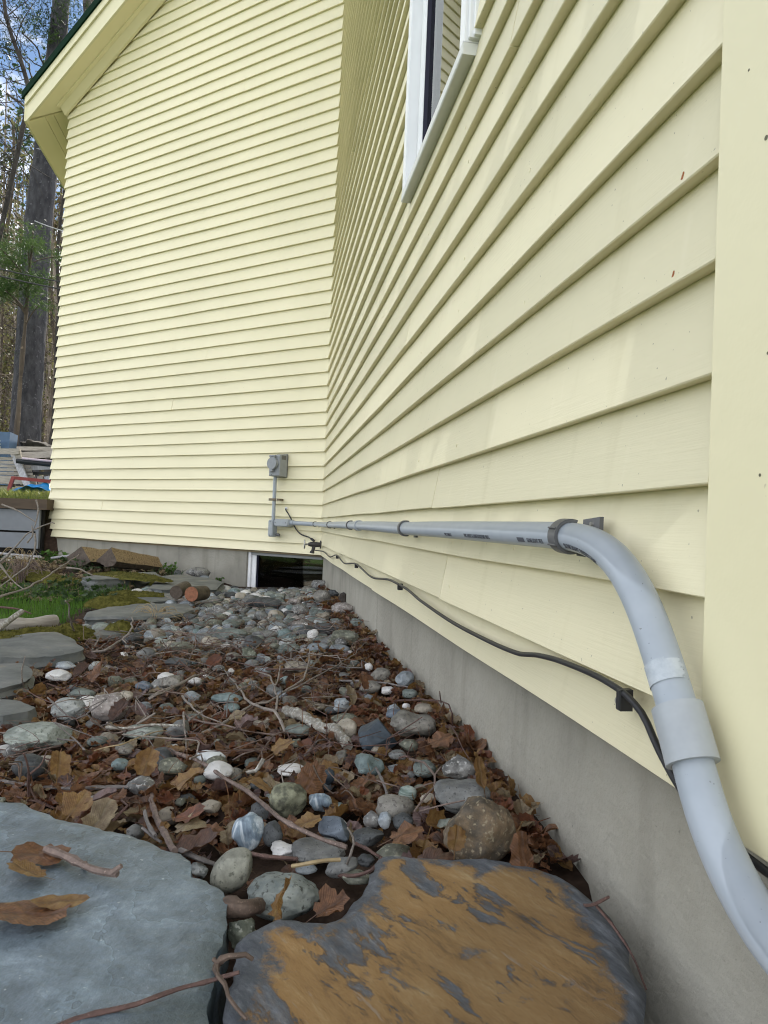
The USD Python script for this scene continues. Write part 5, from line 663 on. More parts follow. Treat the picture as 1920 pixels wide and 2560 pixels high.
gx = axis_lines(-260, 260, -2.6, 0.45, 0.045); gy = np.unique(np.r_[axis_lines(-160, 420, 0.3, 6.6, 0.045), 7.34, 7.36, 7.40, 7.44, 7.46])
X, Y = np.meshgrid(gx, gy, indexing='ij'); Z = ground_z(X, Y)
near = np.exp(-np.maximum(np.hypot(X + 1, Y - 3) - 5, 0) / 3)
nzv = (meshkit.fbm(np.stack([X * 5, Y * 5, 0 * X], -1), 4, 3) - 0.5) * 0.035 * near + (meshkit.fbm(np.stack([X * .4, Y * .4, 0 * X], -1), 3, 4) - 0.5) * 0.25 * (1 - near)
Z = Z + nzv
V = np.stack([X, Y, Z], -1).reshape(-1, 3); n0, n1_ = len(gx), len(gy)
I = np.arange(n0 * n1_).reshape(n0, n1_); F = np.concatenate([np.stack([I[:-1, :-1], I[1:, :-1], I[1:, 1:]], -1).reshape(-1, 3), np.stack([I[:-1, :-1], I[1:, 1:], I[:-1, 1:]], -1).reshape(-1, 3)])
def lmask(N, K):
    pass
gm = usdkit.material(stage, L + 'ground_surface', {'tc': ('texture_coordinate', {}), 'n': ('noise_texture', {'scale': 18, 'detail': 7, 'roughness': 0.65}), 'r': ('rgb_ramp', {'ramp': [(0.3, (0.020, 0.013, 0.009)), (0.6, (0.055, 0.036, 0.026)), (0.75, (0.10, 0.07, 0.05))]}),
    'n2': ('noise_texture', {'scale': 6, 'detail': 6}), 'r2': ('rgb_ramp', {'ramp': [(0.3, (0.03, 0.055, 0.012)), (0.6, (0.06, 0.10, 0.02)), (0.75, (0.11, 0.10, 0.04))]}), 'at': ('attribute', {'attribute': 'lawn'}), 'm': ('mix_color', {}),
    'nb': ('noise_texture', {'scale': 45, 'detail': 6}), 'b': ('bump', {'strength': 0.8, 'distance': 0.012}), 'p': ('principled_bsdf', {'roughness': 0.95, 'specular_ior_level': 0.15})},
    [('tc.object', 'n.vector'), ('n.fac', 'r.fac'), ('tc.object', 'n2.vector'), ('n2.fac', 'r2.fac'), ('at.fac', 'm.fac'), ('r.color', 'm.a'), ('r2.color', 'm.b'), ('m.result', 'p.base_color'), ('tc.object', 'nb.vector'), ('nb.fac', 'b.height'), ('b.normal', 'p.normal')], surface='p.BSDF')
gp = obj('ground', trimesh.Trimesh(V, F, process=False), gm, kind='structure', smooth=True)
lawnv = np.clip(sstep(bed_dw(V[:, 0], V[:, 1]), 1.3, 1.5) * (1 - sstep(V[:, 1], 4.6, 5.2)) + sstep(V[:, 1], 7.4, 7.5) * (1 - sstep(V[:, 1], 13.5, 16)), 0, 1)
UsdGeom.PrimvarsAPI(UsdGeom.Mesh(gp)).CreatePrimvar('lawn', Sdf.ValueTypeNames.FloatArray, 'vertex').Set(Vt.FloatArray.FromNumpy(lawnv.astype(np.float32)))

# ================================================================ stones
def blob(rx, ry, rz, shape, seed, sub=3):
    m = trimesh.creation.icosphere(sub, 1.0); v = np.array(m.vertices); r = np.random.default_rng(seed)
    pw = {'flat': 0.85, 'oval': 0.92, 'egg': 0.95, 'round': 0.9, 'rough': 0.85, 'wedge': 0.8, 'peanut': 0.95, 'tall': 0.85, 'shard': 0.75, 'long': 0.9}[shape]
    v = np.sign(v) * np.abs(v) ** pw; v /= np.maximum(np.linalg.norm(v, axis=1, keepdims=True) ** 0.35, 1e-6)
    cuts = {'rough': 9, 'wedge': 6, 'shard': 8, 'flat': 6, 'tall': 5, 'round': 6, 'oval': 5, 'long': 4, 'egg': 1, 'peanut': 1}[shape]
    for _ in range(cuts):
        n = r.normal(size=3); n /= np.linalg.norm(n); d = r.uniform(0.60, 0.85) if shape in ('rough', 'wedge', 'shard') else r.uniform(0.74, 0.92)
        h = v @ n - d; v = v - np.where(h > 0, h * 0.9, 0)[:, None] * n
    if shape == 'wedge':
        for n, d in (((0.78, 0.1, 0.62), 0.42), ((-0.62, -0.1, 0.78), 0.45), ((0.0, -0.8, 0.5), 0.5), ((0.2, 0.9, 0.3), 0.5)):
            n = np.array(n) / np.linalg.norm(n); h = v @ n - d; v = v - np.where(h > 0, h * 0.95, 0)[:, None] * n
    if shape == 'egg': v[:, 0] *= 1 + 0.0 * v[:, 2]; v[:, 0] += 0.32 * v[:, 2]; v[:, 1] *= 1 - 0.12 * v[:, 2]
    if shape == 'peanut': v[:, 2] *= 1 + 0.22 * np.cos(v[:, 0] * 4.2 + 2.4); v[:, 2] -= 0.12 * v[:, 0]
    if shape == 'long': v[:, 2] += 0.45 * v[:, 0]
    if shape == 'tall': v[:, 0] += 0.14 * v[:, 2]
    amp = {'rough': 0.34, 'wedge': 0.10, 'shard': 0.18, 'egg': 0.08, 'round': 0.22}.get(shape, 0.17)
    v *= (1 + (meshkit.fbm(v * 1.6 + seed, 3, seed) - 0.5) * amp * 2)[:, None]
    v *= (1 + (meshkit.fbm(v * 6 + seed, 3, seed + 5) - 0.5) * (0.14 if shape == 'rough' else 0.055))[:, None]
    ext = np.abs(v).max(0); v = v / ext * np.array([rx, ry, rz])
    return v, m.faces
stone_xy = []
for i, (x, y, z, rx, ry, rz, kind, shape, label) in enumerate(STONES):
    big = rx > 0.022 or y < 1.7
    v, f = blob(rx, ry, rz, shape, 100 + i, 4 if rx > 0.035 and y < 1.8 else 3 if big else 2)
    yaw = (rnd.random() - 0.5) * 0.5 if shape not in ('wedge', 'egg', 'peanut', 'long') else 0.0
    c, s = math.cos(yaw), math.sin(yaw); v = v @ np.array([[c, s, 0], [-s, c, 0], [0, 0, 1]])
    obj('river_stone', (v, f), M['st_' + kind], smooth=True, label=label, cat='stone', at=(x, y, z))
    stone_xy.append((x, y, rx, ry, z + rz))
stone_xy = np.array(stone_xy)
def near_stone(x, y, k=1.0): return np.any(((x - stone_xy[:, 0]) / (stone_xy[:, 2] * k + 0.004)) ** 2 + ((y - stone_xy[:, 1]) / (stone_xy[:, 3] * k + 0.004)) ** 2 < 1)
# pebbles between them
PKIND = ['grey', 'greengrey', 'bluegrey', 'greytan', 'slate', 'white', 'olive', 'beige', 'pinkgrey', 'teal', 'lightgreen', 'paleblue', 'granite', 'lightgrey', 'tan']
PW = np.array([14, 14, 12, 9, 8, 7, 9, 5, 4, 3, 5, 4, 6, 4, 4], float); PW /= PW.sum()
PNAME = {'grey': 'grey', 'greengrey': 'greenish grey', 'bluegrey': 'bluish grey', 'greytan': 'brownish grey', 'slate': 'dark slate', 'white': 'white', 'olive': 'olive', 'beige': 'cream', 'pinkgrey': 'pinkish', 'teal': 'teal', 'lightgreen': 'pale green', 'paleblue': 'pale blue', 'granite': 'speckled', 'lightgrey': 'pale grey', 'tan': 'tan'}
path_poly = [Polygon(FLAGS[k]).buffer(0.01) for k in FLAGS]
def on_flag(x, y): return any(contains_xy(p, x, y) for p in path_poly)
stuff = []; npeb = 0; placed = []
def zone(x, y):
    dw = bed_dw(x, y)
    if y > 4.6: return 'just in front of the basement window'
    if dw < 0.28: return 'close to the near foundation wall'
    if y > 3.0: return 'in the far half of the stone bed'
    if y > 1.9: return 'in the middle of the stone bed'
    return 'among the leaves behind the two large slabs'
for t in range(7000):
    if npeb >= 205 and len(stuff) > 900: break
    y = rng.uniform(1.05, 5.55) if t % 3 else rng.uniform(2.8, 5.6); dw = rng.uniform(0.05, 1.18)
    x = CORNER[0] + (y - CORNER[1]) * D1[0] / D1[1] - dw * 1.0
    d_ = bed_dw(x, y)
    if d_ < 0.07 or d_ > 1.15 - 0.25 * (y < 3): continue
    if on_flag(x, y): continue
    if y < 3.0 and rng.random() < (0.74 if y < 2.7 else .35): continue
    if near_stone(x, y, 0.9): continue
    r = rng.uniform(0.010, 0.03) * (1.0 if y > 2.8 else 0.75)
    if rng.random() < 0.12: r *= 1.4
    if y > 2.5 and rng.random() < 0.3: r = rng.uniform(0.026, 0.05)
    if y < 2.5 and rng.random() < 0.2: r = rng.uniform(0.018, 0.032)
    if any((x - a) ** 2 + (y - b) ** 2 < ((r + c) * 0.72) ** 2 for a, b, c in placed[-600:]): continue
    placed.append((x, y, r)); kind = PKIND[rng.choice(len(PKIND), p=PW)]; shp = ['oval', 'round', 'flat', 'rough', 'oval'][rng.integers(5)]
    v, f = blob(r, r * rng.uniform(0.65, 0.95), r * rng.uniform(0.45, 0.8), shp, 1000 + t, 2)
    a = rng.uniform(0, 6.28); c, s = math.cos(a), math.sin(a); v = v @ np.array([[c, s, 0], [-s, c, 0], [0, 0, 1]])
    z = float(ground_z(x, y)) + r * 0.25 + rng.uniform(0.0, 0.015) + (0.012 if y < 2.7 else 0)
    if npeb < 205 and r > 0.0135:
        npeb += 1; zn = zone(x, y)
        obj('pebble', (v, f), M['st_' + kind], smooth=True, label=f'small {PNAME[kind]} pebble {zn}', cat='pebble', group=f'{PNAME[kind]} pebbles {zn}', at=(x, y, z))
    else:
        stuff.append((kind, v + np.array([x, y, z]), f))
grav = thing('gravel', 'small mixed gravel filling the gaps between the stones of the bed', 'gravel'); grav.SetCustomDataByKey('kind', 'stuff')
for kind in PKIND:
    ms = [trimesh.Trimesh(v, f, process=False) for k, v, f in stuff if k == kind]
    if ms: tag(obj('grains', join(ms), M['st_' + kind], grav, smooth=True), kind='stuff')

# ================================================================ slabs
def slab(name, poly, top, thick, m, label, cat='stone slab', step=0.02, rough=0.004, rim=0.012, seed=1, tilt=(0, 0), groove=0.006, rimvar=False, waist=0.0):
    pg = Polygon(poly); pg = pg if pg.is_valid else pg.buffer(0)
    n = max(24, int(pg.exterior.length / step)); bd = np.array([pg.exterior.interpolate(i / n, normalized=True).coords[0] for i in range(n)])
    c = bd.mean(0); d = bd - c; q = np.column_stack([bd * 14, np.zeros(n)])
    bd = bd + (np.column_stack([meshkit.fbm(q, 3, seed), meshkit.fbm(q, 3, seed + 1)]) - 0.5) * 0.012 + (np.column_stack([meshkit.noise(q * 4.5, seed + 2), meshkit.noise(q * 4.5, seed + 3)]) - 0.5) * 0.006
    pg = Polygon(bd).buffer(0); inner = pg.buffer(-step * 0.75)
    x0, y0, x1, y1 = pg.bounds; gx_, gy_ = np.meshgrid(np.arange(x0, x1, step), np.arange(y0, y1, step)); pts = np.column_stack([gx_.ravel(), gy_.ravel()])
    pts = pts + (np.random.default_rng(seed).random(pts.shape) - 0.5) * step * 0.5; pts = pts[contains_xy(inner, pts[:, 0], pts[:, 1])]
    P2 = np.vstack([bd, pts]); tri = Delaunay(P2).simplices; cc = P2[tri].mean(1); tri = tri[contains_xy(pg, cc[:, 0], cc[:, 1])]
    ring = pg.exterior; dist = np.array([ring.distance(Point(p)) for p in P2])
    h = (meshkit.fbm(np.column_stack([P2 * 5, np.zeros(len(P2))]), 4, seed) - 0.5) * rough * 3
    lay = meshkit.fbm(np.column_stack([P2 * 7, np.full(len(P2), 3.0)]), 3, seed + 3); h += np.floor(lay * 6) * rough * 0.45
    h -= rim * np.exp(-dist / (rim * 0.9))
    zt = top + h + (P2 - c) @ np.array(tilt)
    V = [np.column_stack([P2, zt])]; F = [tri]; k0 = np.arange(n); off = len(P2); prev = k0; nr = 7
    out = bd - c; out /= np.linalg.norm(out, axis=1, keepdims=True)
    for r in range(1, nr + 1):
        t = r / nr; zz = zt[:n] - thick * t
        w = (meshkit.noise(np.column_stack([bd * 9, np.full(n, r * 2.3)]), seed + 7) - 0.5) * groove * 2 + groove * 0.8 * math.sin(r * 2.1 + seed) - waist * t
        V.append(np.column_stack([bd + out * w[:, None], zz])); cur = off + np.arange(n); nx = np.roll(np.arange(n), -1)
        a, b = prev, cur; F.append(np.column_stack([a, b, b[nx]])); F.append(np.column_stack([a, b[nx], a[nx]])); prev = cur; off += n
    m_ = trimesh.Trimesh(np.vstack(V), np.vstack(F), process=False)
    tn = m_.face_normals[:len(tri)]
    if tn[:, 2].mean() < 0: m_.faces[:len(tri)] = m_.faces[:len(tri)][:, ::-1]
    sn = m_.face_normals[len(tri):]; sc_ = m_.triangles_center[len(tri):, :2] - c
    if (sn[:, :2] * sc_).sum() < 0: m_.faces[len(tri):] = m_.faces[len(tri):][:, ::-1]
    p = obj(name, m_, m, label=label, cat=cat, smooth=True if rimvar else 28)
    if not rimvar: return p
    rv = np.zeros(len(m_.vertices)); rv[:len(P2)] = np.exp(-dist / 0.035); rv[len(P2):] = 1.0
    UsdGeom.PrimvarsAPI(UsdGeom.Mesh(p)).CreatePrimvar('rim', Sdf.ValueTypeNames.FloatArray, 'vertex').Set(Vt.FloatArray.FromNumpy(rv.astype(np.float32)))
    return p
slab('stone_slab', FLAGS['grey'], 0.094, 0.13, M['slate'], 'large flat grey slate slab in the left foreground with leaves and a twig on it', step=0.009, rough=0.0012, rim=0.0022, seed=4, groove=0.004)
slab('stone_slab', FLAGS['rust'], 0.098, 0.14, M['rusty_slab'], 'large rusty orange slab in the right foreground against the foundation', step=0.009, rough=0.0034, rim=0.009, seed=9, tilt=(0.02, 0.03), rimvar=True)
for k, top, th, lab, rim in (('A', 0.075, 0.08, 'dark path slab at the left edge below the mossy slab', 0.008), ('A2', 0.075, 0.09, 'nearest dark path slab at the left edge, above the large pale green grey boulder', 0.008), ('B', 0.088, 0.10, 'thick grey path slab with a worn dark edge, in front of the weathered branch', 0.010), ('C', 0.062, 0.08, 'small mossy path slab beside the crooked grey branch', 0.008),
                             ('D', 0.062, 0.08, 'wide flat grey path slab behind the dry grass', 0.007), ('E', 0.062, 0.08, 'narrow mossy path slab left of the two small log rounds', 0.007), ('F', 0.072, 0.08, 'large flat path slab near the far foundation', 0.008), ('G', 0.092, 0.10, 'dark mossy slab under the two split logs', 0.009)):
    slab('path_slab', FLAGS[k], top, th, M['path_slate'], lab, step=0.024, rough=0.0035, rim=rim * 0.45, seed=ord(k[0]) + len(k), groove=0.012)

# ================================================================ twigs
def twig_mesh(lines, r0, r1, seed, knots=True):
    ms = []
    for li, ln in enumerate(lines):
        P = (resample if seed % 3 else spline)(ln, 0.008 if np.linalg.norm(np.array(ln[0])[:2]) < 3 else 0.02); n = len(P); t = np.linspace(0, 1, n)
        P = P + (np.stack([meshkit.noise(np.stack([np.r_[0, np.cumsum(np.linalg.norm(np.diff(P, axis=0), axis=1))] * 22, np.full(n, seed + k * 3.3), np.full(n, li)], 1), seed) for k in range(3)], 1) - 0.5) * max(r0, .002) * 1.5
        a = r0 if li == 0 else r0 * 0.72; b = r1 if li == 0 else r1 * 0.7
        r = a + (b - a) * t; r = r * (1 + 0.28 * (meshkit.noise(np.stack([t * n * 0.55, np.full(n, seed), np.full(n, li + 9.0)], 1), 3) - 0.5))
        for q in range(1, n - 1):
            if (q * 7 + seed * 3) % 11 == 0: r[q] *= 1.28
        ms.append(tube(P, r, 8 if r0 > 0.005 else 6))
    return join(ms)
for i, (nm, lines, r0, r1, kind, label) in enumerate(TWIGS):
    r0, r1 = r0 * (0.95 if nm in ('birch_branch', 'bark_stick') else 0.66), r1 * (0.95 if nm in ('birch_branch', 'bark_stick') else 0.66)
    on, apart = [lines[0]], []
    for ln in lines[1:]: (on if min(np.linalg.norm(np.array(ln[0]) - q) for o in on for q in resample(o, 0.005)) < 0.02 else apart).append(ln)
    base = 'twig' if 'twig' in nm or 'stem' in nm else 'stick' if 'stick' in nm else 'fallen_branch'
    obj(base, twig_mesh(on, r0, r1, 20 + i), M['tw_' + kind], smooth=50, label=label, cat='twig')
    for q, ln in enumerate(apart): obj('twig', twig_mesh([ln], r0 * 0.8, r1 * 0.8, 160 + i + q), M['tw_' + kind], smooth=50, label=('second ' if q == 0 else 'third ') + 'twig beside the ' + ' '.join(label.split()[:11]), cat='twig')
for i, (lines, lab, r) in enumerate(zip(SPRIG, ('bare forked shrub sprig standing at the left edge in front of the grey boarded wall', 'long pale stick leaning over the weeds towards the split logs', 'thin dark stick across the lawn at the left edge'), (0.0055, 0.006, 0.005))):
    t = thing('shrub_sprig' if i == 0 else 'stick', lab, 'twig')
    for ln in lines: obj('stem', twig_mesh([ln], r, r * 0.5, 70 + i), M['tw_pale' if i < 2 else 'tw_brown'], t, smooth=50)
TZ = ['lying among the leaves behind the grey slab', 'lying in the middle of the bed', 'lying on the far pebbles', 'lying close to the near foundation']
twst = []
for i in range(260):
    y = rng.uniform(1.15, 4.0) if i % 4 else rng.uniform(1.3, 2.6); dw = rng.uniform(0.08, 1.15)
    x = CORNER[0] + (y - CORNER[1]) * D1[0] / D1[1] - dw
    Ln = rng.uniform(0.06, 0.30) * (0.7 + 0.12 * y); a = rng.normal(0.15, 0.75) if rng.random() < .8 else rng.uniform(0, 3.14); dx, dy = math.cos(a) * Ln / 2, math.sin(a) * Ln / 2
    pts = []
    for t in np.linspace(-1, 1, 5):
        px, py = x + dx * t + rng.normal(0, 0.012), y + dy * t + rng.normal(0, 0.012)
        if bed_dw(px, py) < 0.05: px -= 0.06
        pts.append((px, py, float(ground_z(px, py)) + 0.028 + rng.uniform(0, 0.03) + 0.02 * t * rng.normal()))
    if any(on_flag(p[0], p[1]) for p in pts) or (i > 75 and near_stone(x, y, 1.0)): continue
    lines = [pts]
    if rng.random() < 0.5:
        b = pts[2]; lines.append([b, (b[0] + rng.normal(0, .035), b[1] + rng.normal(0, .035), b[2] + rng.uniform(0, .04)), (b[0] + rng.normal(0, .06), b[1] + rng.normal(0, .06), b[2] + rng.uniform(0, .06))])
    r = rng.uniform(0.0008, 0.0022); kind = ['brown', 'brownpale', 'bark', 'brown', 'grey', 'pale'][rng.integers(6)]
    m_ = twig_mesh(lines, r, r * 0.6, 300 + i)
    if i < 75:
        zn = TZ[0] if y < 1.9 else TZ[3] if bed_dw(x, y) < 0.3 else TZ[1] if y < 3.0 else TZ[2]; cn = {'brown': 'dark brown', 'brownpale': 'purplish brown', 'grey': 'grey', 'pale': 'pale grey', 'bark': 'rough brown'}[kind]
        obj('twig', m_, M['tw_' + kind], smooth=50, label=f'thin {cn} twig {zn}', cat='twig', group=f'{cn} twigs {zn}')
    else: twst.append((kind, m_))
tl = thing('twig_litter', 'fine twigs and stems scattered through the leaf litter', 'twigs'); tl.SetCustomDataByKey('kind', 'stuff')
for kind in ('brown', 'brownpale', 'grey', 'pale', 'bark'):
    q = [m_ for k, m_ in twst if k == kind]
    if q: tag(obj('fine_twigs', join(q), M['tw_' + kind], tl, smooth=50), kind='stuff')
# dead pine needles
V = []; F = []
for i in range(2200):
    y = rng.uniform(1.2, 3.6); dw = rng.uniform(0.06, 1.1); x = CORNER[0] + (y - CORNER[1]) * D1[0] / D1[1] - dw
    if on_flag(x, y): continue
    a = rng.uniform(0, 6.28); Ln = rng.uniform(0.04, 0.09); z = float(ground_z(x, y)) + rng.uniform(0.02, 0.05); e = rng.normal(0, 0.25)
    d = np.array([math.cos(a), math.sin(a), e]) * Ln; w = np.array([-math.sin(a), math.cos(a), 0]) * 0.0007; o = np.array([x, y, z]); k = len(V)
    V += [o - w, o + w, o + d * .5 + w + [0, 0, .003], o + d * .5 - w + [0, 0, .003], o + d]; F += [[k, k+1, k+2], [k, k+2, k+3], [k+3, k+2, k+4]]
obj('pine_needle_litter', trimesh.Trimesh(np.array(V), F, process=False), M['dneedle'], smooth=False, label='orange brown dead pine needles scattered over the leaf litter', cat='needles', kind='stuff')

# ================================================================ dead leaves
def leaf(size, seed, kind):
    r = np.random.default_rng(seed); nA = 26; th = np.linspace(0, 2 * math.pi, nA, endpoint=False)
    if kind == 0:   # toothed oval leaf with a tip
        rad = 0.62 + 0.30 * np.abs(np.cos(th)) ** 1.4 * (np.cos(th) > 0) + 0.16 * np.abs(np.cos(th)) * (np.cos(th) <= 0)
        rad = rad * (1 + 0.05 * np.where(np.arange(nA) % 2, 1, -1))
    elif kind == 1:  # lobed leaf
        rad = 0.66 + 0.26 * np.abs(np.cos(th * 2.5)) ** 1.3 + 0.06 * np.where(np.arange(nA) % 2, 1, -1)
        rad *= 0.82 + 0.18 * np.cos(th)
    else:            # long narrow leaf
        rad = 1.0 / np.sqrt((np.cos(th) / 1.0) ** 2 + (np.sin(th) / 0.42) ** 2); rad = rad * (1 + 0.03 * np.where(np.arange(nA) % 2, 1, -1))
    rad = rad * (1 + (r.random(nA) - 0.5) * 0.12)
    P = [[0, 0]]; 
    for q in (0.36, 0.70, 1.0): P += [[q * a * math.cos(t), q * a * math.sin(t)] for a, t in zip(rad, th)]
    P = np.array(P); uv = np.column_stack([P[:, 1], P[:, 0]])
    x, y = P[:, 0], P[:, 1]; cu, cl, fold, tw = r.uniform(-0.6, 0.9), r.uniform(-0.4, 0.6), r.uniform(-0.15, 0.4), r.normal(0, 0.3)
    z = cu * y ** 2 + cl * x ** 2 * 0.7 + fold * np.abs(y) + tw * x * y
    q = np.column_stack([x * 2.2, y * 2.2, np.full(len(x), seed * 0.37)]); z = z + (meshkit.fbm(q, 3, seed) - 0.5) * 0.8
    ed = np.r_[0, np.zeros(nA), np.full(nA, .3), np.ones(nA)]; z = z + ed * (r.random(len(x)) - 0.5) * 0.20
    roll = r.uniform(0, 1.6) if r.random() < 0.4 else 0.15
    a = y * roll * 1.3; y2 = np.where(np.abs(a) > 1e-3, np.sin(a) / (roll * 1.3), y); z = z * (1 - 0.3 * min(roll, 1)) + (1 - np.cos(a)) / max(roll * 1.3, .05)
    V = np.column_stack([x, y2, z]) * size * 0.5
    F = [[0, 1 + j, 1 + (j + 1) % nA] for j in range(nA)]
    for k in range(2):
        b0, b1 = 1 + k * nA, 1 + (k + 1) * nA
        for j in range(nA): j2 = (j + 1) % nA; F += [[b0 + j, b1 + j, b1 + j2], [b0 + j, b1 + j2, b0 + j2]]
    k = len(V); b = V[1 + 2 * nA + nA // 2]; pl = size * r.uniform(.25, .5); pw = size * .016; kz = r.normal(0, .25)
    V = np.vstack([V, [b[0] + .04 * size, b[1] - pw, b[2]], [b[0] + .04 * size, b[1] + pw, b[2]], [b[0] - pl, b[1] + pw * .6, b[2] + pl * kz], [b[0] - pl, b[1] - pw * .6, b[2] + pl * kz]]); uv = np.vstack([uv, np.zeros((4, 2))]); F += [[k, k+1, k+2], [k, k+2, k+3]]
    return V, np.array(F), uv
def rot(V, yaw, pitch, roll_):
    R = trimesh.transformations.euler_matrix(roll_, pitch, yaw)[:3, :3]; return V @ R.T
LK = ['brown', 'dark', 'orange', 'tan', 'red', 'purple']; LW = np.array([.34, .11, .19, .14, .14, .08]); LW /= LW.sum()
LN = {'brown': 'brown', 'dark': 'dark brown', 'orange': 'orange brown', 'tan': 'tan', 'red': 'reddish', 'purple': 'purplish grey'}
stone_xy = np.vstack([stone_xy, [(x, y, r, r * .8, 0) for x, y, r in placed if r > .016]])
cand = []
for t in range(10500):
    y = rng.uniform(1.08, 5.0) if t % 3 else rng.uniform(0.92, 2.2); dw = rng.uniform(0.0, 1.2) if t % 5 else rng.uniform(-0.02, 0.14)
    x = CORNER[0] + (y - CORNER[1]) * D1[0] / D1[1] - dw
    if bed_dw(x, y) < -0.015: continue
    left = bed_dw(x, y) > 0.72; wall = bed_dw(x, y) < 0.2
    dens = 1.0 if y < 2.9 else (0.75 if (left or wall) else 0.16 if y < 3.3 else 0.07)
    if y > 4.3: dens *= 0.5
    if rng.random() > dens: continue
    if on_flag(x, y) and not (y > 2 and rng.random() < 0.06): continue
    if (near_stone(x, y, 1.1) or near_stone(x * (1 + .03 / y), y + .035, 0.9)) and rng.random() < 0.97: continue
    cand.append((x, y))
cand = cand[:4200]
print('leaves', len(cand))
def near_first(c): return c[1] + 0.25 * abs(c[0] + 0.3)
order = sorted(range(len(cand)), key=lambda i: near_first(cand[i]))
lst = {k: [] for k in LK}; nl = 0
for rank, i in enumerate(order):
    x, y = cand[i]; kind = LK[rng.choice(6, p=LW)]; size = rng.uniform(0.022, 0.055) * (1.1 if y < 2 else 0.95)
    V, F, uv = leaf(size, 5000 + i, rng.choice(3, p=[.76, .10, .14]))
    V = rot(V, rng.uniform(0, 6.28), rng.normal(0, 0.30), rng.normal(0, 0.30))
    lay = rng.random(); z = float(ground_z(x, y)) + 0.008 + 0.024 * lay
    if bed_dw(x, y) < 0.07 and i % 3 == 0: V = rot(V, -.15, 0.8, 0)
    off = V[:, 2].min(); z = max(z, float(ground_z(x, y)) + 0.006 - off * 0.4)
    if nl < 270 and lay > 0.35:
        nl += 1; zn = 'just behind the grey slab' if (y < 1.75 and x < -0.25) else 'between the two large slabs and the birch branch' if y < 1.75 and bed_dw(x, y) > 0.25 else 'heaped along the near foundation' if bed_dw(x, y) <= 0.25 else 'in the middle of the bed'
        at = (x, y, z)
        obj('dead_leaf', (V, F), M['lf_' + kind], smooth=True, uv=uv, label=f'curled {LN[kind]} dead leaf {zn}', cat='leaf', group=f'{LN[kind]} leaves {zn}', at=at)
    else: lst[kind].append((V + np.array([x, y, z]), F, uv))
for t in range(2600):
    y = rng.uniform(0.9, 3.3); x = CORNER[0] + (y - CORNER[1]) * D1[0] / D1[1] - rng.uniform(0.0, 1.2)
    if on_flag(x, y) or bed_dw(x, y) < -.02 or near_stone(x, y, 1.05) or near_stone(x * (1 + .03 / y), y + .03, 0.9) or (y > 2.7 and rng.random() < .7): continue
    V, F, uv = leaf(rng.uniform(.010, .028), 20000 + t, 0); keep = (V[F].mean(1)[:, 0] * rng.choice((-1, 1)) > -0.002); F = F[keep]
    if len(F) < 6: continue
    uq, inv = np.unique(F, return_inverse=True); V, uv, F = V[uq], uv[uq], inv.reshape(-1, 3)
    V = rot(V, rng.uniform(0, 6.28), rng.normal(0, .5), rng.normal(0, .5)); lst[LK[rng.choice(6, p=LW)]].append((V + np.array([x, y, float(ground_z(x, y)) + rng.uniform(.012, .05)]), F, uv))
ll = thing('leaf_litter', 'brown dead leaf litter covering the stone bed', 'leaves'); ll.SetCustomDataByKey('kind', 'stuff')
for kind, q in lst.items():
    if not q: continue
    n = 0; VV, FF, UU = [], [], []
    for V, F, uv in q: VV.append(V); FF.append(F + n); UU.append(uv); n += len(V)
    tag(obj('litter_leaves', trimesh.Trimesh(np.vstack(VV), np.vstack(FF), process=False), M['lf_' + kind], ll, smooth=True, uv=np.vstack(UU)), kind='stuff')
# single leaves that can be told apart
def put_leaf(px, kind, shape, size, yaw, pitch, roll_, label, seed):
    V, F, uv = leaf(size * (0.95 if 'grey slab' in label else 0.8), seed, shape); V[:, 2] *= 0.35 if 'on the grey slab' in label else 0.6 if pitch > -.8 else 0.8; V = rot(V, yaw, pitch, roll_)
    obj('dead_leaf', (V, F), M['lf_' + kind], smooth=True, uv=uv, label=label, cat='leaf', at=px)
for a in LEAVES: put_leaf(*a)

# ================================================================ left side: logs, moss, weeds, grass
def rot_z(v, a): c, s = math.cos(a), math.sin(a); return v @ np.array([[c, s, 0], [-s, c, 0], [0, 0, 1]])
def split_log(at, axis, length, prof, k_end, drop, label, seed):
    t = thing('split_log', label, 'firewood'); ax = np.array(axis, float); ax /= np.linalg.norm(ax); bv = np.array([ax[1], -ax[0]]); prof = np.array(prof); m = len(prof)
    seg = []
    for j in range(m):
        a_, b_ = prof[j], prof[(j + 1) % m]
        for q in range(5): seg.append((*(a_ + (b_ - a_) * q / 5), j))
    ns = 16; n = len(seg); V = []
    for i in range(ns):
        f = i / (ns - 1); k = 1 + (k_end - 1) * f
        for (b_, z_, j) in seg:
            w = (meshkit.fbm(np.array([[f * 5, b_ * 26 + seed, z_ * 26]]), 3, seed)[0] - .5) * .022
            p = ax * (length * f + (meshkit.noise(np.array([[b_ * 40, z_ * 40, seed + i]]), 2)[0] - .5) * .01 * (i in (0, ns - 1))) + bv * (b_ * k + w); V.append([at[0] + p[0], at[1] + p[1], at[2] + z_ * k - drop * f + w * .7])
    V = np.array(V); Fs = {0: [], 1: []}
    for i in range(ns - 1):
        for j in range(n):
            j2 = (j + 1) % n; Fs[0 if seg[j][2] in SPLITFACES(m) else 1] += [[i*n+j, i*n+j2, (i+1)*n+j2], [i*n+j, (i+1)*n+j2, (i+1)*n+j]]
    obj('split_face', trimesh.Trimesh(V, Fs[0], process=False), M['log_face'], t, smooth=40); obj('bark_side', trimesh.Trimesh(V, Fs[1], process=False), M['log_bark'], t, smooth=40)
    for i in (0, ns - 1):
        c = V[i*n:(i+1)*n]; obj('end_grain', trimesh.Trimesh(np.vstack([c, c.mean(0)]), [[j, (j+1) % n, n] for j in range(n)], process=False), M['log_end'], t, smooth=False)
SPLITFACES = lambda m: (0, m - 1)
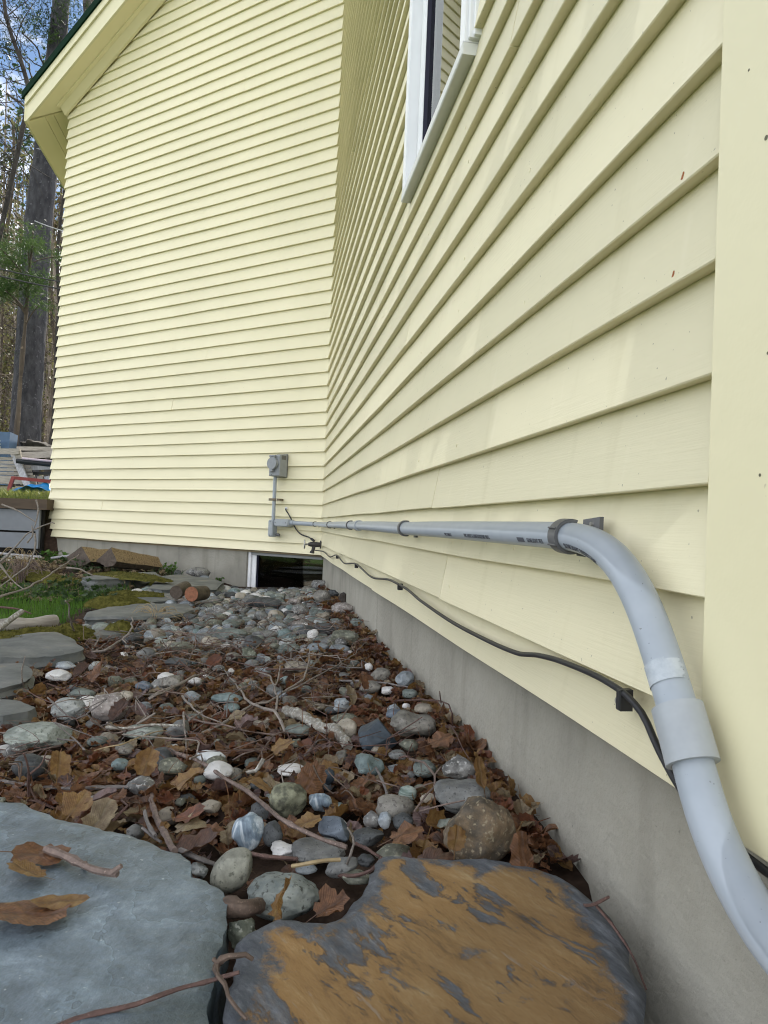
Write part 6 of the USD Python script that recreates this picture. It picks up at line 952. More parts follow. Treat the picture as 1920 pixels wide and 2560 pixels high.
split_log((-2.15, 5.86, 0.10), (.5, .87), 0.50, [(0, .155), (.08, .05), (.03, .008), (-.055, 0.0), (-.16, .045)], 0.80, 0.05, 'right split firewood log lying on the dark mossy slab before the far foundation', 8)
split_log((-2.42, 5.95, 0.10), (.5, .87), 0.46, [(0, .15), (.126, .035), (.05, 0.0), (-.136, 0.0), (-.19, .045)], 0.9, 0.03, 'left split firewood log lying on the dark mossy slab before the far foundation', 3)
for (x, y, z, r, yaw, lab, em) in ((-1.093, 4.06, 0.118, 0.036, 2.5, 'small mossy log round on the path, left one of the pair', 'log_end'), (-0.985, 4.00, 0.108, 0.040, 2.1, 'small log round with a red brown cut end, right one of the pair', 'log_red')):
    t = thing('log_round', lab, 'log'); d = np.array([math.cos(yaw + 2.5), math.sin(yaw + 2.5), 0.06]); d = np.array([-0.25, -0.95, 0.02]) if em == 'log_red' else np.array([-0.1, -0.97, -0.12]); c = np.array([x, y, z])
    obj('bark', tube([c + d * q for q in (0.07, 0.04, 0.01, -0.03, -0.07)], [r, r * 1.03, r, r * 1.02, r * .98], 18, cap=False), M['log_bark'], t, smooth=50)
    obj('cut_end', disc_along(c + d * 0.068, d, r * 0.985, 0.004, 18), M[em], t, smooth=40); obj('cut_end', disc_along(c - d * 0.066, -d, r * 0.97, 0.004, 18), M[em], t, smooth=40)
fb_ = [(-2.1, 2.55, 0.075), (-1.7, 2.66, 0.085), (-1.36, 2.80, 0.085), (-1.28, 2.93, 0.085)]
Pq = spline(fb_, 0.03); obj('fallen_branch', tube(Pq, np.linspace(0.028, 0.022, len(Pq)) * (1 + 0.15 * np.sin(np.arange(len(Pq)) * 1.3)), 10), M['wood_grey'], smooth=50, label='thick weathered grey branch lying at the edge of the lawn', cat='branch')
Pq = spline([(-1.36, 2.60, 0.07), (-1.335, 2.66, 0.11), (-1.31, 2.72, 0.145)], 0.012); obj('stub_stick', tube(Pq, np.linspace(0.012, 0.010, len(Pq)), 9), M['tw_birch'], smooth=50, label='short lichen covered grey stub leaning on the weathered branch', cat='stick')
def mound(name, x, y, z, rx, ry, rz, m, label, cat, seed, n=26, yaw=0.0):
    th = np.linspace(0, 2 * math.pi, n, endpoint=False); V = [[0, 0, rz]]; F = []
    for q in (0.3, 0.55, 0.78, 0.93, 1.0):
        for t in th:
            k = 1 + 0.35 * (meshkit.noise(np.array([[math.cos(t) * 2 + seed, math.sin(t) * 2, q]]), seed)[0] - 0.5)
            V.append([q * rx * math.cos(t) * k, q * ry * math.sin(t) * k, rz * (1 - q ** 2.2) - (0.012 if q == 1.0 else 0)])
    V = np.array(V); F = [[0, 1 + j, 1 + (j + 1) % n] for j in range(n)]
    for k in range(4):
        b0, b1 = 1 + k * n, 1 + (k + 1) * n
        for j in range(n): F += [[b0+j, b1+j, b1+(j+1) % n], [b0+j, b1+(j+1) % n, b0+(j+1) % n]]
    V = rot_z(V, yaw) + np.array([x, y, z]); V[:, 2] += (meshkit.fbm(V * 45, 3, seed) - 0.5) * rz * 1.1
    mm = trimesh.Trimesh(V, F, process=False); r = np.random.default_rng(seed); fz = []
    pts, fi = trimesh.sample.sample_surface(mm, int(900 * (rx + ry)), seed=seed)
    for p in pts:
        d = r.normal(0, 0.5, 3) + [0, 0, 1]; d /= np.linalg.norm(d); w = r.normal(0, 1, 3); w = np.cross(d, w); w /= np.linalg.norm(w); h = r.uniform(0.006, 0.014)
        fz.append((p - w * 0.0022, p + w * 0.0022, p + d * h))
    k = len(mm.vertices); V2 = np.array([q for t in fz for q in t])
    return obj(name, trimesh.Trimesh(np.vstack([mm.vertices, V2]), np.vstack([mm.faces, np.arange(len(V2)).reshape(-1, 3) + k]), process=False), m, smooth=True, label=label, cat=cat, kind='stuff')
for i, a in enumerate(MOSS): mound('moss_patch', *a[:6], M['moss'], a[6], 'moss', 30 + i, yaw=a[7])
def blades(pts, hmin, hmax, w, seed, lean=0.35):
    r = np.random.default_rng(seed); V, F = [], []
    for (x, y, z) in pts:
        h = r.uniform(hmin, hmax); a = r.uniform(0, 6.28); b = r.uniform(0, 6.28); d = np.array([math.cos(a), math.sin(a), 0]); s = np.array([math.cos(b), math.sin(b), 0]) * w * r.uniform(.6, 1.2); l = abs(r.normal(0, lean)) * h; o = np.array([x, y, z]); k = len(V)
        m1 = o + [0, 0, h * .55] + d * l * .35; m2 = o + [0, 0, h] + d * l
        V += [o - s, o + s, m1 + s * .8, m1 - s * .8, m2]; F += [[k, k+1, k+2], [k, k+2, k+3], [k+3, k+2, k+4]]
    return trimesh.Trimesh(np.array(V), F, process=False)
pts = []
for i in range(22000):
    y = rng.uniform(2.75, 5.0); x = rng.uniform(-3.4, -1.0)
    dw = bed_dw(x, y)
    if dw < 1.26 or on_flag(x, y): continue
    if rng.random() > 0.35 + 0.65 * (meshkit.noise(np.array([[x * 5, y * 5, 0]]), 2)[0]): continue
    pts.append((x, y, float(ground_z(x, y)) - 0.004))
obj('grass', blades(pts, 0.025, 0.075, 0.0021, 5), M['grass'], smooth=False, label='bright green lawn grass beside the path slabs', cat='grass', kind='stuff')
pts = [(x, y, float(ground_z(x, y)) - 0.01) for x, y in zip(rng.uniform(-9.5, -3.6, 9000), 7.5 + 7 * rng.random(9000) ** 1.2) if x < -3.5 - (y - 7.4) * 0.17]
obj('grass', blades(pts, 0.04, 0.13, 0.006, 6, 0.6), M['grass_far'], smooth=False, label='sunlit yellow green grass on the terrace behind the boarded wall', cat='grass', kind='stuff')
def weed(x, y, n, R, seed, label, mt='weed', lsz=0.05, h=0.06):
    t = thing('weed', label, 'plant'); r = np.random.default_rng(seed); V, F, U, k = [], [], [], 0; z = float(ground_z(x, y)); S = []
    for i in range(n):
        a = r.uniform(0, 6.28); rr = R * math.sqrt(r.random()); lz = z + r.uniform(0.1, 1) * h; p = np.array([x + rr * math.cos(a), y + rr * math.sin(a), lz])
        lv, lf_, uv = leaf(lsz * r.uniform(.5, 1.1), seed * 31 + i, 1 if r.random() < .6 else 0); lv = rot(lv, r.uniform(0, 6.28), r.normal(0, .5), r.normal(0, .5)) + p
        V.append(lv); F.append(lf_ + k); k += len(lv); S.append(tube([np.array([x + rr * .3 * math.cos(a), y + rr * .3 * math.sin(a), z - .01]), (p + [x, y, z + h * .4]) / 2, p], 0.0011, 4))
    obj('leaves', trimesh.Trimesh(np.vstack(V), np.vstack(F), process=False), M[mt], t, smooth=True); obj('stems', join(S), M[mt], t, smooth=True)
for i, a in enumerate(WEEDS): weed(*a[:4], 400 + i, a[4], *a[5:])
# dry grass tuft and dead stalks
def tuft(x, y, n, h, spread, seed, label, m, w=0.0013):
    r = np.random.default_rng(seed); z = float(ground_z(x, y)); ms = []
    for i in range(n):
        a = r.uniform(0, 6.28); s = spread * r.uniform(.3, 1); hh = h * r.uniform(.4, 1); b = np.array([x + r.normal(0, .012), y + r.normal(0, .012), z]); d = np.array([math.cos(a), math.sin(a), 0])
        ms.append(tube(spline([b, b + d * s * .35 + [0, 0, hh * .8], b + d * s * .8 + [0, 0, hh], b + d * s * 1.15 + [0, 0, hh * r.uniform(.3, .9)]], 0.012), [w] * len(spline([b, b + d * s * .35 + [0, 0, hh * .8], b + d * s * .8 + [0, 0, hh], b + d * s * 1.15 + [0, 0, hh * .6]], 0.012)) if False else w, 4))
    obj('dry_grass_tuft', join(ms), m, smooth=True, label=label, cat='dry grass')
tuft(-1.03, 3.43, 46, 0.08, 0.13, 61, 'tuft of dry brown grass in front of the wide flat path slab', M['straw'], 0.0011)
tuft(-2.50, 5.15, 40, 0.17, 0.14, 62, 'clump of dead brown fern stalks beside the mossy slab', M['tw_brownpale'], 0.0020)
tuft(-1.72, 4.95, 26, 0.10, 0.12, 63, 'clump of curled dry weed stalks in front of the dark mossy slab', M['straw'], 0.0014)
tuft(-2.75, 5.7, 30, 0.20, 0.20, 64, 'thin dead stalks among the weeds at the left', M['straw'], 0.0014)
pts = []
for i in range(2600):
    y = rng.uniform(4.7, 7.2); x = rng.uniform(-4.2, -1.6)
    if (x - CORNER[0]) * N2[0] + (y - CORNER[1]) * N2[1] < 0.15 or on_flag(x, y): continue
    if meshkit.noise(np.array([[x * 3, y * 3, 1]]), 9)[0] < 0.42: continue
    pts.append((x, y, float(ground_z(x, y)) - 0.005))
obj('ground_cover', blades(pts, 0.03, 0.10, 0.004, 8, 0.7), M['weed'], smooth=False, label='low green ground cover among the dead leaves before the far foundation', cat='ground cover', kind='stuff')
VV, FF, UU, n = [], [], [], 0
for i in range(650):
    y = rng.uniform(4.3, 7.1); x = rng.uniform(-4.0, -1.5)
    if (x - CORNER[0]) * N2[0] + (y - CORNER[1]) * N2[1] < 0.05 or bed_dw(x, y) < 1.2: continue
    V, F, uv = leaf(rng.uniform(.04, .09), 9000 + i, i % 3); V = rot(V, rng.uniform(0, 6.28), rng.normal(0, .4), rng.normal(0, .4)) + [x, y, float(ground_z(x, y)) + .02]; VV.append(V); FF.append(F + n); UU.append(uv); n += len(V)
obj('leaf_litter', trimesh.Trimesh(np.vstack(VV), np.vstack(FF), process=False), M['lf_tan'], smooth=True, uv=np.vstack(UU), label='dull brown leaf litter among the weeds in front of the boarded wall', cat='leaves', kind='stuff')
for i, (x, y, r) in enumerate(((-3.55, 7.02, .05), (-3.42, 7.05, .06), (-3.66, 6.98, .045), (-3.3, 7.1, .05), (-3.78, 7.0, .05), (-3.48, 6.9, .035), (-3.6, 6.88, .03), (-2.95, 7.0, .05), (-2.83, 6.95, .04))):
    v, f = blob(r, r * .8, r * .6, 'round', 700 + i, 2); obj('pebble', (v, f), M['st_white' if i % 2 else 'st_lightgrey'], smooth=True, label='pale rounded stone lying at the foot of the grey boarded wall', cat='pebble', group='pale stones at the foot of the grey boarded wall', at=(x, y, float(ground_z(x, y)) + r * .4))
Pq = spline([(-4.3, 6.75, .135), (-3.7, 6.72, .14), (-3.3, 6.62, .125), (-3.05, 6.6, .115)], .05); obj('stick', tube(Pq, .011, 7), M['wood_pale'], smooth=True, label='long pale peeled stick lying in front of the grey boarded wall', cat='stick')
Pq = spline([(-3.0, 6.72, .10), (-2.85, 6.75, .125), (-2.66, 6.8, .135)], .05); obj('stick', tube(Pq, .012, 7), M['wood_pale'], smooth=True, label='short pale peeled stick beside the left split log', cat='stick')

# ================================================================ boarded retaining wall
dk = thing('retaining_wall', 'low grey boarded wall with a brown cap board holding the terrace at the left', 'retaining wall')
def xb(name, x0, x1, y0, y1, z0, z1, m, roll_=0.0): obj(name, trimesh.convex.convex_hull(np.array([[x, y, z] for x in (x0, x1) for y in (y0, y1) for z in (z0, z1)] )), m, dk, smooth=False)
xb('cap_board', -7.5, -3.44, 7.24, 7.45, 0.540, 0.640, M['deck_cap']); xb('cap_board', -3.437, -3.297, 7.235, 7.45, 0.538, 0.642, M['deck_cap'])
xb('board', -7.5, -3.41, 7.27, 7.29, 0.325, 0.535, M['deck_board']); xb('board', -7.5, -3.41, 7.265, 7.285, 0.155, 0.306, M['deck_board'])
xb('trim', -3.405, -3.375, 7.26, 7.30, 0.155, 0.537, M['deck_board']); xb('backing', -7.5, -3.36, 7.31, 7.355, -0.05, 0.535, M['deck_dark'])

# ================================================================ junk on the terrace
def plank(t, name, a, b, w, th, m, nrm=(0, -1, 0)):
    a, b = np.array(a, float), np.array(b, float); d = (b - a) / np.linalg.norm(b - a); n = np.array(nrm, float); n -= d * (n @ d); n /= np.linalg.norm(n); s = np.cross(d, n) * w / 2; n = n * th / 2
    return obj(name, trimesh.convex.convex_hull(np.array([p + i * s + j * n for p in (a, b) for i in (-1, 1) for j in (-1, 1)])), M[m], t, smooth=False)
zt0 = 0.92
cr = thing('wooden_crate', 'grey weathered slatted crate standing on the terrace at the left edge', 'crate')
plank(cr, 'post', (-6.295, 12.9, 0.995), (-6.465, 12.95, 1.598), 0.10, 0.05, 'wood_grey'); plank(cr, 'rail', (-7.448, 12.93, 1.534), (-6.409, 12.9, 1.563), 0.10, 0.03, 'wood_grey'); plank(cr, 'rail', (-7.448, 12.93, 1.017), (-6.336, 12.9, 1.047), 0.10, 0.03, 'wood_grey')
for i in range(6): plank(cr, 'slat', (-7.2, 12.955, 1.10 + i * 0.065), (-6.26 + 0.02 * (5 - i), 12.955, 1.115 + i * 0.065), 0.05, 0.02, 'wood_grey')
pl = thing('pallet_pile', 'pile of weathered grey boards leaning behind the red frame', 'boards')
plank(pl, 'leaning_plank', (-6.552, 13.0, 1.540), (-6.116, 12.7, 0.937), 0.11, 0.04, 'wood_pale')
for a, b, w, m in (((-6.547, 13.2, 1.513), (-4.858, 13.2, 1.661), .12, 'wood_grey'), ((-6.625, 13.25, 1.644), (-5.107, 13.3, 1.691), .07, 'wood_grey'), ((-6.389, 13.05, 1.283), (-5.846, 13.05, 1.324), .08, 'wood_pale'), ((-6.393, 13.1, 1.191), (-5.240, 13.1, 1.254), .05, 'blackpipe'), ((-6.209, 13.0, 1.155), (-6.136, 13.0, 0.916), .09, 'wood_grey'), ((-6.074, 13.0, 1.155), (-6.011, 13.0, 0.916), .09, 'wood_grey'), ((-5.949, 13.0, 1.155), (-5.886, 13.0, 0.916), .09, 'wood_pale')): plank(pl, 'board', a, b, w, .03, m)
obj('pipe', tube([(-6.390, 12.8, 1.391), (-5.757, 12.85, 1.353), (-4.747, 12.9, 1.325)], .045, 12), M['blackpipe'], smooth=40, label='black plastic pipe lying across the board pile', cat='pipe')
obj('pipe', tube([(-6.278, 12.76, 1.434), (-5.734, 12.8, 1.406), (-4.732, 12.86, 1.385)], .018, 8), M['lilac'], smooth=40, label='thin pale pink and white tube on top of the black pipe', cat='pipe')
rf = thing('red_frame', 'red painted metal frame standing in the terrace grass', 'frame')
for a, b in (((-6.180, 12.3, 1.071), (-5.138, 12.35, 1.014)), ((-6.180, 12.3, 1.091), (-6.233, 12.25, 0.833)), ((-5.138, 12.35, 1.014), (-5.138, 12.35, 0.796))): plank(rf, 'bar', a, b, .055, .04, 'redpaint')
V = []; nx, ny = 26, 10
for i in range(nx):
    for j in range(ny):
        u, v_ = i / (nx - 1), j / (ny - 1); x = -6.22 + 0.95 * u; y = 12.15 + 0.55 * v_; z = 0.83 + 0.16 * math.sin(math.pi * min(u * 1.1, 1)) * (0.35 + 0.65 * math.sin(v_ * 2.4 + .4)) * (0.5 + u) + 0.10 * (meshkit.noise(np.array([[x * 9, y * 9, 2]]), 4)[0] - .5); V.append([x, y, z])
F = []
for i in range(nx - 1):
    for j in range(ny - 1): a = i * ny + j; F += [[a, a + ny, a + ny + 1], [a, a + ny + 1, a + 1]]
obj('tarp', trimesh.Trimesh(np.array(V), F, process=False), M['tarp'], smooth=True, label='crumpled bright blue tarp lying under the red frame', cat='tarp')
bn = thing('storage_bin', 'blue grey plastic bin with a ribbed lid behind the weathered crate', 'bin')
obj('tub', trimesh.convex.convex_hull(np.array([[x, y, z] for x, y in ((-8.3, 13.9), (-7.13, 13.9), (-7.25, 14.4), (-8.3, 14.4)) for z in (1.0, 1.80)] + [[-7.08, 13.88, 2.0], [-8.3, 13.88, 2.0], [-7.2, 14.42, 2.0], [-8.3, 14.42, 2.0]])), M['bluebin'], bn, smooth=False)
for z in (1.63, 1.69, 1.75, 1.81): obj('rib', box((-7.45, 13.7, z), (0.62 - (z - 1.6) * .3, .03, .035)), M['wood_pale'], bn, smooth=False)
# stump with tangled roots right of the pine base
v, f = blob(.42, .4, .22, 'rough', 801, 3); v = v * (1 + 0.5 * (meshkit.fbm(v * 9, 3, 5) - .5))[:, None]; obj('root_stump', (v, f), M['dark_bark'], smooth=True, label='dark upturned root stump behind the board pile', cat='stump', at=(-6.9, 14.6, 1.75))

# ================================================================ trees
def needle_clump(c, R, n, seed, size=0.11, w=0.006):
    r = np.random.default_rng(seed); V, F = [], []
    for i in range(n):
        p = c + r.normal(0, 1, 3) * np.array([R, R, R * .45]); d = r.normal(0, 1, 3); d /= np.linalg.norm(d)
        for q in range(3):
            e = d + r.normal(0, .5, 3); e /= np.linalg.norm(e); s = np.cross(e, r.normal(0, 1, 3)); s /= np.linalg.norm(s); k = len(V); V += [p - s * w, p + s * w, p + e * size * r.uniform(.6, 1.2)]; F.append([k, k+1, k+2])
    return trimesh.Trimesh(np.array(V), F, process=False)
def trunk(P, R, m, parent, seed, n=18, flare=0.0, name='trunk', disp=0.03):
    Q = resample(P, 0.12); t = np.linspace(0, 1, len(Q)); r = np.interp(t, np.linspace(0, 1, len(R)), R)
    mm = tube(Q, r, n); v = np.array(mm.vertices); v[:-2] += (mm.vertex_normals[:-2]) * ((meshkit.fbm(v[:-2] * np.array([7, 7, 2.2]), 4, seed) - .5) * disp * 2)[:, None]
    return obj(name, trimesh.Trimesh(v, mm.faces, process=False), m, parent, smooth=True)
pine = thing('pine_tree', 'large pine with a thick grey plated trunk rising behind the board pile', 'tree')
trunk([(-8.36, 17.0, 0.9), (-8.33, 17.0, 2.2), (-8.31, 17, 4), (-8.27, 17, 7.2), (-8.12, 17, 9.5), (-8.03, 17.0, 11.6), (-7.9, 17, 17)], [0.36, 0.32, 0.30, 0.275, 0.20, 0.165, 0.10], M['pine_bark'], pine, 5, 32)
for i, (a, b, c, r) in enumerate((((-8.28, 17, 10.9), (-8.75, 16.9, 11.6), (-9.4, 16.8, 12.4), .022), ((-8.30, 17, 10.2), (-8.7, 17, 10.9), (-9.2, 17, 11.9), .022), ((-8.32, 17, 9.0), (-8.8, 17, 9.9), (-9.3, 16.9, 10.9), .02), ((-8.3, 17, 8.3), (-8.8, 17, 9.2), (-9.6, 17, 10.4), .018), ((-8.2, 17, 10.7), (-8.7, 16.7, 10.9), (-9.5, 16.4, 10.8), .015), ((-8.3, 17, 7.7), (-8.8, 17, 8.6), (-9.4, 17, 9.3), .018), ((-8.3, 17, 6.9), (-8.7, 16.9, 7.3), (-9.4, 16.9, 8.0), .016), ((-8.35, 17, 6.2), (-8.6, 16.8, 6.1), (-9.3, 16.6, 6.6), .014), ((-8.35, 17, 5.2), (-8.55, 16.9, 4.8), (-8.6, 16.8, 4.2), .014))):
    P = spline([a, b, c], .08); n = len(P); P = P + (np.stack([meshkit.noise(np.stack([np.arange(n) * .5, np.full(n, i * 3.1 + k), np.zeros(n)], 1), 4) for k in range(3)], 1) - .5) * .12; obj('dead_branch', tube(P, np.linspace(r, r * .35, n), 5), M['dark_bark'], pine, smooth=True)
for i in range(9):
    a = rng.uniform(0, 6.28); z = rng.uniform(11.6, 15); c = np.array([-8.3 + rng.normal(0, .9), 17 + rng.normal(0, .7), z]); obj('bough', needle_clump(c, .45, 300, 900 + i, .13, .008), M['needle'], pine, smooth=False, kind='stuff')
for i, c in enumerate(((-8.05, 16.7, 11.35), (-8.3, 16.6, 11.6), (-8.6, 16.9, 9.2), (-9.0, 16.9, 8.6), (-9.2, 16.9, 11.2))): obj('bough', needle_clump(np.array(c), .17, 120, 950 + i, .12, .007), M['needle_lit' if i < 2 else 'needle'], pine, smooth=False, kind='stuff')
def simple_tree(name, base, top, r0, r1, m, label, cat='tree', group=None, seed=0, nb=8, bl=1.6, lf=None, lfn=60, lean=0.0, zmin=.25):
    t = thing(name, label, cat, group); r = np.random.default_rng(seed); base, top = np.array(base, float), np.array(top, float); k = np.linspace(0, 1, 7)[:, None]; P = base + (top - base) * k; P[1:-1] += r.normal(0, .035, (5, 3)) * np.linalg.norm(top - base) * .25 * np.array([1, 1, .2])
    P = spline(P, .35); trunk(P, [r0, r0 * .7 + r1 * .3, r1], m, t, seed, 8, disp=r0 * .12)
    ms, tips = [], []
    for i in range(nb):
        q = r.uniform(zmin, 1); b = P[int(q * (len(P) - 1))]; a = r.uniform(0, 6.28); L_ = bl * r.uniform(.4, 1) * (1.15 - q * .6); d = np.array([math.cos(a), math.sin(a), r.uniform(.2, 1.0)]); d /= np.linalg.norm(d)
        e = b + d * L_; mid = (b + e) / 2 + r.normal(0, .08, 3) * L_; ms.append(tube(spline([b, mid, e], .2), max(r1 * .5, .006), 5)); tips += [mid, e]
        for j in range(3): s_ = b + (e - b) * r.uniform(.4, 1); e2 = s_ + (d + r.normal(0, .6, 3)) * L_ * .4; ms.append(tube([s_, (s_ + e2) / 2 + r.normal(0, .02, 3), e2], max(r1 * .28, .004), 4)); tips.append(e2)
    if ms: tag(obj('branches', join(ms), m, t, smooth=True), kind='stuff')
    if lf:
        V, F = [], []
        for p in tips:
            for i in range(lfn // 8):
                c = p + r.normal(0, .28, 3) * min(bl, 1.2); n = r.normal(0, 1, 3); n /= np.linalg.norm(n); u = np.cross(n, r.normal(0, 1, 3)); u /= np.linalg.norm(u); w = np.cross(n, u); s = r.uniform(.02, .05); k2 = len(V); V += [c - u * s, c + w * s * .7, c + u * s, c - w * s * .7]; F += [[k2, k2+1, k2+2], [k2, k2+2, k2+3]]
        obj('crown', trimesh.Trimesh(np.array(V), F, process=False), M[lf], t, smooth=False, kind='stuff')
    return t
gzf = lambda x, y: float(ground_z(x, y))
simple_tree('bare_tree', (-7.0, 14.2, .9), (-6.9, 14.2, 3.0), .06, .05, M['dark_bark'], 'dark bare stump of a tree hidden behind the house corner', seed=31, nb=0) if False else None
simple_tree('dark_tree', (-8.75, 19.2, 1.0), (-8.35, 19.2, 14), .19, .12, M['dark_bark'], 'dark tree trunk just right of the large pine, beside the house corner', seed=32, nb=5, bl=2)
simple_tree('brown_tree', (-9.6, 21.5, 1.2), (-9.3, 21.5, 18), .20, .12, M['brown_bark'], 'brown tree trunk rising right of the pine above the roof edge', seed=33, nb=6, bl=2.4, lf='needle', lfn=160, zmin=.6)
bt = thing('bare_tree', 'bare dark tree with a bent limb at the top left, left of the pine', 'tree')
P = spline([(-9.2, 15, 1.0), (-8.7, 15.0, 3.5), (-8.2, 15, 5.5), (-7.72, 15, 8.35), (-7.62, 15, 9.0), (-7.82, 15.0, 9.75), (-8.05, 15.0, 10.3), (-8.22, 15, 10.9), (-8.3, 15, 12)], .15)
obj('trunk', tube(P, np.interp(np.arange(len(P)) / len(P), [0, .7, 1], [.05, .048, .03]), 9), M['dark_bark'], bt, smooth=True)
brs = []
for i in range(60):
    k = rng.integers(int(len(P) * .5), len(P)); b = P[k]; e = b + np.array([rng.normal(-.25, .55), rng.normal(0, .5), rng.uniform(-.3, 1.0)]); q = spline([b, (b + e) / 2 + rng.normal(0, .08, 3), e], .1); brs.append(tube(q, np.linspace(.011, .004, len(q)), 4))
    for j in range(3): s_ = q[rng.integers(len(q))]; e2 = s_ + rng.normal(0, .28, 3); brs.append(tube([s_, (s_ + e2) / 2 + rng.normal(0, .03, 3), e2], .0045, 4))
tag(obj('branches', join(brs), M['dark_bark'], bt, smooth=True), kind='stuff')
# saplings between the terrace and the woods
kinds = [('pale_bark', 'budleaf', 'thin pale sapling'), ('brown_bark', 'budleaf', 'thin brown sapling'), ('dark_bark', None, 'thin dark bare sapling'), ('pale_bark', 'drybrush', 'pale leaning sapling')]
for i in range(44):
    y = rng.uniform(18, 40); f = rng.uniform(-.60, -.435); x = y * f; b = kinds[i % 4]; h = rng.uniform(5, 12); r = rng.uniform(.022, .055)
    pos = 'left of the pine' if f < -.52 else 'behind the pine' if f < -.47 else 'between pine and house'
    dist = 'at the near edge of the woods' if y < 25 else 'deeper in the woods'
    simple_tree('sapling', (x, y, gzf(x, y) - .1), (x + rng.normal(0, .5), y, gzf(x, y) + h), r, r * .4, M[b[0]], f'{b[2]} {pos}, {dist}', group=f'{b[2]}s {pos}, {dist}', seed=1000 + i, nb=12, bl=1.5, lf=b[1], lfn=48, zmin=.12)
for i in range(10):
    y = rng.uniform(30, 55); f = -.62 + .022 * i; x = y * f; conif = i % 2 == 0
    simple_tree('forest_tree', (x, y, gzf(x, y) - .2), (x + rng.normal(0, .6), y, gzf(x, y) + rng.uniform(15, 22)), .17, .06, M['brown_bark'], 'tall ' + ('green pine' if conif else 'bare brown tree') + ' standing deep in the woods at the left', group='tall ' + ('pines' if conif else 'bare trees') + ' deep in the woods', seed=1200 + i, nb=26, bl=3.4, lf='needle' if conif else 'budleaf', lfn=150 if conif else 60, zmin=.3)
# young pine bush in front of the large pine
yp = thing('young_pine', 'bushy bright green young pine in front of the large trunk', 'tree')
trunk([(-7.35, 14.6, 1.0), (-7.3, 14.6, 3.0), (-7.2, 14.6, 6.1)], [.05, .04, .02], M['brown_bark'], yp, 71, 8)
for i in range(24):
    c = np.array([-7.2 + rng.normal(-.12, .42), 14.5 + rng.normal(0, .25), 5.25 + rng.normal(0, .30)]); obj('bough', needle_clump(c, .16, 110, 1300 + i, .13, .005), M['needle_lit'], yp, smooth=False, kind='stuff')
    if i % 2 == 0: obj('limb', tube(spline([(-7.25, 14.6, c[2] - .35), (np.array([-7.25, 14.6, c[2] - .25]) + c) / 2, c], .1), .012, 5), M['brown_bark'], yp, smooth=True)
yp = thing('young_pine', 'dark green young pine at the left edge below the bare branches', 'tree')
trunk([(-8.3, 15.5, 1.0), (-8.3, 15.5, 4.0), (-8.35, 15.5, 6.6)], [.05, .04, .02], M['brown_bark'], yp, 72, 8)
for i in range(16):
    c = np.array([-8.5 + rng.normal(0, .45), 15.4 + rng.normal(0, .3), 5.6 + rng.normal(0, .6)]); obj('bough', needle_clump(c, .24, 100, 1340 + i, .14, .005), M['needle'], yp, smooth=False, kind='stuff')
# distant woods as one mass
V, F = [], []
def leafquad(c, s, r):
    n = r.normal(0, 1, 3); n /= np.linalg.norm(n); u = np.cross(n, r.normal(0, 1, 3)); u /= np.linalg.norm(u); w = np.cross(n, u); k = len(V); V.extend([c - u * s, c + w * s * .5, c + u * s, c - w * s * .5]); F.extend([[k, k+1, k+2], [k, k+2, k+3]])
for i in range(26000):
    y = rng.uniform(30, 80); x = y * rng.uniform(-.72, -.33); q = rng.random(); h = q ** 1.7 * .40 * y; leafquad(np.array([x, y, gzf(x, y) + h]), rng.uniform(.14, .42) * (1 - .45 * q), rng)
wd = thing('woods', 'brown and olive distant woods filling the background at the left', 'woods'); wd.SetCustomDataByKey('kind', 'stuff')
tag(obj('undergrowth', trimesh.Trimesh(np.array(V), F, process=False), M['drybrush'], wd, smooth=False), kind='stuff')
V, F = [], []
for i in range(9000):
    y = rng.uniform(36, 66); x = y * rng.uniform(-.72, -.33); h = 1 + rng.random() ** 1.3 * .48 * y; leafquad(np.array([x, y, gzf(x, y) + h]), rng.uniform(.08, .24), rng)
tag(obj('spring_leaves', trimesh.Trimesh(np.array(V), F, process=False), M['budleaf'], wd, smooth=False), kind='stuff')
ms = []
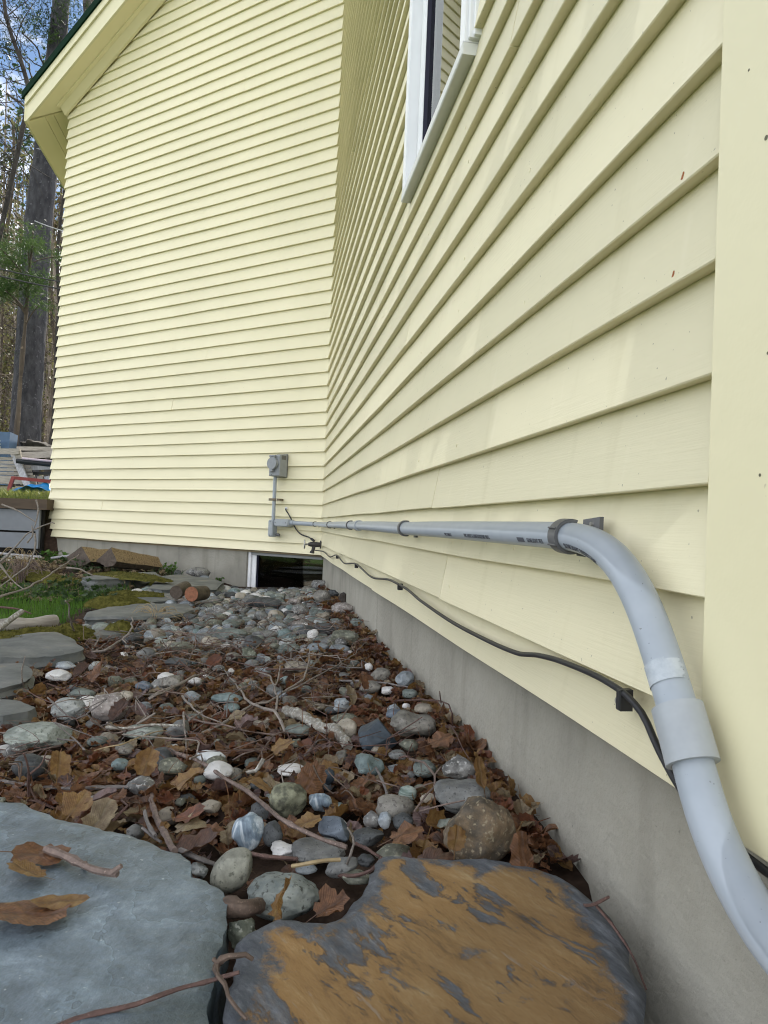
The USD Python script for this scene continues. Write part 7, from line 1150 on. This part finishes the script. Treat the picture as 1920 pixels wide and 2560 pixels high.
for i in range(260):
    y = rng.uniform(40, 75); x = y * rng.uniform(-.70, -.35); h = rng.uniform(8, 24); r = rng.uniform(.05, .15); ms.append(tube([(x, y, gzf(x, y) - .3), (x + rng.normal(0, .2), y, gzf(x, y) + h / 2), (x + rng.normal(0, .5), y, gzf(x, y) + h)], [r, r * .7, r * .3], 5))
V, F = [], []
for i in range(9000):
    y = rng.uniform(40, 70); x = y * rng.uniform(-.72, -.33); h = 2 + rng.random() * .50 * y; q = meshkit.noise(np.array([[x * .35, h * .3, y * .2]]), 5)[0]
    if q < .52: continue
    leafquad(np.array([x, y, gzf(x, y) + h]), rng.uniform(.10, .32), rng)
tag(obj('evergreen_foliage', trimesh.Trimesh(np.array(V), F, process=False), M['needle'], wd, smooth=False), kind='stuff')
V, F = [], []
for i in range(9000):
    y = rng.uniform(23, 36); x = y * rng.uniform(-.66, -.40); h = rng.random() ** 1.4 * .34 * y
    if meshkit.noise(np.array([[x * .9, h * .7, y * .4]]), 6)[0] < .42: continue
    leafquad(np.array([x, y, gzf(x, y) + h]), rng.uniform(.04, .12), rng)
tag(obj('brush', trimesh.Trimesh(np.array(V), F, process=False), M['budleaf'], wd, smooth=False), kind='stuff')
tag(obj('trunks', join(ms), M['pale_bark'], wd, smooth=True), kind='stuff')
# lines strung above the terrace
for i, (a, b, r, m, lab) in enumerate(((( -7.6, 12, 4.72), (-4.9, 12.4, 4.32), .011, 'wire', 'upper dark cable crossing in front of the young pine'), ((-7.6, 12, 4.60), (-4.9, 12.4, 4.20), .012, 'wire', 'lower dark cable crossing in front of the young pine'), ((-5.9, 12, 5.27), (-4.7, 12, 5.02), .008, 'rope', 'pale rope tied to the pine trunk'), ((-8.2, 16.6, 8.75), (-6.0, 16.0, 8.3), .007, 'rope', 'thin pale line high on the pine trunk'))):
    a, b = np.array(a), np.array(b); k = np.linspace(0, 1, 12)[:, None]; P = a + (b - a) * k; P[:, 2] -= .05 * 4 * (k[:, 0] * (1 - k[:, 0])); obj('overhead_line', tube(P, r, 6), M[m], smooth=True, label=lab, cat='cable')
